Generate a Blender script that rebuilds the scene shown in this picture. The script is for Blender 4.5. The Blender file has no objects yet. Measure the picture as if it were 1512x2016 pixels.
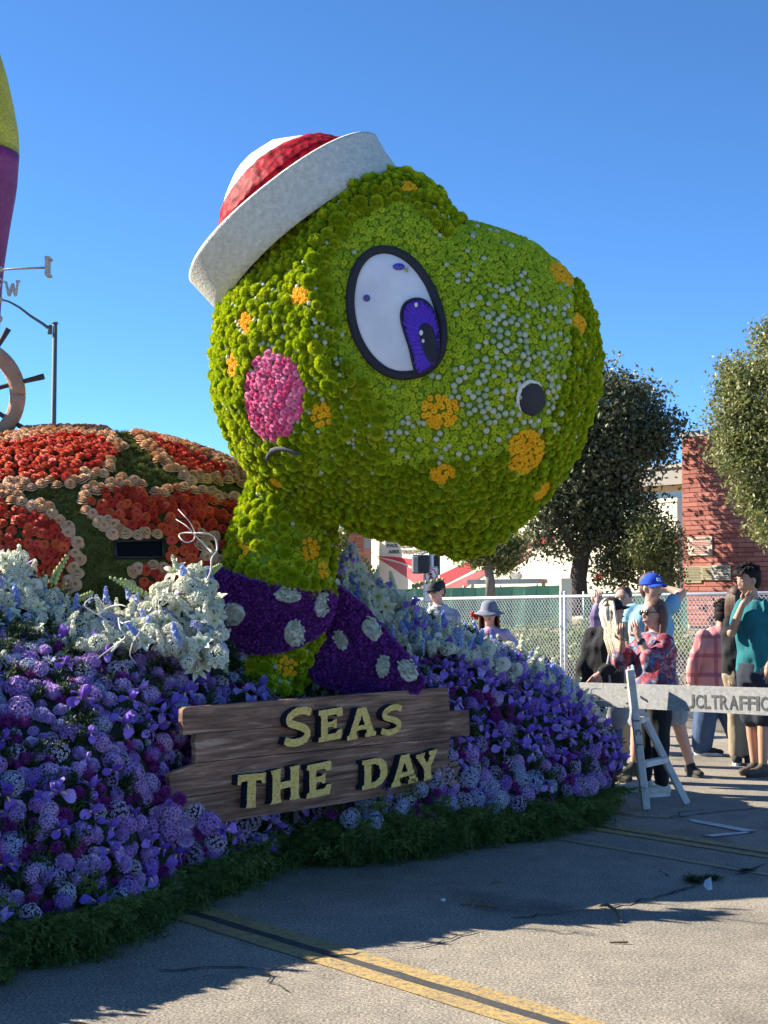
import bpy, bmesh, math, random
import numpy as np
from mathutils import Vector, Matrix, Quaternion, noise as mnoise
random.seed(7); np.random.seed(7)
R = math.radians
scene = bpy.context.scene
COL = scene.collection

# ---------------------------------------------------------------- camera
F = 2797.0; PITCH = math.atan(164.0 / F); CAM_H = 1.55
cam_data = bpy.data.cameras.new("camera"); cam = bpy.data.objects.new("camera", cam_data); COL.objects.link(cam)
cam.location = (0, 0, CAM_H); cam.rotation_euler = (R(90) + PITCH, 0, 0)
cam_data.sensor_fit = 'VERTICAL'; cam_data.sensor_height = 36.0; cam_data.lens = F / 2016 * 36.0
cam_data.clip_start = 0.1; cam_data.clip_end = 3000
scene.camera = cam

# ---------------------------------------------------------------- light
SUN_EL = R(31); SUN_ALPHA = R(18)      # the sun stands to the left and a little beyond the float
SUN = Vector((-math.cos(SUN_ALPHA) * math.cos(SUN_EL), math.sin(SUN_ALPHA) * math.cos(SUN_EL), math.sin(SUN_EL)))
world = bpy.data.worlds.new("World"); scene.world = world; world.use_nodes = True
wn = world.node_tree.nodes; wl = world.node_tree.links; wn.clear()
sky = wn.new('ShaderNodeTexSky'); sky.sky_type = 'NISHITA'; sky.sun_disc = False
sky.sun_elevation = SUN_EL; sky.sun_rotation = math.atan2(SUN.x, SUN.y)
sky.altitude = 2000; sky.air_density = 0.62; sky.dust_density = 0.0; sky.ozone_density = 3.6
bg = wn.new('ShaderNodeBackground'); bg.inputs['Strength'].default_value = 0.087
wo = wn.new('ShaderNodeOutputWorld')
hsv = wn.new('ShaderNodeHueSaturation'); hsv.inputs['Saturation'].default_value = 1.08
tint = wn.new('ShaderNodeMix'); tint.data_type = 'RGBA'; tint.blend_type = 'MULTIPLY'; tint.inputs[0].default_value = 1; tint.inputs[7].default_value = (.68, .87, .94, 1)
wl.new(sky.outputs[0], hsv.inputs['Color']); wl.new(hsv.outputs[0], tint.inputs[6]); wl.new(tint.outputs[2], bg.inputs[0]); wl.new(bg.outputs[0], wo.inputs[0])
sd = bpy.data.lights.new("sun", 'SUN'); sun = bpy.data.objects.new("sun", sd); COL.objects.link(sun)
sd.energy = 4.3; sd.angle = R(0.53); sd.color = (1.0, 0.91, 0.76)
sun.rotation_euler = SUN.to_track_quat('Z', 'Y').to_euler()
scene.view_settings.view_transform = 'Standard'; scene.view_settings.look = 'None'
scene.view_settings.exposure = 1.82; scene.view_settings.gamma = 1.0; scene.view_settings.use_curve_mapping = False
scene.cycles.max_bounces = 8; scene.cycles.diffuse_bounces = 4; scene.cycles.transparent_max_bounces = 8
try: scene.cycles.use_denoising = True
except Exception: pass

# ---------------------------------------------------------------- helpers
_s, _c = math.sin(PITCH), math.cos(PITCH)
def ray(px, py):
    a = (px - 756) / F; b = (1008 - py) / F
    return Vector((a, _c - b * _s, _s + b * _c))
def P(px, py, Y):
    d = ray(px, py); k = Y / d.y
    return Vector((d.x * k, Y, CAM_H + d.z * k))
def G(px, py, z=0.0):
    d = ray(px, py); k = (z - CAM_H) / d.z
    return Vector((d.x * k, d.y * k, z))
def proj(p):
    v = Vector(p) - Vector((0, 0, CAM_H))
    f = v.y * _c + v.z * _s; u = -v.y * _s + v.z * _c
    return 756 + F * v.x / f, 1008 - F * u / f, f

def tag(o, label=None, cat=None, group=None, kind=None):
    if label: o['label'] = label
    if cat: o['category'] = cat
    if group: o['group'] = group
    if kind: o['kind'] = kind
    return o
def empty(name, loc=(0, 0, 0), rz=0, parent=None):
    o = bpy.data.objects.new(name, None); COL.objects.link(o); o.empty_display_size = .1
    o.location = loc; o.rotation_euler = (0, 0, rz)
    if parent: o.parent = parent
    return o
def mkmesh(name, V, Fc, mats=(), smooth=False, mi=None, attrs=None):
    me = bpy.data.meshes.new(name)
    me.from_pydata([tuple(v) for v in V], [], [tuple(f) for f in Fc])
    for m in (mats if isinstance(mats, (list, tuple)) else [mats]): me.materials.append(m)
    if smooth: me.polygons.foreach_set('use_smooth', [True] * len(me.polygons))
    if mi is not None: me.polygons.foreach_set('material_index', list(mi))
    if attrs:
        for k, v in attrs.items():
            a = me.attributes.new(k, 'FLOAT', 'POINT'); a.data.foreach_set('value', np.asarray(v, dtype=np.float32))
    me.update(); return me
def mkobj(name, me, parent=None, loc=None):
    """world-space mesh data; parented things keep the data in place"""
    o = bpy.data.objects.new(name, me); COL.objects.link(o)
    if parent is not None:
        o.parent = parent
        o.matrix_parent_inverse = world_m(parent).inverted()
    if loc is not None: o.location = loc
    return o
def world_m(o):
    m = o.matrix_parent_inverse @ o.matrix_basis if o.parent else o.matrix_basis.copy()
    return world_m(o.parent) @ m if o.parent else m

class MB:
    """collects shapes into one mesh"""
    def __init__(s): s.V = []; s.F = []; s.M = []; s.T = []
    def add(s, V, Fc, mi=0, t=None):
        b = len(s.V); s.V += [tuple(v) for v in V]
        s.F += [tuple(i + b for i in f) for f in Fc]; s.M += [mi] * len(Fc)
        s.T += list(t) if t is not None else [0.5] * len(V)
    def box(s, c, d, rot=None, mi=0):
        V = [Vector((x * d[0] / 2, y * d[1] / 2, z * d[2] / 2)) for x in (-1, 1) for y in (-1, 1) for z in (-1, 1)]
        if rot is not None: V = [rot @ v for v in V]
        c = Vector(c); V = [v + c for v in V]
        s.add(V, [(0, 1, 3, 2), (4, 6, 7, 5), (0, 4, 5, 1), (2, 3, 7, 6), (0, 2, 6, 4), (1, 5, 7, 3)], mi)
    def bar(s, a, b, w, h=None, up=(0, 0, 1), mi=0):
        a = Vector(a); b = Vector(b); h = h or w; z = (b - a)
        L = z.length; z.normalize(); up = Vector(up)
        if abs(z.dot(up)) > .98: up = Vector((1, 0, 0))
        x = up.cross(z).normalized(); y = z.cross(x)
        m = Matrix((x, y, z)).transposed()
        s.box((a + b) / 2, (w, h, L), m, mi)
    def tube(s, pts, rad, n=8, mi=0, cap=True, flat=1.0, up=(0, 0, 1)):
        pts = [Vector(p) for p in pts]
        rad = rad if isinstance(rad, (list, tuple)) else [rad] * len(pts)
        V = []; prev = None
        for i, p in enumerate(pts):
            t = (pts[min(i + 1, len(pts) - 1)] - pts[max(i - 1, 0)])
            if t.length < 1e-9: t = Vector((0, 0, 1))
            t.normalize()
            if prev is None:
                u = Vector(up)
                if abs(u.dot(t)) > .95: u = Vector((1, 0, 0))
                x = (u - t * u.dot(t)).normalized()
            else:
                x = (prev - t * prev.dot(t))
                x = x.normalized() if x.length > 1e-6 else prev
            prev = x; y = t.cross(x)
            r = rad[i]; rx, ry = r if isinstance(r, (tuple, list)) else (r, r * flat)
            for k in range(n):
                a = 2 * math.pi * k / n
                V.append(p + x * (rx * math.cos(a)) + y * (ry * math.sin(a)))
        Fc = []
        for i in range(len(pts) - 1):
            for k in range(n):
                k2 = (k + 1) % n
                Fc.append((i * n + k, i * n + k2, (i + 1) * n + k2, (i + 1) * n + k))
        if cap:
            Fc.append(tuple(range(n - 1, -1, -1))); Fc.append(tuple((len(pts) - 1) * n + k for k in range(n)))
        s.add(V, Fc, mi)
    def ellipsoid(s, c, r, seg=12, rings=8, rot=None, mi=0):
        c = Vector(c); V = []; Fc = []
        V.append(Vector((0, 0, r[2])))
        for i in range(1, rings):
            ph = math.pi * i / rings
            for k in range(seg):
                a = 2 * math.pi * k / seg
                V.append(Vector((r[0] * math.sin(ph) * math.cos(a), r[1] * math.sin(ph) * math.sin(a), r[2] * math.cos(ph))))
        V.append(Vector((0, 0, -r[2])))
        for k in range(seg): Fc.append((0, 1 + k, 1 + (k + 1) % seg))
        for i in range(rings - 2):
            for k in range(seg):
                a = 1 + i * seg + k; b = 1 + i * seg + (k + 1) % seg
                Fc.append((a, a + seg, b + seg, b))
        e = len(V) - 1
        for k in range(seg): Fc.append((e, 1 + (rings - 2) * seg + (k + 1) % seg, 1 + (rings - 2) * seg + k))
        if rot is not None: V = [rot @ v for v in V]
        s.add([v + c for v in V], Fc, mi)
    def mesh(s, name, mats, smooth=False, tips=False):
        return mkmesh(name, s.V, s.F, mats, smooth, s.M, {'tip': s.T} if tips else None)
    def build(s, name, mats, parent=None, smooth=False, tips=False):
        return mkobj(name, s.mesh(name, mats, smooth, tips), parent)

def bevel(o, w=0.004, seg=1):
    m = o.modifiers.new('bevel', 'BEVEL'); m.width = w; m.segments = seg; m.limit_method = 'ANGLE'; m.angle_limit = R(40); return o

# ---------------------------------------------------------------- materials
def new_mat(name):
    m = bpy.data.materials.new(name); m.use_nodes = True
    nt = m.node_tree; nt.nodes.clear()
    out = nt.nodes.new('ShaderNodeOutputMaterial'); b = nt.nodes.new('ShaderNodeBsdfPrincipled')
    nt.links.new(b.outputs[0], out.inputs[0]); return m, nt, b, out
def ramp(nt, stops, interp='LINEAR'):
    r = nt.nodes.new('ShaderNodeValToRGB'); r.color_ramp.interpolation = interp
    e = r.color_ramp.elements
    while len(e) > 1: e.remove(e[-1])
    e[0].position = stops[0][0]; e[0].color = (*stops[0][1], 1)
    for p, c in stops[1:]:
        x = e.new(p); x.color = (*c, 1)
    return r
def noise_tex(nt, scale, detail=4, rough=.6, coord='Object', vec_scale=None):
    tc = nt.nodes.new('ShaderNodeTexCoord'); n = nt.nodes.new('ShaderNodeTexNoise')
    n.inputs['Scale'].default_value = scale; n.inputs['Detail'].default_value = detail; n.inputs['Roughness'].default_value = rough
    if vec_scale:
        mp = nt.nodes.new('ShaderNodeMapping'); mp.inputs['Scale'].default_value = vec_scale
        nt.links.new(tc.outputs[coord], mp.inputs[0]); nt.links.new(mp.outputs[0], n.inputs['Vector'])
    else: nt.links.new(tc.outputs[coord], n.inputs['Vector'])
    return n
def mix_rgb(nt, fac, a, b, mode='MIX'):
    m = nt.nodes.new('ShaderNodeMix'); m.data_type = 'RGBA'; m.blend_type = mode
    for inp, v in ((m.inputs[0], fac), (m.inputs[6], a), (m.inputs[7], b)):
        if hasattr(v, 'links') or isinstance(v, bpy.types.NodeSocket): nt.links.new(v, inp)
        elif isinstance(v, (int, float)): inp.default_value = v
        else: inp.default_value = (*v, 1)
    return m.outputs[2]
def plain(name, c1, c2=None, scale=8, rough=.7, bump=0.0, bscale=None, metal=0, spec=.4, vec_scale=None, detail=5, emit=None, bdist=.01):
    m, nt, b, out = new_mat(name)
    b.inputs['Roughness'].default_value = rough; b.inputs['Metallic'].default_value = metal
    b.inputs['Specular IOR Level'].default_value = spec
    n = noise_tex(nt, scale, detail, .6, vec_scale=vec_scale)
    if c2 is None: c2 = tuple(x * .75 for x in c1)
    r = ramp(nt, [(.3, c2), (.7, c1)]); nt.links.new(n.outputs[0], r.inputs[0]); nt.links.new(r.outputs[0], b.inputs['Base Color'])
    if bump:
        bn = noise_tex(nt, bscale or scale * 4, 4, .6, vec_scale=vec_scale)
        bp = nt.nodes.new('ShaderNodeBump'); bp.inputs['Strength'].default_value = bump; bp.inputs['Distance'].default_value = bdist
        nt.links.new(bn.outputs[0], bp.inputs['Height']); nt.links.new(bp.outputs[0], b.inputs['Normal'])
    return m
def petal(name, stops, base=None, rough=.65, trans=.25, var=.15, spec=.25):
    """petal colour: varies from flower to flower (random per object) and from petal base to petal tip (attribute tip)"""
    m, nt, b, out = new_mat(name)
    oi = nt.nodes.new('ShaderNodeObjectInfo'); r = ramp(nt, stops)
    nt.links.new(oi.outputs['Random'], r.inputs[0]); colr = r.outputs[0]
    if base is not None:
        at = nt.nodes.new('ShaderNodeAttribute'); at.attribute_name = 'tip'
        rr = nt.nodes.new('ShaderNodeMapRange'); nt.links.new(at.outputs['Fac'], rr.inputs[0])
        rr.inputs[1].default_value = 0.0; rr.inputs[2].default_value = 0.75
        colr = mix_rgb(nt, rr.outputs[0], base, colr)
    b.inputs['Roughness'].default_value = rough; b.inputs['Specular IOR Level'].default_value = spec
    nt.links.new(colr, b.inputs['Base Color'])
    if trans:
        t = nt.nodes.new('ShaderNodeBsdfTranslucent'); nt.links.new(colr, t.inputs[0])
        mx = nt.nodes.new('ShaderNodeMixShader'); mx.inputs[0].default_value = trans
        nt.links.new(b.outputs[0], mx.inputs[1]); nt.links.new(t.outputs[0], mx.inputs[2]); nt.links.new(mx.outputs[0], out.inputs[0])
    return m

# ---------------------------------------------------------------- flower prototypes (unit radius, facing +Z)
def strip(mb, root, d, nrm, L, W, segs=3, curl=0.0, cup=0.0, shape=(0.5, 1.0, 0.75, 0.1), mi=0, t0=0.0, t1=1.0, wav=0.0):
    """one petal or leaf blade: starts at root, runs along d, curls towards nrm"""
    d = Vector(d).normalized(); nrm = Vector(nrm); nrm = (nrm - d * nrm.dot(d)).normalized(); side = d.cross(nrm)
    V = []; T = []
    p = Vector(root); dd = d.copy(); nn = nrm.copy(); st = L / segs
    for i in range(segs + 1):
        f = i / segs; k = f * (len(shape) - 1); j = min(int(k), len(shape) - 2); w = W * (shape[j] + (shape[j + 1] - shape[j]) * (k - j)) / 2
        c = cup * w; wv = wav * w * math.sin(f * 9 + L * 50)
        V += [p - side * w + nn * (c + wv), p, p + side * w + nn * (c - wv)]
        T += [t0 + (t1 - t0) * f] * 3
        a = curl / segs; dn = dd * math.cos(a) + nn * math.sin(a); nn = nn * math.cos(a) - dd * math.sin(a); dd = dn
        p = p + dd * st
    Fc = []
    for i in range(segs):
        b = i * 3; Fc += [(b, b + 1, b + 4, b + 3), (b + 1, b + 2, b + 5, b + 4)]
    mb.add(V, Fc, mi, T)
def fib(n, zmin=0.0):
    out = []; ga = math.pi * (3 - math.sqrt(5))
    for i in range(n):
        z = 1 - (1 - zmin) * (i + .5) / n; r = math.sqrt(max(0, 1 - z * z)); a = i * ga
        out.append(Vector((r * math.cos(a), r * math.sin(a), z)))
    return out
def flower_pompom(name, mat, n=64, flat=.85, zmin=-.1, lw=.34, ll=.42, core=.68, jit=.12, segs=2, curl=.7, seed=1):
    rnd = random.Random(seed); mb = MB()
    mb.ellipsoid((0, 0, 0), (core, core, core * flat), 8, 5); mb.T = [0.0] * len(mb.V)
    for v in fib(n, zmin):
        v = (v + Vector((rnd.uniform(-1, 1), rnd.uniform(-1, 1), rnd.uniform(-1, 1))) * jit).normalized()
        up = Vector((0, 0, 1)); tang = up - v * up.dot(v)
        if tang.length < .05: tang = Vector((rnd.random(), rnd.random(), 0))
        root = Vector((v.x, v.y, v.z * flat)) * core * .93
        strip(mb, root, v - tang.normalized() * .35, tang, ll * rnd.uniform(.85, 1.1), lw, segs, curl=curl, cup=.5, shape=(.6, 1, .35), t0=.1)
    return mb.mesh(name, mat, True, tips=True)
def flower_button(name, mat, n=12, seed=1):
    """small tight button chrysanthemum with a dimpled centre"""
    prof = [(0, .56, .25), (.2, .60, .3), (.34, .68, .55), (.55, .72, .8), (.78, .58, .9), (.95, .25, 1), (.9, -.1, .6)]
    V = [(0, 0, prof[0][1])]; T = [0]; n2 = n * 2
    for j, (r, z, t) in enumerate(prof[1:]):
        for k in range(n2):
            a = 2 * math.pi * (k + (j % 2)) / n2; q = 1.0 if k % 2 else .88
            V.append((r * q * math.cos(a), r * q * math.sin(a), z * (1 if k % 2 else .9))); T.append(t)
    Fc = [(0, 1 + k, 1 + (k + 1) % n2) for k in range(n2)]
    for j in range(len(prof) - 2):
        for k in range(n2):
            a = 1 + j * n2 + k; b = 1 + j * n2 + (k + 1) % n2
            Fc.append((a, a + n2, b + n2, b))
    return mkmesh(name, V, Fc, mat, False, None, {'tip': T})
def flower_bud(name, mat):
    """closed round bud with folded petals"""
    mb = MB(); seg = 10; V = []; Fc = []; T = []
    prof = [(.12, .78), (.5, .7), (.82, .42), (.95, 0), (.7, -.4)]
    V.append((0, 0, .7)); T.append(.3)
    for j, (r, z) in enumerate(prof):
        for k in range(seg):
            a = 2 * math.pi * k / seg + j * .25; q = 1 + .07 * math.sin(3 * a)
            V.append((r * q * math.cos(a), r * q * math.sin(a), z)); T.append(.4 + .6 * (k % 2))
    Fc = [(0, 1 + k, 1 + (k + 1) % seg) for k in range(seg)]
    for j in range(len(prof) - 1):
        for k in range(seg):
            a = 1 + j * seg + k; b = 1 + j * seg + (k + 1) % seg; Fc.append((a, a + seg, b + seg, b))
    return mkmesh(name, V, Fc, mat, True, None, {'tip': T})
def flower_rose(name, mat, seed=1, open_=1.0):
    """open rose: rings of overlapping cupped petals, lips flaring outwards from a tight heart"""
    rnd = random.Random(seed); mb = MB()
    rings = [(2, .05, .12, .25, .92, 0), (3, .10, .26, .20, .90, .03), (3, .18, .42, .16, .80, .08), (4, .26, .58, .10, .66, .12), (5, .34, .76, .0, .44, .14), (5, .42, .90, -.15, .16, .18)]
    for ri, (n, rb, rl, zb, zl, fl) in enumerate(rings):
        a0 = rnd.uniform(0, 6.28)
        for k in range(n):
            a = a0 + 2 * math.pi * k / n + rnd.uniform(-.1, .1); half = math.pi / n * (1.35 if ri else 1.5); W = 4; S = 3; V = []; T = []
            zj = rnd.uniform(-.04, .04); rj = rnd.uniform(.94, 1.06)
            for i in range(S + 1):
                f = i / S
                for j in range(W + 1):
                    g = (j / W - .5) * 2; aa = a + g * half * (.75 + .25 * f) ; sp = .045 * g
                    r = (rb + (rl - rb) * f ** 1.3) * rj + sp; z = zb + (zl - zb) * math.sin(f * math.pi * .56) + zj * f - .10 * g * g * f * f
                    if i == S: r += fl * .5 * (1 - g * g); z -= fl * .35
                    V.append((r * math.cos(aa) * open_, r * math.sin(aa) * open_, z)); T.append(f)
            Fc = [(i * (W + 1) + j, i * (W + 1) + j + 1, (i + 1) * (W + 1) + j + 1, (i + 1) * (W + 1) + j) for i in range(S) for j in range(W)]
            mb.add(V, Fc, 0, T)
    return mb.mesh(name, mat, False, tips=True)
def flower_iris(name, mats, seed=1):
    """three drooping falls with a yellow flash, three upright standards"""
    rnd = random.Random(seed); mb = MB()
    for k in range(3):
        a = 2 * math.pi * k / 3 + rnd.uniform(-.2, .2); o = Vector((math.cos(a), math.sin(a), 0)); up = Vector((0, 0, 1))
        strip(mb, o * .05 + up * .25, o + up * .75, -o + up * .2, .95, .52, 5, curl=-1.9, cup=.15, shape=(.25, .45, .95, 1.25, 1.05, .35), wav=.25)
        strip(mb, o * .18 + up * .40, o + up * .5, -o * .3 + up, .30, .12, 2, curl=-.8, shape=(.5, 1, .2), mi=1)
        a2 = a + math.pi / 3; o2 = Vector((math.cos(a2), math.sin(a2), 0))
        strip(mb, o2 * .04 + up * .25, up + o2 * .55, -o2, .85, .34, 4, curl=.45, cup=.4, shape=(.4, 1.0, 1.4, 1.0, .15), wav=.2)
        strip(mb, o * .04 + up * .3, o * .8 + up * .8, up, .42, .2, 2, curl=.3, shape=(.6, 1, .7))
    mb.tube([(0, 0, -.5), (0, 0, .3)], .05, 5, mi=2)
    return mb.mesh(name, mats, True, tips=True)
def flower_cluster(name, mats, n=60, flat=.8, fl=.2, zmin=-.25, petals=4, seed=1, core=.72, stemmed=False):
    """ball of small florets (hydrangea, allium, statice)"""
    rnd = random.Random(seed); mb = MB()
    mb.ellipsoid((0, 0, -.05), (core, core, core * flat), 8, 5, mi=1); mb.T = [0.0] * len(mb.V)
    for v in fib(n, zmin):
        v = (v + Vector((rnd.uniform(-1, 1), rnd.uniform(-1, 1), rnd.uniform(-1, 1))) * .1).normalized()
        c = Vector((v.x, v.y, v.z * flat)) * rnd.uniform(.82, 1.02)
        x = v.orthogonal().normalized(); y = v.cross(x); a0 = rnd.uniform(0, 6.28)
        for k in range(petals):
            a = a0 + 2 * math.pi * k / petals; d = x * math.cos(a) + y * math.sin(a); s2 = x * -math.sin(a) + y * math.cos(a)
            L = fl * rnd.uniform(.8, 1.15)
            mb.add([c - v * .03, c + d * L * .6 + s2 * L * .42 + v * .05, c + d * L + v * .03, c + d * L * .6 - s2 * L * .42 + v * .05],
                   [(0, 1, 2, 3)], 0, [0.0, .7, 1.0, .7])
        if stemmed: mb.tube([v * .3, c - v * .03], .012, 3, mi=1, cap=False)
    return mb.mesh(name, mats, False, tips=True)
def flower_star(name, mats, n=6, L=.95, W=.42, layers=2, curl=-.6, el=.5, seed=1, centre=True):
    """lily, orchid, daisy: pointed petals round a small centre"""
    rnd = random.Random(seed); mb = MB()
    for l in range(layers):
        for k in range(n):
            a = 2 * math.pi * (k + .5 * l) / n + rnd.uniform(-.1, .1); o = Vector((math.cos(a), math.sin(a), 0)); e = el + .3 * l + rnd.uniform(-.12, .12)
            strip(mb, o * .04 + Vector((0, 0, .02 * l)), o * math.cos(e) + Vector((0, 0, math.sin(e))), Vector((0, 0, 1)), L * (1 - .15 * l), W, 4, curl=curl, cup=.35, shape=(.3, .85, 1, .7, .08), wav=.1)
    if centre: mb.ellipsoid((0, 0, .12), (.14, .14, .12), 6, 4, mi=1)
    return mb.mesh(name, mats, True, tips=True)
def flower_spike(name, mats, n=22, L=2.2, fl=.26, seed=1, petals=5):
    """stem set all round with open florets (delphinium, stock, snapdragon), from z=0 up to z=L"""
    rnd = random.Random(seed); mb = MB()
    mb.tube([(0, 0, -.4), (0, 0, L * .5), (.03, 0, L)], [.04, .03, .012], 5, mi=1); 
    for i in range(n):
        f = (i + .5) / n; a = i * 2.4 + rnd.uniform(-.3, .3); z = L * (.08 + .9 * f); r = .16 * (1 - .6 * f) + .04
        v = Vector((math.cos(a), math.sin(a), .35 + .6 * f)).normalized(); c = Vector((0, 0, z)) + v * r; s = fl * (1.15 - .75 * f)
        x = v.orthogonal().normalized(); y = v.cross(x)
        for k in range(petals):
            b = 2 * math.pi * k / petals + i; d = x * math.cos(b) + y * math.sin(b)
            strip(mb, c, d + v * .5, v, s, s * .8, 2, curl=-.5, cup=.3, shape=(.4, 1, .5))
    return mb.mesh(name, mats, True, tips=True)
def leaf_tuft(name, mat, n=46, L=1.0, W=.035, spread=.55, curl=-.7, seed=1, feather=5):
    """feathery foliage tuft: stems carrying short side needles"""
    rnd = random.Random(seed); mb = MB()
    for i in range(n):
        a = rnd.uniform(0, 6.28); sp = rnd.uniform(0, spread)
        d = Vector((math.cos(a) * sp, math.sin(a) * sp, 1)).normalized(); l = L * rnd.uniform(.5, 1)
        strip(mb, (0, 0, 0), d, Vector((math.cos(a), math.sin(a), 0)) + Vector((.01, .02, .03)), l, W, 2, curl=curl * rnd.uniform(.2, 1) * -1, shape=(1, .8, .2))
        for j in range(feather):
            f = rnd.uniform(.25, 1.0); p = d * l * f; q = Vector((rnd.uniform(-1, 1), rnd.uniform(-1, 1), rnd.uniform(-.2, 1))).normalized()
            strip(mb, p, q + d * .5, Vector((rnd.random(), rnd.random(), rnd.random())), l * .22, W * 1.1, 1, shape=(1, .15))
    return mb.mesh(name, mat, False, tips=True)

def plume(name, mat, seed=1, nb=30):
    """one drooping feathery frond: curved stem, side twigs getting shorter, each set with needles"""
    rnd = random.Random(seed); mb = MB(); pts = []; p = Vector((0, 0, 0)); d = Vector((0, .1, 1))
    for i in range(9): pts.append(p.copy()); p = p + d.normalized() * .125; d += Vector((.03, .16, -.02))
    mb.tube(pts, [.014, .013, .012, .011, .010, .009, .008, .006, .003], 3, cap=False)
    for i in range(nb):
        f = .08 + .9 * i / nb; k = f * 8; j = min(int(k), 7); q = pts[j].lerp(pts[j + 1], k - j); a = rnd.uniform(0, 6.28)
        v = Vector((math.cos(a), math.sin(a) * .7, .55)).normalized(); L = (.30 * (1 - f) + .09) * rnd.uniform(.7, 1.2)
        strip(mb, q, v, Vector((0, .3, 1)), L, .016, 1, shape=(1, .3))
        for m_ in range(6):
            g = .25 + .75 * m_ / 6; w = (v + Vector((rnd.gauss(0, .7), rnd.gauss(0, .7), rnd.gauss(0, .6)))).normalized()
            strip(mb, q + v * L * g, w, Vector((rnd.random(), rnd.random(), rnd.random())), .085 * rnd.uniform(.6, 1.2), .022, 1, shape=(1, .3))
    return mb.mesh(name, mat, False, tips=True)
# ---------------------------------------------------------------- scattering
def rot_from(n, spin=None, tilt=0.0):
    n = Vector(n).normalized()
    if tilt: n = (n + Vector((random.gauss(0, 1), random.gauss(0, 1), random.gauss(0, 1))) * tilt).normalized()
    q = n.to_track_quat('Z', 'Y')
    return q @ Quaternion((0, 0, 1), random.uniform(0, 6.283) if spin is None else spin)
def instancer(name, proto, items, parent=None, kind='stuff'):
    """one object that draws the many small pieces too many to keep singly"""
    me = bpy.data.meshes.new(name); me.from_pydata([tuple(i[0]) for i in items], [], [])
    a = me.attributes.new('rot', 'FLOAT_VECTOR', 'POINT'); a.data.foreach_set('vector', np.array([tuple(i[1].to_euler()) for i in items], dtype=np.float32).ravel())
    s = me.attributes.new('scl', 'FLOAT', 'POINT'); s.data.foreach_set('value', np.array([i[2] for i in items], dtype=np.float32))
    o = mkobj(name, me, parent); o['kind'] = kind
    ng = bpy.data.node_groups.new(name, 'GeometryNodeTree')
    ng.interface.new_socket('Geometry', in_out='INPUT', socket_type='NodeSocketGeometry'); ng.interface.new_socket('Geometry', in_out='OUTPUT', socket_type='NodeSocketGeometry')
    N = ng.nodes; L = ng.links
    gi = N.new('NodeGroupInput'); go = N.new('NodeGroupOutput'); ip = N.new('GeometryNodeInstanceOnPoints'); oi = N.new('GeometryNodeObjectInfo')
    oi.inputs['Object'].default_value = proto; oi.transform_space = 'ORIGINAL'
    na = N.new('GeometryNodeInputNamedAttribute'); na.data_type = 'FLOAT_VECTOR'; na.inputs['Name'].default_value = 'rot'
    nb = N.new('GeometryNodeInputNamedAttribute'); nb.data_type = 'FLOAT'; nb.inputs['Name'].default_value = 'scl'
    er = N.new('FunctionNodeEulerToRotation')
    L.new(gi.outputs[0], ip.inputs['Points']); L.new(oi.outputs['Geometry'], ip.inputs['Instance'])
    L.new(na.outputs['Attribute'], er.inputs[0]); L.new(er.outputs[0], ip.inputs['Rotation']); L.new(nb.outputs['Attribute'], ip.inputs['Scale'])
    L.new(ip.outputs[0], go.inputs[0])
    m = o.modifiers.new('scatter', 'NODES'); m.node_group = ng
    return o
def flowers(name, me, items, parent, limit=300, mass=None, label=None, vis=None):
    """items: (pos, quat, scale). The ones that show largest become parts, the rest one mass"""
    sc = []
    for it in items:
        px, py, d = proj(it[0]); s = it[2] / max(d, .1)
        if not (-10 < px < 1522 and -10 < py < 2026): s *= .01
        if len(it) > 3: s *= it[3]
        sc.append(s)
    order = sorted(range(len(items)), key=lambda i: -sc[i])
    inv = world_m(parent).inverted(); first = None
    for i in order[:limit]:
        it = items[i]; o = bpy.data.objects.new(name, me); COL.objects.link(o); o.parent = parent; o.matrix_parent_inverse = inv
        o.matrix_basis = Matrix.LocRotScale(it[0], it[1], (it[2],) * 3)
        if first is None: first = o
        if label: o['label'] = label
    rest = [items[i] for i in order[limit:]]
    if rest: instancer(mass or name + '_mass', first, rest, parent)
    return first
def poisson(cands, rad, k=.9, start=None):
    """cands Nx3 in order, rad N -> indices kept so that no two overlap"""
    n = len(cands); A = np.empty((n, 3)); Rr = np.empty(n); m = 0; keep = []
    if start is not None and len(start[0]):
        m = len(start[0]); A = np.empty((n + m, 3)); Rr = np.empty(n + m); A[:m] = start[0]; Rr[:m] = start[1]
    for i in range(n):
        p = cands[i]; r = rad[i]
        if m:
            d = A[:m] - p; d2 = np.einsum('ij,ij->i', d, d)
            if (d2 < ((Rr[:m] + r) * k) ** 2).any(): continue
        A[m] = p; Rr[m] = r; m += 1; keep.append(i)
    return keep
def inpoly(x, y, poly):
    c = False; n = len(poly); j = n - 1
    for i in range(n):
        xi, yi = poly[i]; xj, yj = poly[j]
        if (yi > y) != (yj > y) and x < (xj - xi) * (y - yi) / (yj - yi) + xi: c = not c
        j = i
    return c
def polydist(x, y, poly, closed=True):
    best = 1e9; n = len(poly)
    for i in range(n if closed else n - 1):
        ax, ay = poly[i]; bx, by = poly[(i + 1) % n]
        dx, dy = bx - ax, by - ay; L = dx * dx + dy * dy
        t = max(0, min(1, ((x - ax) * dx + (y - ay) * dy) / L)) if L else 0
        best = min(best, math.hypot(x - ax - t * dx, y - ay - t * dy))
    return best
_shop = bpy.data.scenes.new('workshop')
def baked(o):
    """the object's finished mesh, worked out in a scene of its own"""
    _shop.collection.objects.link(o); vl = _shop.view_layers[0]; vl.update(); dg = vl.depsgraph
    me = bpy.data.meshes.new_from_object(o.evaluated_get(dg)); _shop.collection.objects.unlink(o); return me
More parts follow.
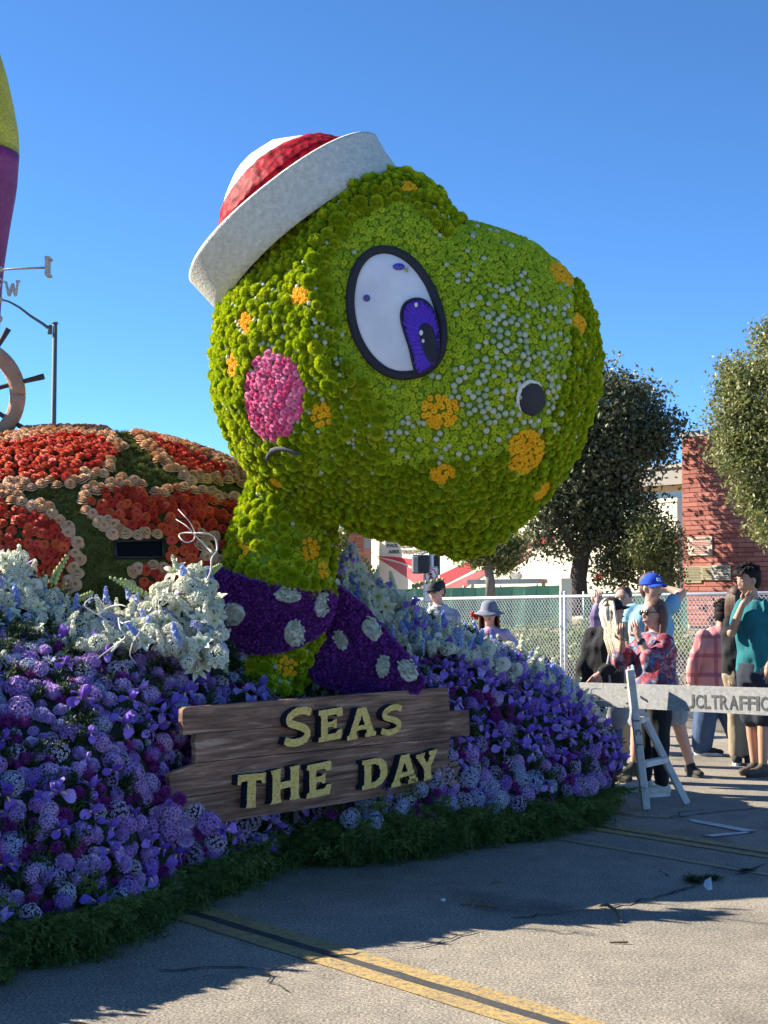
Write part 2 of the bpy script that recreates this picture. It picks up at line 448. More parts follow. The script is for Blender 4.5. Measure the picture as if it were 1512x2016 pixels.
def curve_mesh(contours, extrude, res=1):
    """filled flat outline with holes, extruded; returns mesh data in local xy"""
    cu = bpy.data.curves.new('outline', 'CURVE'); cu.dimensions = '2D'; cu.fill_mode = 'BOTH'; cu.extrude = extrude
    for c in contours:
        sp = cu.splines.new('POLY'); sp.points.add(len(c) - 1)
        for i, (x, y) in enumerate(c): sp.points[i].co = (x, y, 0, 1)
        sp.use_cyclic_u = True
    o = bpy.data.objects.new('outline', cu); me = baked(o)
    bpy.data.objects.remove(o); bpy.data.curves.remove(cu); return me
def text_mesh(s, size, extrude=.001, offset=0.0, spacing=1.0, align='LEFT', line=1.0, xs=1.0):
    cu = bpy.data.curves.new('lettering', 'FONT'); cu.body = s; cu.size = size; cu.extrude = extrude; cu.offset = offset
    cu.space_character = spacing; cu.align_x = align; cu.space_line = line; cu.resolution_u = 3
    o = bpy.data.objects.new('lettering', cu); me = baked(o)
    bpy.data.objects.remove(o); bpy.data.curves.remove(cu)
    if xs != 1.0:
        for v in me.vertices: v.co.x *= xs
    return me
def frame(origin, xdir, up=(0, 0, 1)):
    """matrix whose local x runs along xdir, local y along up and local z out of the face"""
    x = Vector(xdir).normalized(); z = x.cross(Vector(up)).normalized(); y = z.cross(x)
    m = Matrix((x, y, z)).transposed().to_4x4(); m.translation = Vector(origin); return m
def settle(me, m):
    me.transform(m); return me
def setmat(me, *mats):
    me.materials.clear()
    for m in mats: me.materials.append(m)
    return me
# ================================================================ GROUND
def asphalt(name, base, dark, light, stain=True):
    m, nt, b, out = new_mat(name)
    b.inputs['Roughness'].default_value = .85; b.inputs['Specular IOR Level'].default_value = .3
    n1 = noise_tex(nt, .55, 6, .65); n2 = noise_tex(nt, 80, 4, .8); n3 = noise_tex(nt, 6, 5, .6)
    r1 = ramp(nt, [(.3, dark), (.55, base), (.75, light)]); nt.links.new(n1.outputs[0], r1.inputs[0])
    r2 = ramp(nt, [(.36, (.25, .25, .25)), (.47, (.80, .80, .80)), (.55, (1.2, 1.17, 1.12)), (.64, (2.2, 2.1, 1.9))]); nt.links.new(n2.outputs[0], r2.inputs[0])
    r3 = ramp(nt, [(.3, (.82, .82, .84)), (.7, (1.12, 1.1, 1.08))]); nt.links.new(n3.outputs[0], r3.inputs[0])
    c = mix_rgb(nt, 1.0, r1.outputs[0], r2.outputs[0], 'MULTIPLY'); c = mix_rgb(nt, 1.0, c, r3.outputs[0], 'MULTIPLY')
    if stain:
        n4 = noise_tex(nt, 1.3, 3, .5, vec_scale=(1, .6, 1)); r4 = ramp(nt, [(.56, (1, 1, 1)), (.70, (.50, .48, .47))]); nt.links.new(n4.outputs[0], r4.inputs[0])
        c = mix_rgb(nt, 1.0, c, r4.outputs[0], 'MULTIPLY')
    nt.links.new(c, b.inputs['Base Color'])
    bp = nt.nodes.new('ShaderNodeBump'); bp.inputs['Strength'].default_value = .7; bp.inputs['Distance'].default_value = .006
    nt.links.new(n2.outputs[0], bp.inputs['Height']); nt.links.new(bp.outputs[0], b.inputs['Normal'])
    return m
M_ASPH = asphalt('asphalt', (.29, .26, .21), (.20, .185, .155), (.35, .32, .26))
M_DIRT = plain('dry_dirt', (.34, .27, .18), (.20, .15, .09), 3, .95, .6, 30)
M_PAVE = plain('concrete', (.42, .40, .36), (.33, .31, .28), 2, .9, .2, 60)
def worn_paint(name, c1, c2, under, lo, hi):
    m, nt, b, out = new_mat(name); n = noise_tex(nt, 26, 8, .75); n2 = noise_tex(nt, 2.2, 4, .6); n3 = noise_tex(nt, 80, 4, .8)
    r = ramp(nt, [(.3, c2), (.7, c1)]); nt.links.new(n2.outputs[0], r.inputs[0]); f = ramp(nt, [(lo, (1, 1, 1)), (hi, (0, 0, 0))]); nt.links.new(n.outputs[0], f.inputs[0])
    c = mix_rgb(nt, f.outputs[0], r.outputs[0], under); g = ramp(nt, [(.36, (.55, .55, .55)), (.6, (1.15, 1.15, 1.15))]); nt.links.new(n3.outputs[0], g.inputs[0])
    nt.links.new(mix_rgb(nt, 1, c, g.outputs[0], 'MULTIPLY'), b.inputs['Base Color']); b.inputs['Roughness'].default_value = .85
    bp = nt.nodes.new('ShaderNodeBump'); bp.inputs['Strength'].default_value = .6; bp.inputs['Distance'].default_value = .005; nt.links.new(n3.outputs[0], bp.inputs['Height']); nt.links.new(bp.outputs[0], b.inputs['Normal']); return m
M_YEL = worn_paint('yellow_road_paint', (.48, .32, .10), (.34, .24, .10), (.17, .155, .125), .40, .50)
M_YELF = plain('worn_yellow_paint', (.40, .31, .16), (.27, .24, .18), 12, .85, .4, 150, detail=8)
M_BLK = worn_paint('black_road_paint', (.035, .036, .04), (.06, .06, .06), (.18, .17, .15), .30, .42)
M_WPT = plain('white_chalk_paint', (.72, .72, .70), (.35, .34, .32), 18, .85, .2, 100, detail=8)
M_CRACK = plain('crack_fill', (.02, .02, .02), (.05, .05, .048), 30, .95)

road = mkobj('road', mkmesh('road', [(-250, -60, 0), (250, -60, 0), (250, 700, 0), (-250, 700, 0)], [(0, 1, 2, 3)], M_ASPH)); road['kind'] = 'structure'
LD = (G(1070, 2016) - G(364, 1800)).normalized(); LN = Vector((-LD.y, LD.x, 0))   # direction the centre lines run
if LN.y < 0: LN = -LN
def line_strip(name, centre, off, w, m, a=-30, b=8, z=.004, jag=.006):
    c = Vector(centre); V = []; Fc = []; n = int((b - a) / .12)
    for i in range(n + 1):
        t = a + (b - a) * i / n
        for s in (-1, 1):
            o = off + s * (w / 2 + random.uniform(-jag, jag) * .6); p = c + LD * t + LN * o; V.append((p.x, p.y, z))
    for i in range(n): Fc.append((2 * i, 2 * i + 1, 2 * i + 3, 2 * i + 2))
    o = mkobj(name, mkmesh(name, V, Fc, m)); o['kind'] = 'structure'; return o
c1 = G(797, 1925); c2 = G(1330, 1653)
for nm, c, k in (('near', c1, 1.0), ('far', c2, .9)):
    line_strip('yellow_line', c, .083 * k, .105 * k, M_YEL); line_strip('yellow_line', c, -.083 * k, .105 * k, M_YEL)
    line_strip('black_line', c, 0, .056 * k, M_BLK)
line_strip('faded_line', G(1245, 1677), 0, .05, M_YELF, -1.2, 1.5)
def crack(pts, w=.012, name='road_crack'):
    V = []; Fc = []; P3 = []
    for i in range(len(pts) - 1):
        a = G(*pts[i]); b = G(*pts[i + 1]); n = max(2, int((b - a).length / .05))
        for k in range(n): P3.append(a.lerp(b, k / n) + Vector((random.gauss(0, .008), random.gauss(0, .010), 0)))
    P3.append(G(*pts[-1]))
    for i, p in enumerate(P3):
        t = (P3[min(i + 1, len(P3) - 1)] - P3[max(0, i - 1)]).normalized(); s = Vector((-t.y, t.x, 0))
        ww = w * random.uniform(.3, 1.2) * (1 if 0 < i < len(P3) - 1 else .1)
        V += [(p + s * ww).xyz + Vector((0, 0, .0065)), (p - s * ww).xyz + Vector((0, 0, .0065))]
    for i in range(len(P3) - 1): Fc.append((2 * i, 2 * i + 1, 2 * i + 3, 2 * i + 2))
    o = mkobj(name, mkmesh(name, V, Fc, M_CRACK)); o['kind'] = 'structure'
crack([(300, 1915), (420, 1905), (520, 1912), (620, 1890), (712, 1876)], .008); crack([(520, 1912), (530, 1935), (570, 1955)], .006)
crack([(712, 1876), (800, 1870), (890, 1850), (960, 1832)], .005)
crack([(1000, 1810), (1100, 1800), (1200, 1790), (1300, 1765), (1370, 1745)], .010); crack([(1440, 1725), (1480, 1712), (1512, 1700)], .012)
crack([(1190, 1597), (1260, 1610), (1320, 1612), (1390, 1602), (1512, 1590)], .013); crack([(1300, 1715), (1310, 1722), (1325, 1727)], .012)
crack([(1320, 1612), (1350, 1598), (1400, 1594)], .01)
def flat_mark(name, quads, m, z=.006):
    V = []; Fc = []
    for q in quads:
        b = len(V); V += [G(*p) + Vector((0, 0, z)) for p in q]; Fc.append(tuple(range(b, b + len(q))))
    o = mkobj(name, mkmesh(name, V, Fc, m)); o['kind'] = 'structure'; return o
flat_mark('white_paint_mark', [[(1355, 1613), (1362, 1619), (1476, 1641), (1489, 1637), (1420, 1624)], [(1489, 1637.5), (1476, 1641.5), (1400, 1649), (1386, 1645)]], M_WPT)

# litter on the road
M_TWIG = plain('dry_twig', (.22, .15, .09), (.12, .08, .05), 20, .9); M_PAPER = plain('white_paper', (.75, .75, .74), (.6, .6, .6), 10, .8)
def twig(pts, r, label):
    mb = MB(); mb.tube([G(x, y) + Vector((0, 0, z + r)) for x, y, z in pts], [r * .6, r, r, r * .5][:len(pts)], 6)
    tag(mb.build('twig', M_TWIG), label, 'twig', 'twigs lying on the road')
twig([(1178, 1787, 0), (1196, 1793, .02), (1214, 1803, .015), (1224, 1818, 0)], .009, 'short curved brown stick lying on the shaded asphalt near the sunlit edge')
twig([(905, 1783, 0), (940, 1785, .006), (978, 1787, 0)], .006, 'straight straw coloured twig lying flat on the shaded asphalt')
twig([(924, 1793, 0), (932, 1787, .012), (940, 1781, .02)], .005, 'tiny twig crossing the straight straw coloured twig on the asphalt')
twig([(966, 1740, 0), (984, 1738, .004)], .006, 'short pale splinter on shaded asphalt below the skirt foliage')
twig([(1200, 1858, 0), (1236, 1859, .004)], .006, 'thin twig on the line between shade and sunlit asphalt')
mb = MB(); mb.add([G(1385, 1748) + Vector((0, 0, .01)), G(1403, 1755) + Vector((0, 0, .01)), G(1400, 1745) + Vector((0, 0, .05)), G(1388, 1744) + Vector((0, 0, .03)), G(1394, 1756) + Vector((0, 0, .0065))], [(0, 4, 2, 3), (4, 1, 2)])
tag(mb.build('paper_scrap', M_PAPER), 'crumpled white paper scrap beside the weed in the road crack', 'paper scrap')
mb = MB(); mb.ellipsoid(G(872, 1775) + Vector((0, 0, .008)), (.014, .011, .009), 6, 4)
tag(mb.build('paper_scrap', M_PAPER), 'tiny white scrap on the shaded asphalt above the long twig', 'paper scrap')
M_WEED = petal('weed_green', [(0, (.05, .075, .02)), (1, (.08, .10, .03))], (.09, .07, .04), .9, .2)
wp = leaf_tuft('weed', M_WEED, 120, 1.0, .07, 1.6, -.5, 5, 3)
for (px, py, s, lb) in ((1365, 1737, .10, 'low dark green weed growing from the road crack'), (1398, 1733, .085, 'smaller weed tuft joined to the low weed, right above the paper scrap'), (1470, 1716, .05, 'thin weed tuft in the crack at the far right')):
    o = mkobj('weed', wp); o.matrix_basis = Matrix.LocRotScale(G(px, py), Quaternion((0, 0, 1), px), (s * 1.6, s, s * .42)); tag(o, lb, 'weed', 'weeds growing in the road crack')

# far side of the road: kerb, verge and bank
def terr_line(px0, py0, px1, py1): return G(px0, py0), G(px1, py1)
k0 = Vector((-60, 38, 0)); ka = G(700, 1394); kb = G(1512, 1421); kd = (kb - ka).normalized(); kn = Vector((-kd.y, kd.x, 0))
prof = [(0, .0), (.0, .13), (.16, .13), (1.4, .15), (2.1, .17), (4.2, .55), (7.5, .84), (12, .88), (70, .9)]
V = []; Fc = []; NX = 60
for i in range(NX + 1):
    base = ka + kd * (-30 + 60 * i / NX)
    for (d, z) in prof:
        p = base + kn * d; zz = z + (mnoise.noise(Vector((p.x * .6, p.y * .6, 0))) * .07 if 2 < d < 20 else 0); V.append((p.x, p.y, zz))
n = len(prof); mi = []
for i in range(NX):
    for j in range(n - 1):
        Fc.append((i * n + j, (i + 1) * n + j, (i + 1) * n + j + 1, i * n + j + 1)); mi.append(0 if j < 3 else 1)
o = mkobj('verge_ground', mkmesh('verge_ground', V, Fc, [M_PAVE, M_DIRT], False, mi)); o['kind'] = 'structure'
def verge(px, Y):                       # point on the verge seen at pixel column px, at distance Y
    X = P(px, 1172, Y).x; d = (Vector((X, Y, 0)) - ka).dot(kn)
    for (d0, z0), (d1, z1) in zip(prof[1:], prof[2:]):
        if d0 <= d <= d1: return Vector((X, Y, z0 + (z1 - z0) * (d - d0) / max(1e-6, d1 - d0)))
    return Vector((X, Y, 0 if d < 0 else .9))

# ================================================================ TURTLE
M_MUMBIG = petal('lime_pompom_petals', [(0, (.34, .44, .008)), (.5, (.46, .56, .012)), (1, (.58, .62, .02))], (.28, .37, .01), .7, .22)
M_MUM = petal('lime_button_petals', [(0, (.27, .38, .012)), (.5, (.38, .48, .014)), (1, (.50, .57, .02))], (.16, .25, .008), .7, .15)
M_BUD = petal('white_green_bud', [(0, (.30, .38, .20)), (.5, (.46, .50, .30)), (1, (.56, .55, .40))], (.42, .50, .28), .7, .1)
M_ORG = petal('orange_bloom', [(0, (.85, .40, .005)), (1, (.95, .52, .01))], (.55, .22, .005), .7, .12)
M_PINK = petal('pink_rose', [(0, (.80, .07, .22)), (.5, (.88, .14, .32)), (1, (.90, .28, .44))], (.38, .005, .07), .6, .10)  # rose petal bases coloured darker to paint shade into the gaps, also below
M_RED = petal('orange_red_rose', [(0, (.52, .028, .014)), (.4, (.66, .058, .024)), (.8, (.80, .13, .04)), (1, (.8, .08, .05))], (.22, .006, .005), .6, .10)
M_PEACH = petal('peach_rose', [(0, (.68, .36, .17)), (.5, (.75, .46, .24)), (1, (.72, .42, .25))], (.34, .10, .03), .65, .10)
M_HEADCORE = plain('green_foam', (.18, .26, .012), (.12, .19, .01), 20, .95, .5, 60)
M_BLACK = plain('black_seed_coat', (.018, .017, .024), (.03, .028, .036), 60, .75, .5, 240)
M_WHITE = plain('white_coconut_coat', (.74, .72, .67), (.62, .60, .57), 3, .9, .3, 120)
M_MOSS = plain('moss', (.15, .16, .035), (.08, .10, .022), 5, .98, 1.0, 70, bdist=.03)

PR_BIG = flower_pompom('chrysanthemum', M_MUMBIG, 110, seed=3); PR_BTN = flower_button('button_chrysanthemum', M_MUM); PR_BUD = flower_bud('white_bud', M_BUD)
PR_ORG = flower_button('orange_bloom', M_ORG, 10); PR_PINK = flower_rose('pink_rose', M_PINK, 2); PR_RED = flower_rose('red_rose', M_RED, 4, 1.05); PR_PEACH = flower_rose('peach_rose', M_PEACH, 6, 1.05)

YC = 8.45; HD = .86
outline_px = [(422, 690), (420, 750), (430, 805), (447, 855), (475, 908), (512, 948), (560, 985), (620, 1010), (680, 1034), (740, 1052), (800, 1063), (845, 1078), (880, 1092), (915, 1096), (955, 1086), (1000, 1053), (1050, 1008), (1098, 950), (1136, 890), (1161, 830), (1177, 770), (1180, 710), (1174, 652), (1157, 602), (1128, 553), (1098, 523), (1058, 488), (1000, 463), (945, 446), (893, 438), (876, 412), (860, 388), (828, 358), (782, 346), (735, 343), (690, 352), (640, 375), (590, 410), (545, 450), (500, 500), (465, 550), (440, 600), (427, 645)]
HC = P(800, 735, YC)
def _pol(px, py):
    p = P(px, py, YC); return math.atan2(p.z - HC.z, p.x - HC.x), math.hypot(p.x - HC.x, p.z - HC.z)
_dense = []
for i in range(len(outline_px)):
    a = outline_px[i]; b = outline_px[(i + 1) % len(outline_px)]
    for k in range(8): _dense.append(_pol(a[0] + (b[0] - a[0]) * k / 8, a[1] + (b[1] - a[1]) * k / 8))
_dense.sort(); _th = np.array([d[0] for d in _dense]); _rh = np.array([d[1] for d in _dense])
_grid = np.linspace(-math.pi, math.pi, 721)[:-1]
_rg = np.interp(_grid, _th, _rh, period=2 * math.pi)
_k = np.exp(-.5 * (np.arange(-6, 7) / 2.2) ** 2); _k /= _k.sum()
_rg = np.convolve(np.concatenate([_rg[-6:], _rg, _rg[:6]]), _k, 'valid') - .02     # flowers stand proud of the core
def rho(th): return float(np.interp(th, _grid, _rg, period=2 * math.pi))
_rr = _rg.copy(); _k2 = np.exp(-.5 * (np.arange(-60, 61) / 22) ** 2); _k2 /= _k2.sum()
ridge_px = [(876, 425), (850, 385), (800, 362), (735, 372), (680, 405), (640, 460), (615, 530), (612, 600), (632, 680), (668, 760)]
ridge_w = [(P(x, y, 7.9).x, P(x, y, 7.9).z) for x, y in ridge_px]
SN = P(985, 770, 7.7); EYC = P(785, 612, 7.7)
def head_depth(x, z):
    """how far the head's surface stands in front of its middle plane at (x, z)"""
    dx, dz = x - HC.x, z - HC.z; th = math.atan2(dz, dx); s = math.hypot(dx, dz) / rho(th)
    if s >= 1: return 0.0, s
    d = HD * (1 - s ** 2.5) ** .52
    e = min(1, (1 - s) * 5)
    q = polydist(x, z, ridge_w, False)
    d += .085 * math.exp(-(q / .085) ** 2) * e
    d += .16 * e * math.exp(-(((x - SN.x) / .42) ** 2 + ((z - SN.z) / .5) ** 2))
    d -= .07 * e * math.exp(-(((x - EYC.x) / .30) ** 2 + ((z - EYC.z) / .40) ** 2))
    d -= .06 * e * math.exp(-(((x - EYC.x - .1) / .20) ** 2 + ((z - EYC.z + .95) / .40) ** 2))
    return d, s
def head_n(x, z):
    e = .012; d0, s = head_depth(x, z); a = head_depth(x + e, z)[0] - head_depth(x - e, z)[0]; b = head_depth(x, z + e)[0] - head_depth(x, z - e)[0]
    return Vector((-a / (2 * e), -1, -b / (2 * e))).normalized()
def head_at(px, py, lift=0.0):
    Y = YC - .6
    for _ in range(14):
        p = P(px, py, Y); d, s = head_depth(p.x, p.z); Y = .5 * Y + .5 * (YC - d - lift)
    return P(px, py, Y)

turtle = tag(empty('turtle_sculpture', (HC.x - .6, 9.0, 0)), 'giant flower-covered green turtle with polka dots, rosy cheek and rose shell', 'turtle sculpture')
# head core
V = []; Fc = []; NT, NP = 96, 30
for j in range(NP + 1):
    ph = -math.pi / 2 + math.pi * j / NP; s = math.cos(ph); s = min(s, .9995)
    for i in range(NT):
        th = 2 * math.pi * i / NT - math.pi; r = rho(th) * s; x = HC.x + r * math.cos(th); z = HC.z + r * math.sin(th)
        d = head_depth(x, z)[0]; V.append((x, YC - d if ph > 0 else YC + d * .95, z))
for j in range(NP):
    for i in range(NT): Fc.append((j * NT + i, j * NT + (i + 1) % NT, (j + 1) * NT + (i + 1) % NT, (j + 1) * NT + i))
head = mkobj('head', mkmesh('head', V, Fc, M_HEADCORE, True), turtle)

# feature regions in picture coordinates, laid on the curved surface
eye_out = [(683, 610), (684, 570), (694, 528), (716, 497), (745, 484), (778, 487), (812, 506), (842, 542), (862, 582), (876, 628), (879, 672), (868, 712), (842, 737), (800, 747), (765, 742), (735, 722), (710, 692), (692, 655)]
def smooth_closed(pts, n=72, it=1):
    for _ in range(3):
        q = []
        for i in range(len(pts)):
            a = pts[i]; b = pts[(i + 1) % len(pts)]; q += [(.75 * a[0] + .25 * b[0], .75 * a[1] + .25 * b[1]), (.25 * a[0] + .75 * b[0], .25 * a[1] + .75 * b[1])]
        pts = q
    return pts
eye_c = (785, 620)
eye_s = smooth_closed(eye_out)
spots = [(805, 370, 12, 9, 20), (593, 583, 15, 18, 0), (487, 637, 12, 20, 0), (462, 718, 10, 21, 0), (636, 817, 19, 22, 0), (866, 808, 34, 33, 0), (873, 931, 21, 18, 0), (1032, 888, 33, 44, 25), (1102, 541, 13, 27, -48), (1138, 640, 10, 19, -15), (1063, 964, 9, 19, 42), (547, 946, 12, 7, 30)]
def in_spot(x, y, grow=0):
    for i, (cx, cy, rx, ry, a) in enumerate(spots):
        t = R(a); dx, dy = x - cx, y - cy; u = dx * math.cos(t) + dy * math.sin(t); v = -dx * math.sin(t) + dy * math.cos(t)
        if (u / (rx + grow)) ** 2 + (v / (ry + grow)) ** 2 < 1: return i
    return None
def in_ell(x, y, cx, cy, rx, ry): return ((x - cx) / rx) ** 2 + ((y - cy) / ry) ** 2 < 1
CHEEK = (541, 778, 55, 83); NOST = (1047, 786, 28, 34)
budg = [(1005, 655, 36, 42, 1.3), (960, 600, 45, 50, .30), (930, 560, 60, 40, .12), (1045, 740, 60, 30, .55), (985, 790, 35, 40, .6), (1045, 830, 45, 22, .7), (1100, 800, 26, 40, .6), (930, 765, 50, 45, .45), (905, 820, 50, 45, .6), (830, 855, 70, 40, .40), (1135, 710, 25, 50, .55), (1080, 650, 50, 70, .22), (625, 665, 22, 50, .5), (560, 610, 60, 60, .5), (660, 800, 40, 60, .5), (470, 660, 40, 60, .35), (460, 800, 30, 70, .3), (520, 540, 50, 40, .35), (620, 900, 60, 60, .3), (860, 780, 60, 40, .2), (1000, 480, 90, 40, .1), (740, 870, 60, 50, .25), (660, 1000, 60, 40, .16), (500, 880, 60, 60, .15), (880, 590, 30, 40, .10), (780, 1020, 120, 40, .06), (875, 425, 14, 24, .8)]
def bud_prob(x, y): return min(.9, .55 * sum(w * math.exp(-.5 * (((x - cx) / sx) ** 2 + ((y - cy) / sy) ** 2)) for cx, cy, sx, sy, w in budg) + .012)
def head_size(x, y):
    """radius in metres of the chrysanthemums at this place"""
    q = polydist(x, y, ridge_px, False)
    lx = 645 + 35 * math.sin((y - 500) / 120) if y < 1000 else 900
    big = 0.0
    if y < 470 and q < 34 or (x < 700 and q < 24): big = 1
    if x < lx - 20: big = max(big, .85)
    if y > 905 + (x - 900) * -.12: big = max(big, .5)
    if x > 1125 - max(0, (y - 700)) * .35 and x > 900: big = max(big, .38)
    if in_ell(x, y, 700, 860, 60, 110): big = max(big, .6)
    return big
print('head flowers')
cand = []
rnd = random.Random(11)
for _ in range(76000):
    th = rnd.uniform(-math.pi, math.pi); s = math.sqrt(rnd.random()); s = 1 - (1 - s) * (1 if rnd.random() < .75 else .25)
    back = rnd.random() < .22
    r = rho(th) * min(s, .9992); x = HC.x + r * math.cos(th); z = HC.z + r * math.sin(th); d = head_depth(x, z)[0]
    cand.append((x, z, d, back))
kinds = []
items_all = []
for (x, z, d, back) in cand:
    if back:
        p = Vector((x, YC + d * .95, z)); items_all.append((p, None, rnd.uniform(.034, .046), 'big', 1)); continue
    p = Vector((x, YC - d, z)); px, py, _ = proj(p)
    if inpoly(px, py, eye_s) or in_ell(px, py, *NOST): continue
    if in_ell(px, py, *CHEEK): items_all.append((p, 0, rnd.uniform(.019, .024), 'pink', 0)); continue
    si = in_spot(px, py)
    if si is not None: items_all.append((p, 0, .0165 if si not in (7,) else .0135, 'org', 0)); continue
    b = head_size(px, py)
    if rnd.random() < bud_prob(px, py): items_all.append((p, 0, rnd.uniform(.015, .0195) * (1 if b < .5 else .8), 'bud', 0)); continue
    if b > .3 and rnd.random() < .3 + b * .6:
        items_all.append((p, 0, rnd.choice((.044, .036, .030, .025)) * rnd.uniform(.9, 1.08) * (.62 + .4 * b), 'big', 0 if rnd.random() < .7 else 1))
    else: items_all.append((p, 0, rnd.uniform(.0145, .0190) if rnd.random() < .8 else rnd.uniform(.011, .0145), 'btn', 1 if b > .3 else 0))
# large ones claim their place first
prio = {'pink': 0, 'org': 0, 'bud': 2, 'big': 1, 'btn': 2}
items_all = [t for _, t in sorted(enumerate(items_all), key=lambda q: (prio[q[1][3]], q[0]))]
cp = np.array([tuple(i[0]) for i in items_all]); cr = np.array([i[2] for i in items_all])
kk = {'pink': .66, 'org': .74, 'bud': .84, 'big': .78, 'btn': .75}
cr_eff = np.array([i[2] * kk[i[3]] for i in items_all])
keep = poisson(cp, cr_eff, 1.0)
groups = {}
for i in keep:
    p, _, r, kd_, _2 = items_all[i]
    if p.y > YC: nrm = head_n(p.x, p.z); nrm.y = -nrm.y; f = .05
    else: nrm = head_n(p.x, p.z); f = 1.0 if nrm.dot(Vector((0, 0, CAM_H)) - p) > 0 else .05
    sc = r * {'big': 1.16, 'btn': 1.18, 'bud': 1.12, 'org': 1.22, 'pink': 1.22}[kd_]
    lift = {'big': .35, 'btn': .1, 'bud': .45, 'org': .25, 'pink': .35}[kd_] * r
    groups.setdefault(kd_, []).append((p + nrm * lift, rot_from(nrm, tilt=.10 if kd_ != 'big' else .2), sc, f))
print({k: len(v) for k, v in groups.items()})
flowers('chrysanthemum', PR_BIG, groups['big'], head, 300)
flowers('button_chrysanthemum', PR_BTN, groups['btn'], head, 300)
flowers('white_bud', PR_BUD, groups['bud'], head, 300)
flowers('orange_bloom', PR_ORG, groups['org'], head, 300)
cheek = tag(empty('cheek', head_at(541, 778), parent=None), None); cheek.parent = turtle; cheek.matrix_parent_inverse = world_m(turtle).inverted()
flowers('pink_rose', PR_PINK, groups['pink'], cheek, 300)

# eye, nostril, mouth : shells that follow the head's curve
def shell(name, poly, lift, thick, mats, parent, dome=0.0, centre=None, rings=7, edge_mat=None):
    """solid patch standing lift above the head; poly in picture coordinates"""
    cx = centre[0] if centre else sum(p[0] for p in poly) / len(poly); cy = centre[1] if centre else sum(p[1] for p in poly) / len(poly)
    n = len(poly); V = [head_at(cx, cy, lift + thick + dome)]; Fc = []; mi = []
    for k in range(1, rings + 1):
        f = k / rings
        for (x, y) in poly: V.append(head_at(cx + (x - cx) * f, cy + (y - cy) * f, lift + thick + dome * (1 - f * f)))
    for (x, y) in poly: V.append(head_at(x, y, lift - .03))
    for i in range(n): Fc.append((0, 1 + i, 1 + (i + 1) % n)); mi.append(0)
    for k in range(rings):
        for i in range(n):
            a = 1 + k * n + i; b = 1 + k * n + (i + 1) % n; Fc.append((a, a + n, b + n, b)); mi.append(0 if k < rings - 1 else min(1, len(mats) - 1))
    return mkobj(name, mkmesh(name, V, Fc, mats, True, mi), parent)
def rim(name, poly, w, lift, m, parent, closed=True, jit=.0):
    mb = MB(); pts = [head_at(x, y, lift) + Vector((rnd.uniform(-jit, jit), 0, rnd.uniform(-jit, jit))) for x, y in poly]
    n = len(pts)
    V = []; N8 = 8
    for i, p in enumerate(pts):
        t = (pts[(i + 1) % n] - pts[i - 1]) if closed else (pts[min(i + 1, n - 1)] - pts[max(i - 1, 0)]); t.normalize()
        nn = head_n(p.x, p.z); sd_ = t.cross(nn).normalized(); ww = w[i] if isinstance(w, list) else w
        for k in range(N8):
            a = 2 * math.pi * k / N8; V.append(p + sd_ * ww * math.cos(a) + nn * ww * .7 * math.sin(a))
    Fc = []
    for i in range(n if closed else n - 1):
        for k in range(N8):
            j = (i + 1) % n; Fc.append((i * N8 + k, i * N8 + (k + 1) % N8, j * N8 + (k + 1) % N8, j * N8 + k))
    if not closed: Fc += [tuple(range(N8)), tuple((n - 1) * N8 + k for k in range(N8))]
    return mkobj(name, mkmesh(name, V, Fc, m, True), parent)
def shrink(poly, px):
    cx = sum(p[0] for p in poly) / len(poly); cy = sum(p[1] for p in poly) / len(poly)
    return [(cx + (x - cx) * (1 - px / max(1, math.hypot(x - cx, y - cy))), cy + (y - cy) * (1 - px / max(1, math.hypot(x - cx, y - cy)))) for x, y in poly]
m_eyew, nt, b, _o = new_mat('eye_white'); n1 = noise_tex(nt, 3.5, 5, .6); r_ = ramp(nt, [(.35, (.62, .60, .64)), (.65, (.80, .77, .77))]); nt.links.new(n1.outputs[0], r_.inputs[0]); nt.links.new(r_.outputs[0], b.inputs['Base Color']); b.inputs['Roughness'].default_value = .75
eye = shell('eye', shrink(eye_s, 6), .0, .02, [m_eyew, M_BLACK], turtle, .03, eye_c)
rim('eye_outline', shrink(eye_s, 6), .025, .024, M_BLACK, eye)
iris_out = [(790, 640), (787, 620), (791, 601), (802, 589), (822, 584), (838, 589), (852, 604), (861, 625), (866, 655), (866, 685), (863, 708), (850, 727), (836, 735), (818, 739), (812, 715), (806, 690), (797, 665)]
iris_s = smooth_closed(iris_out)
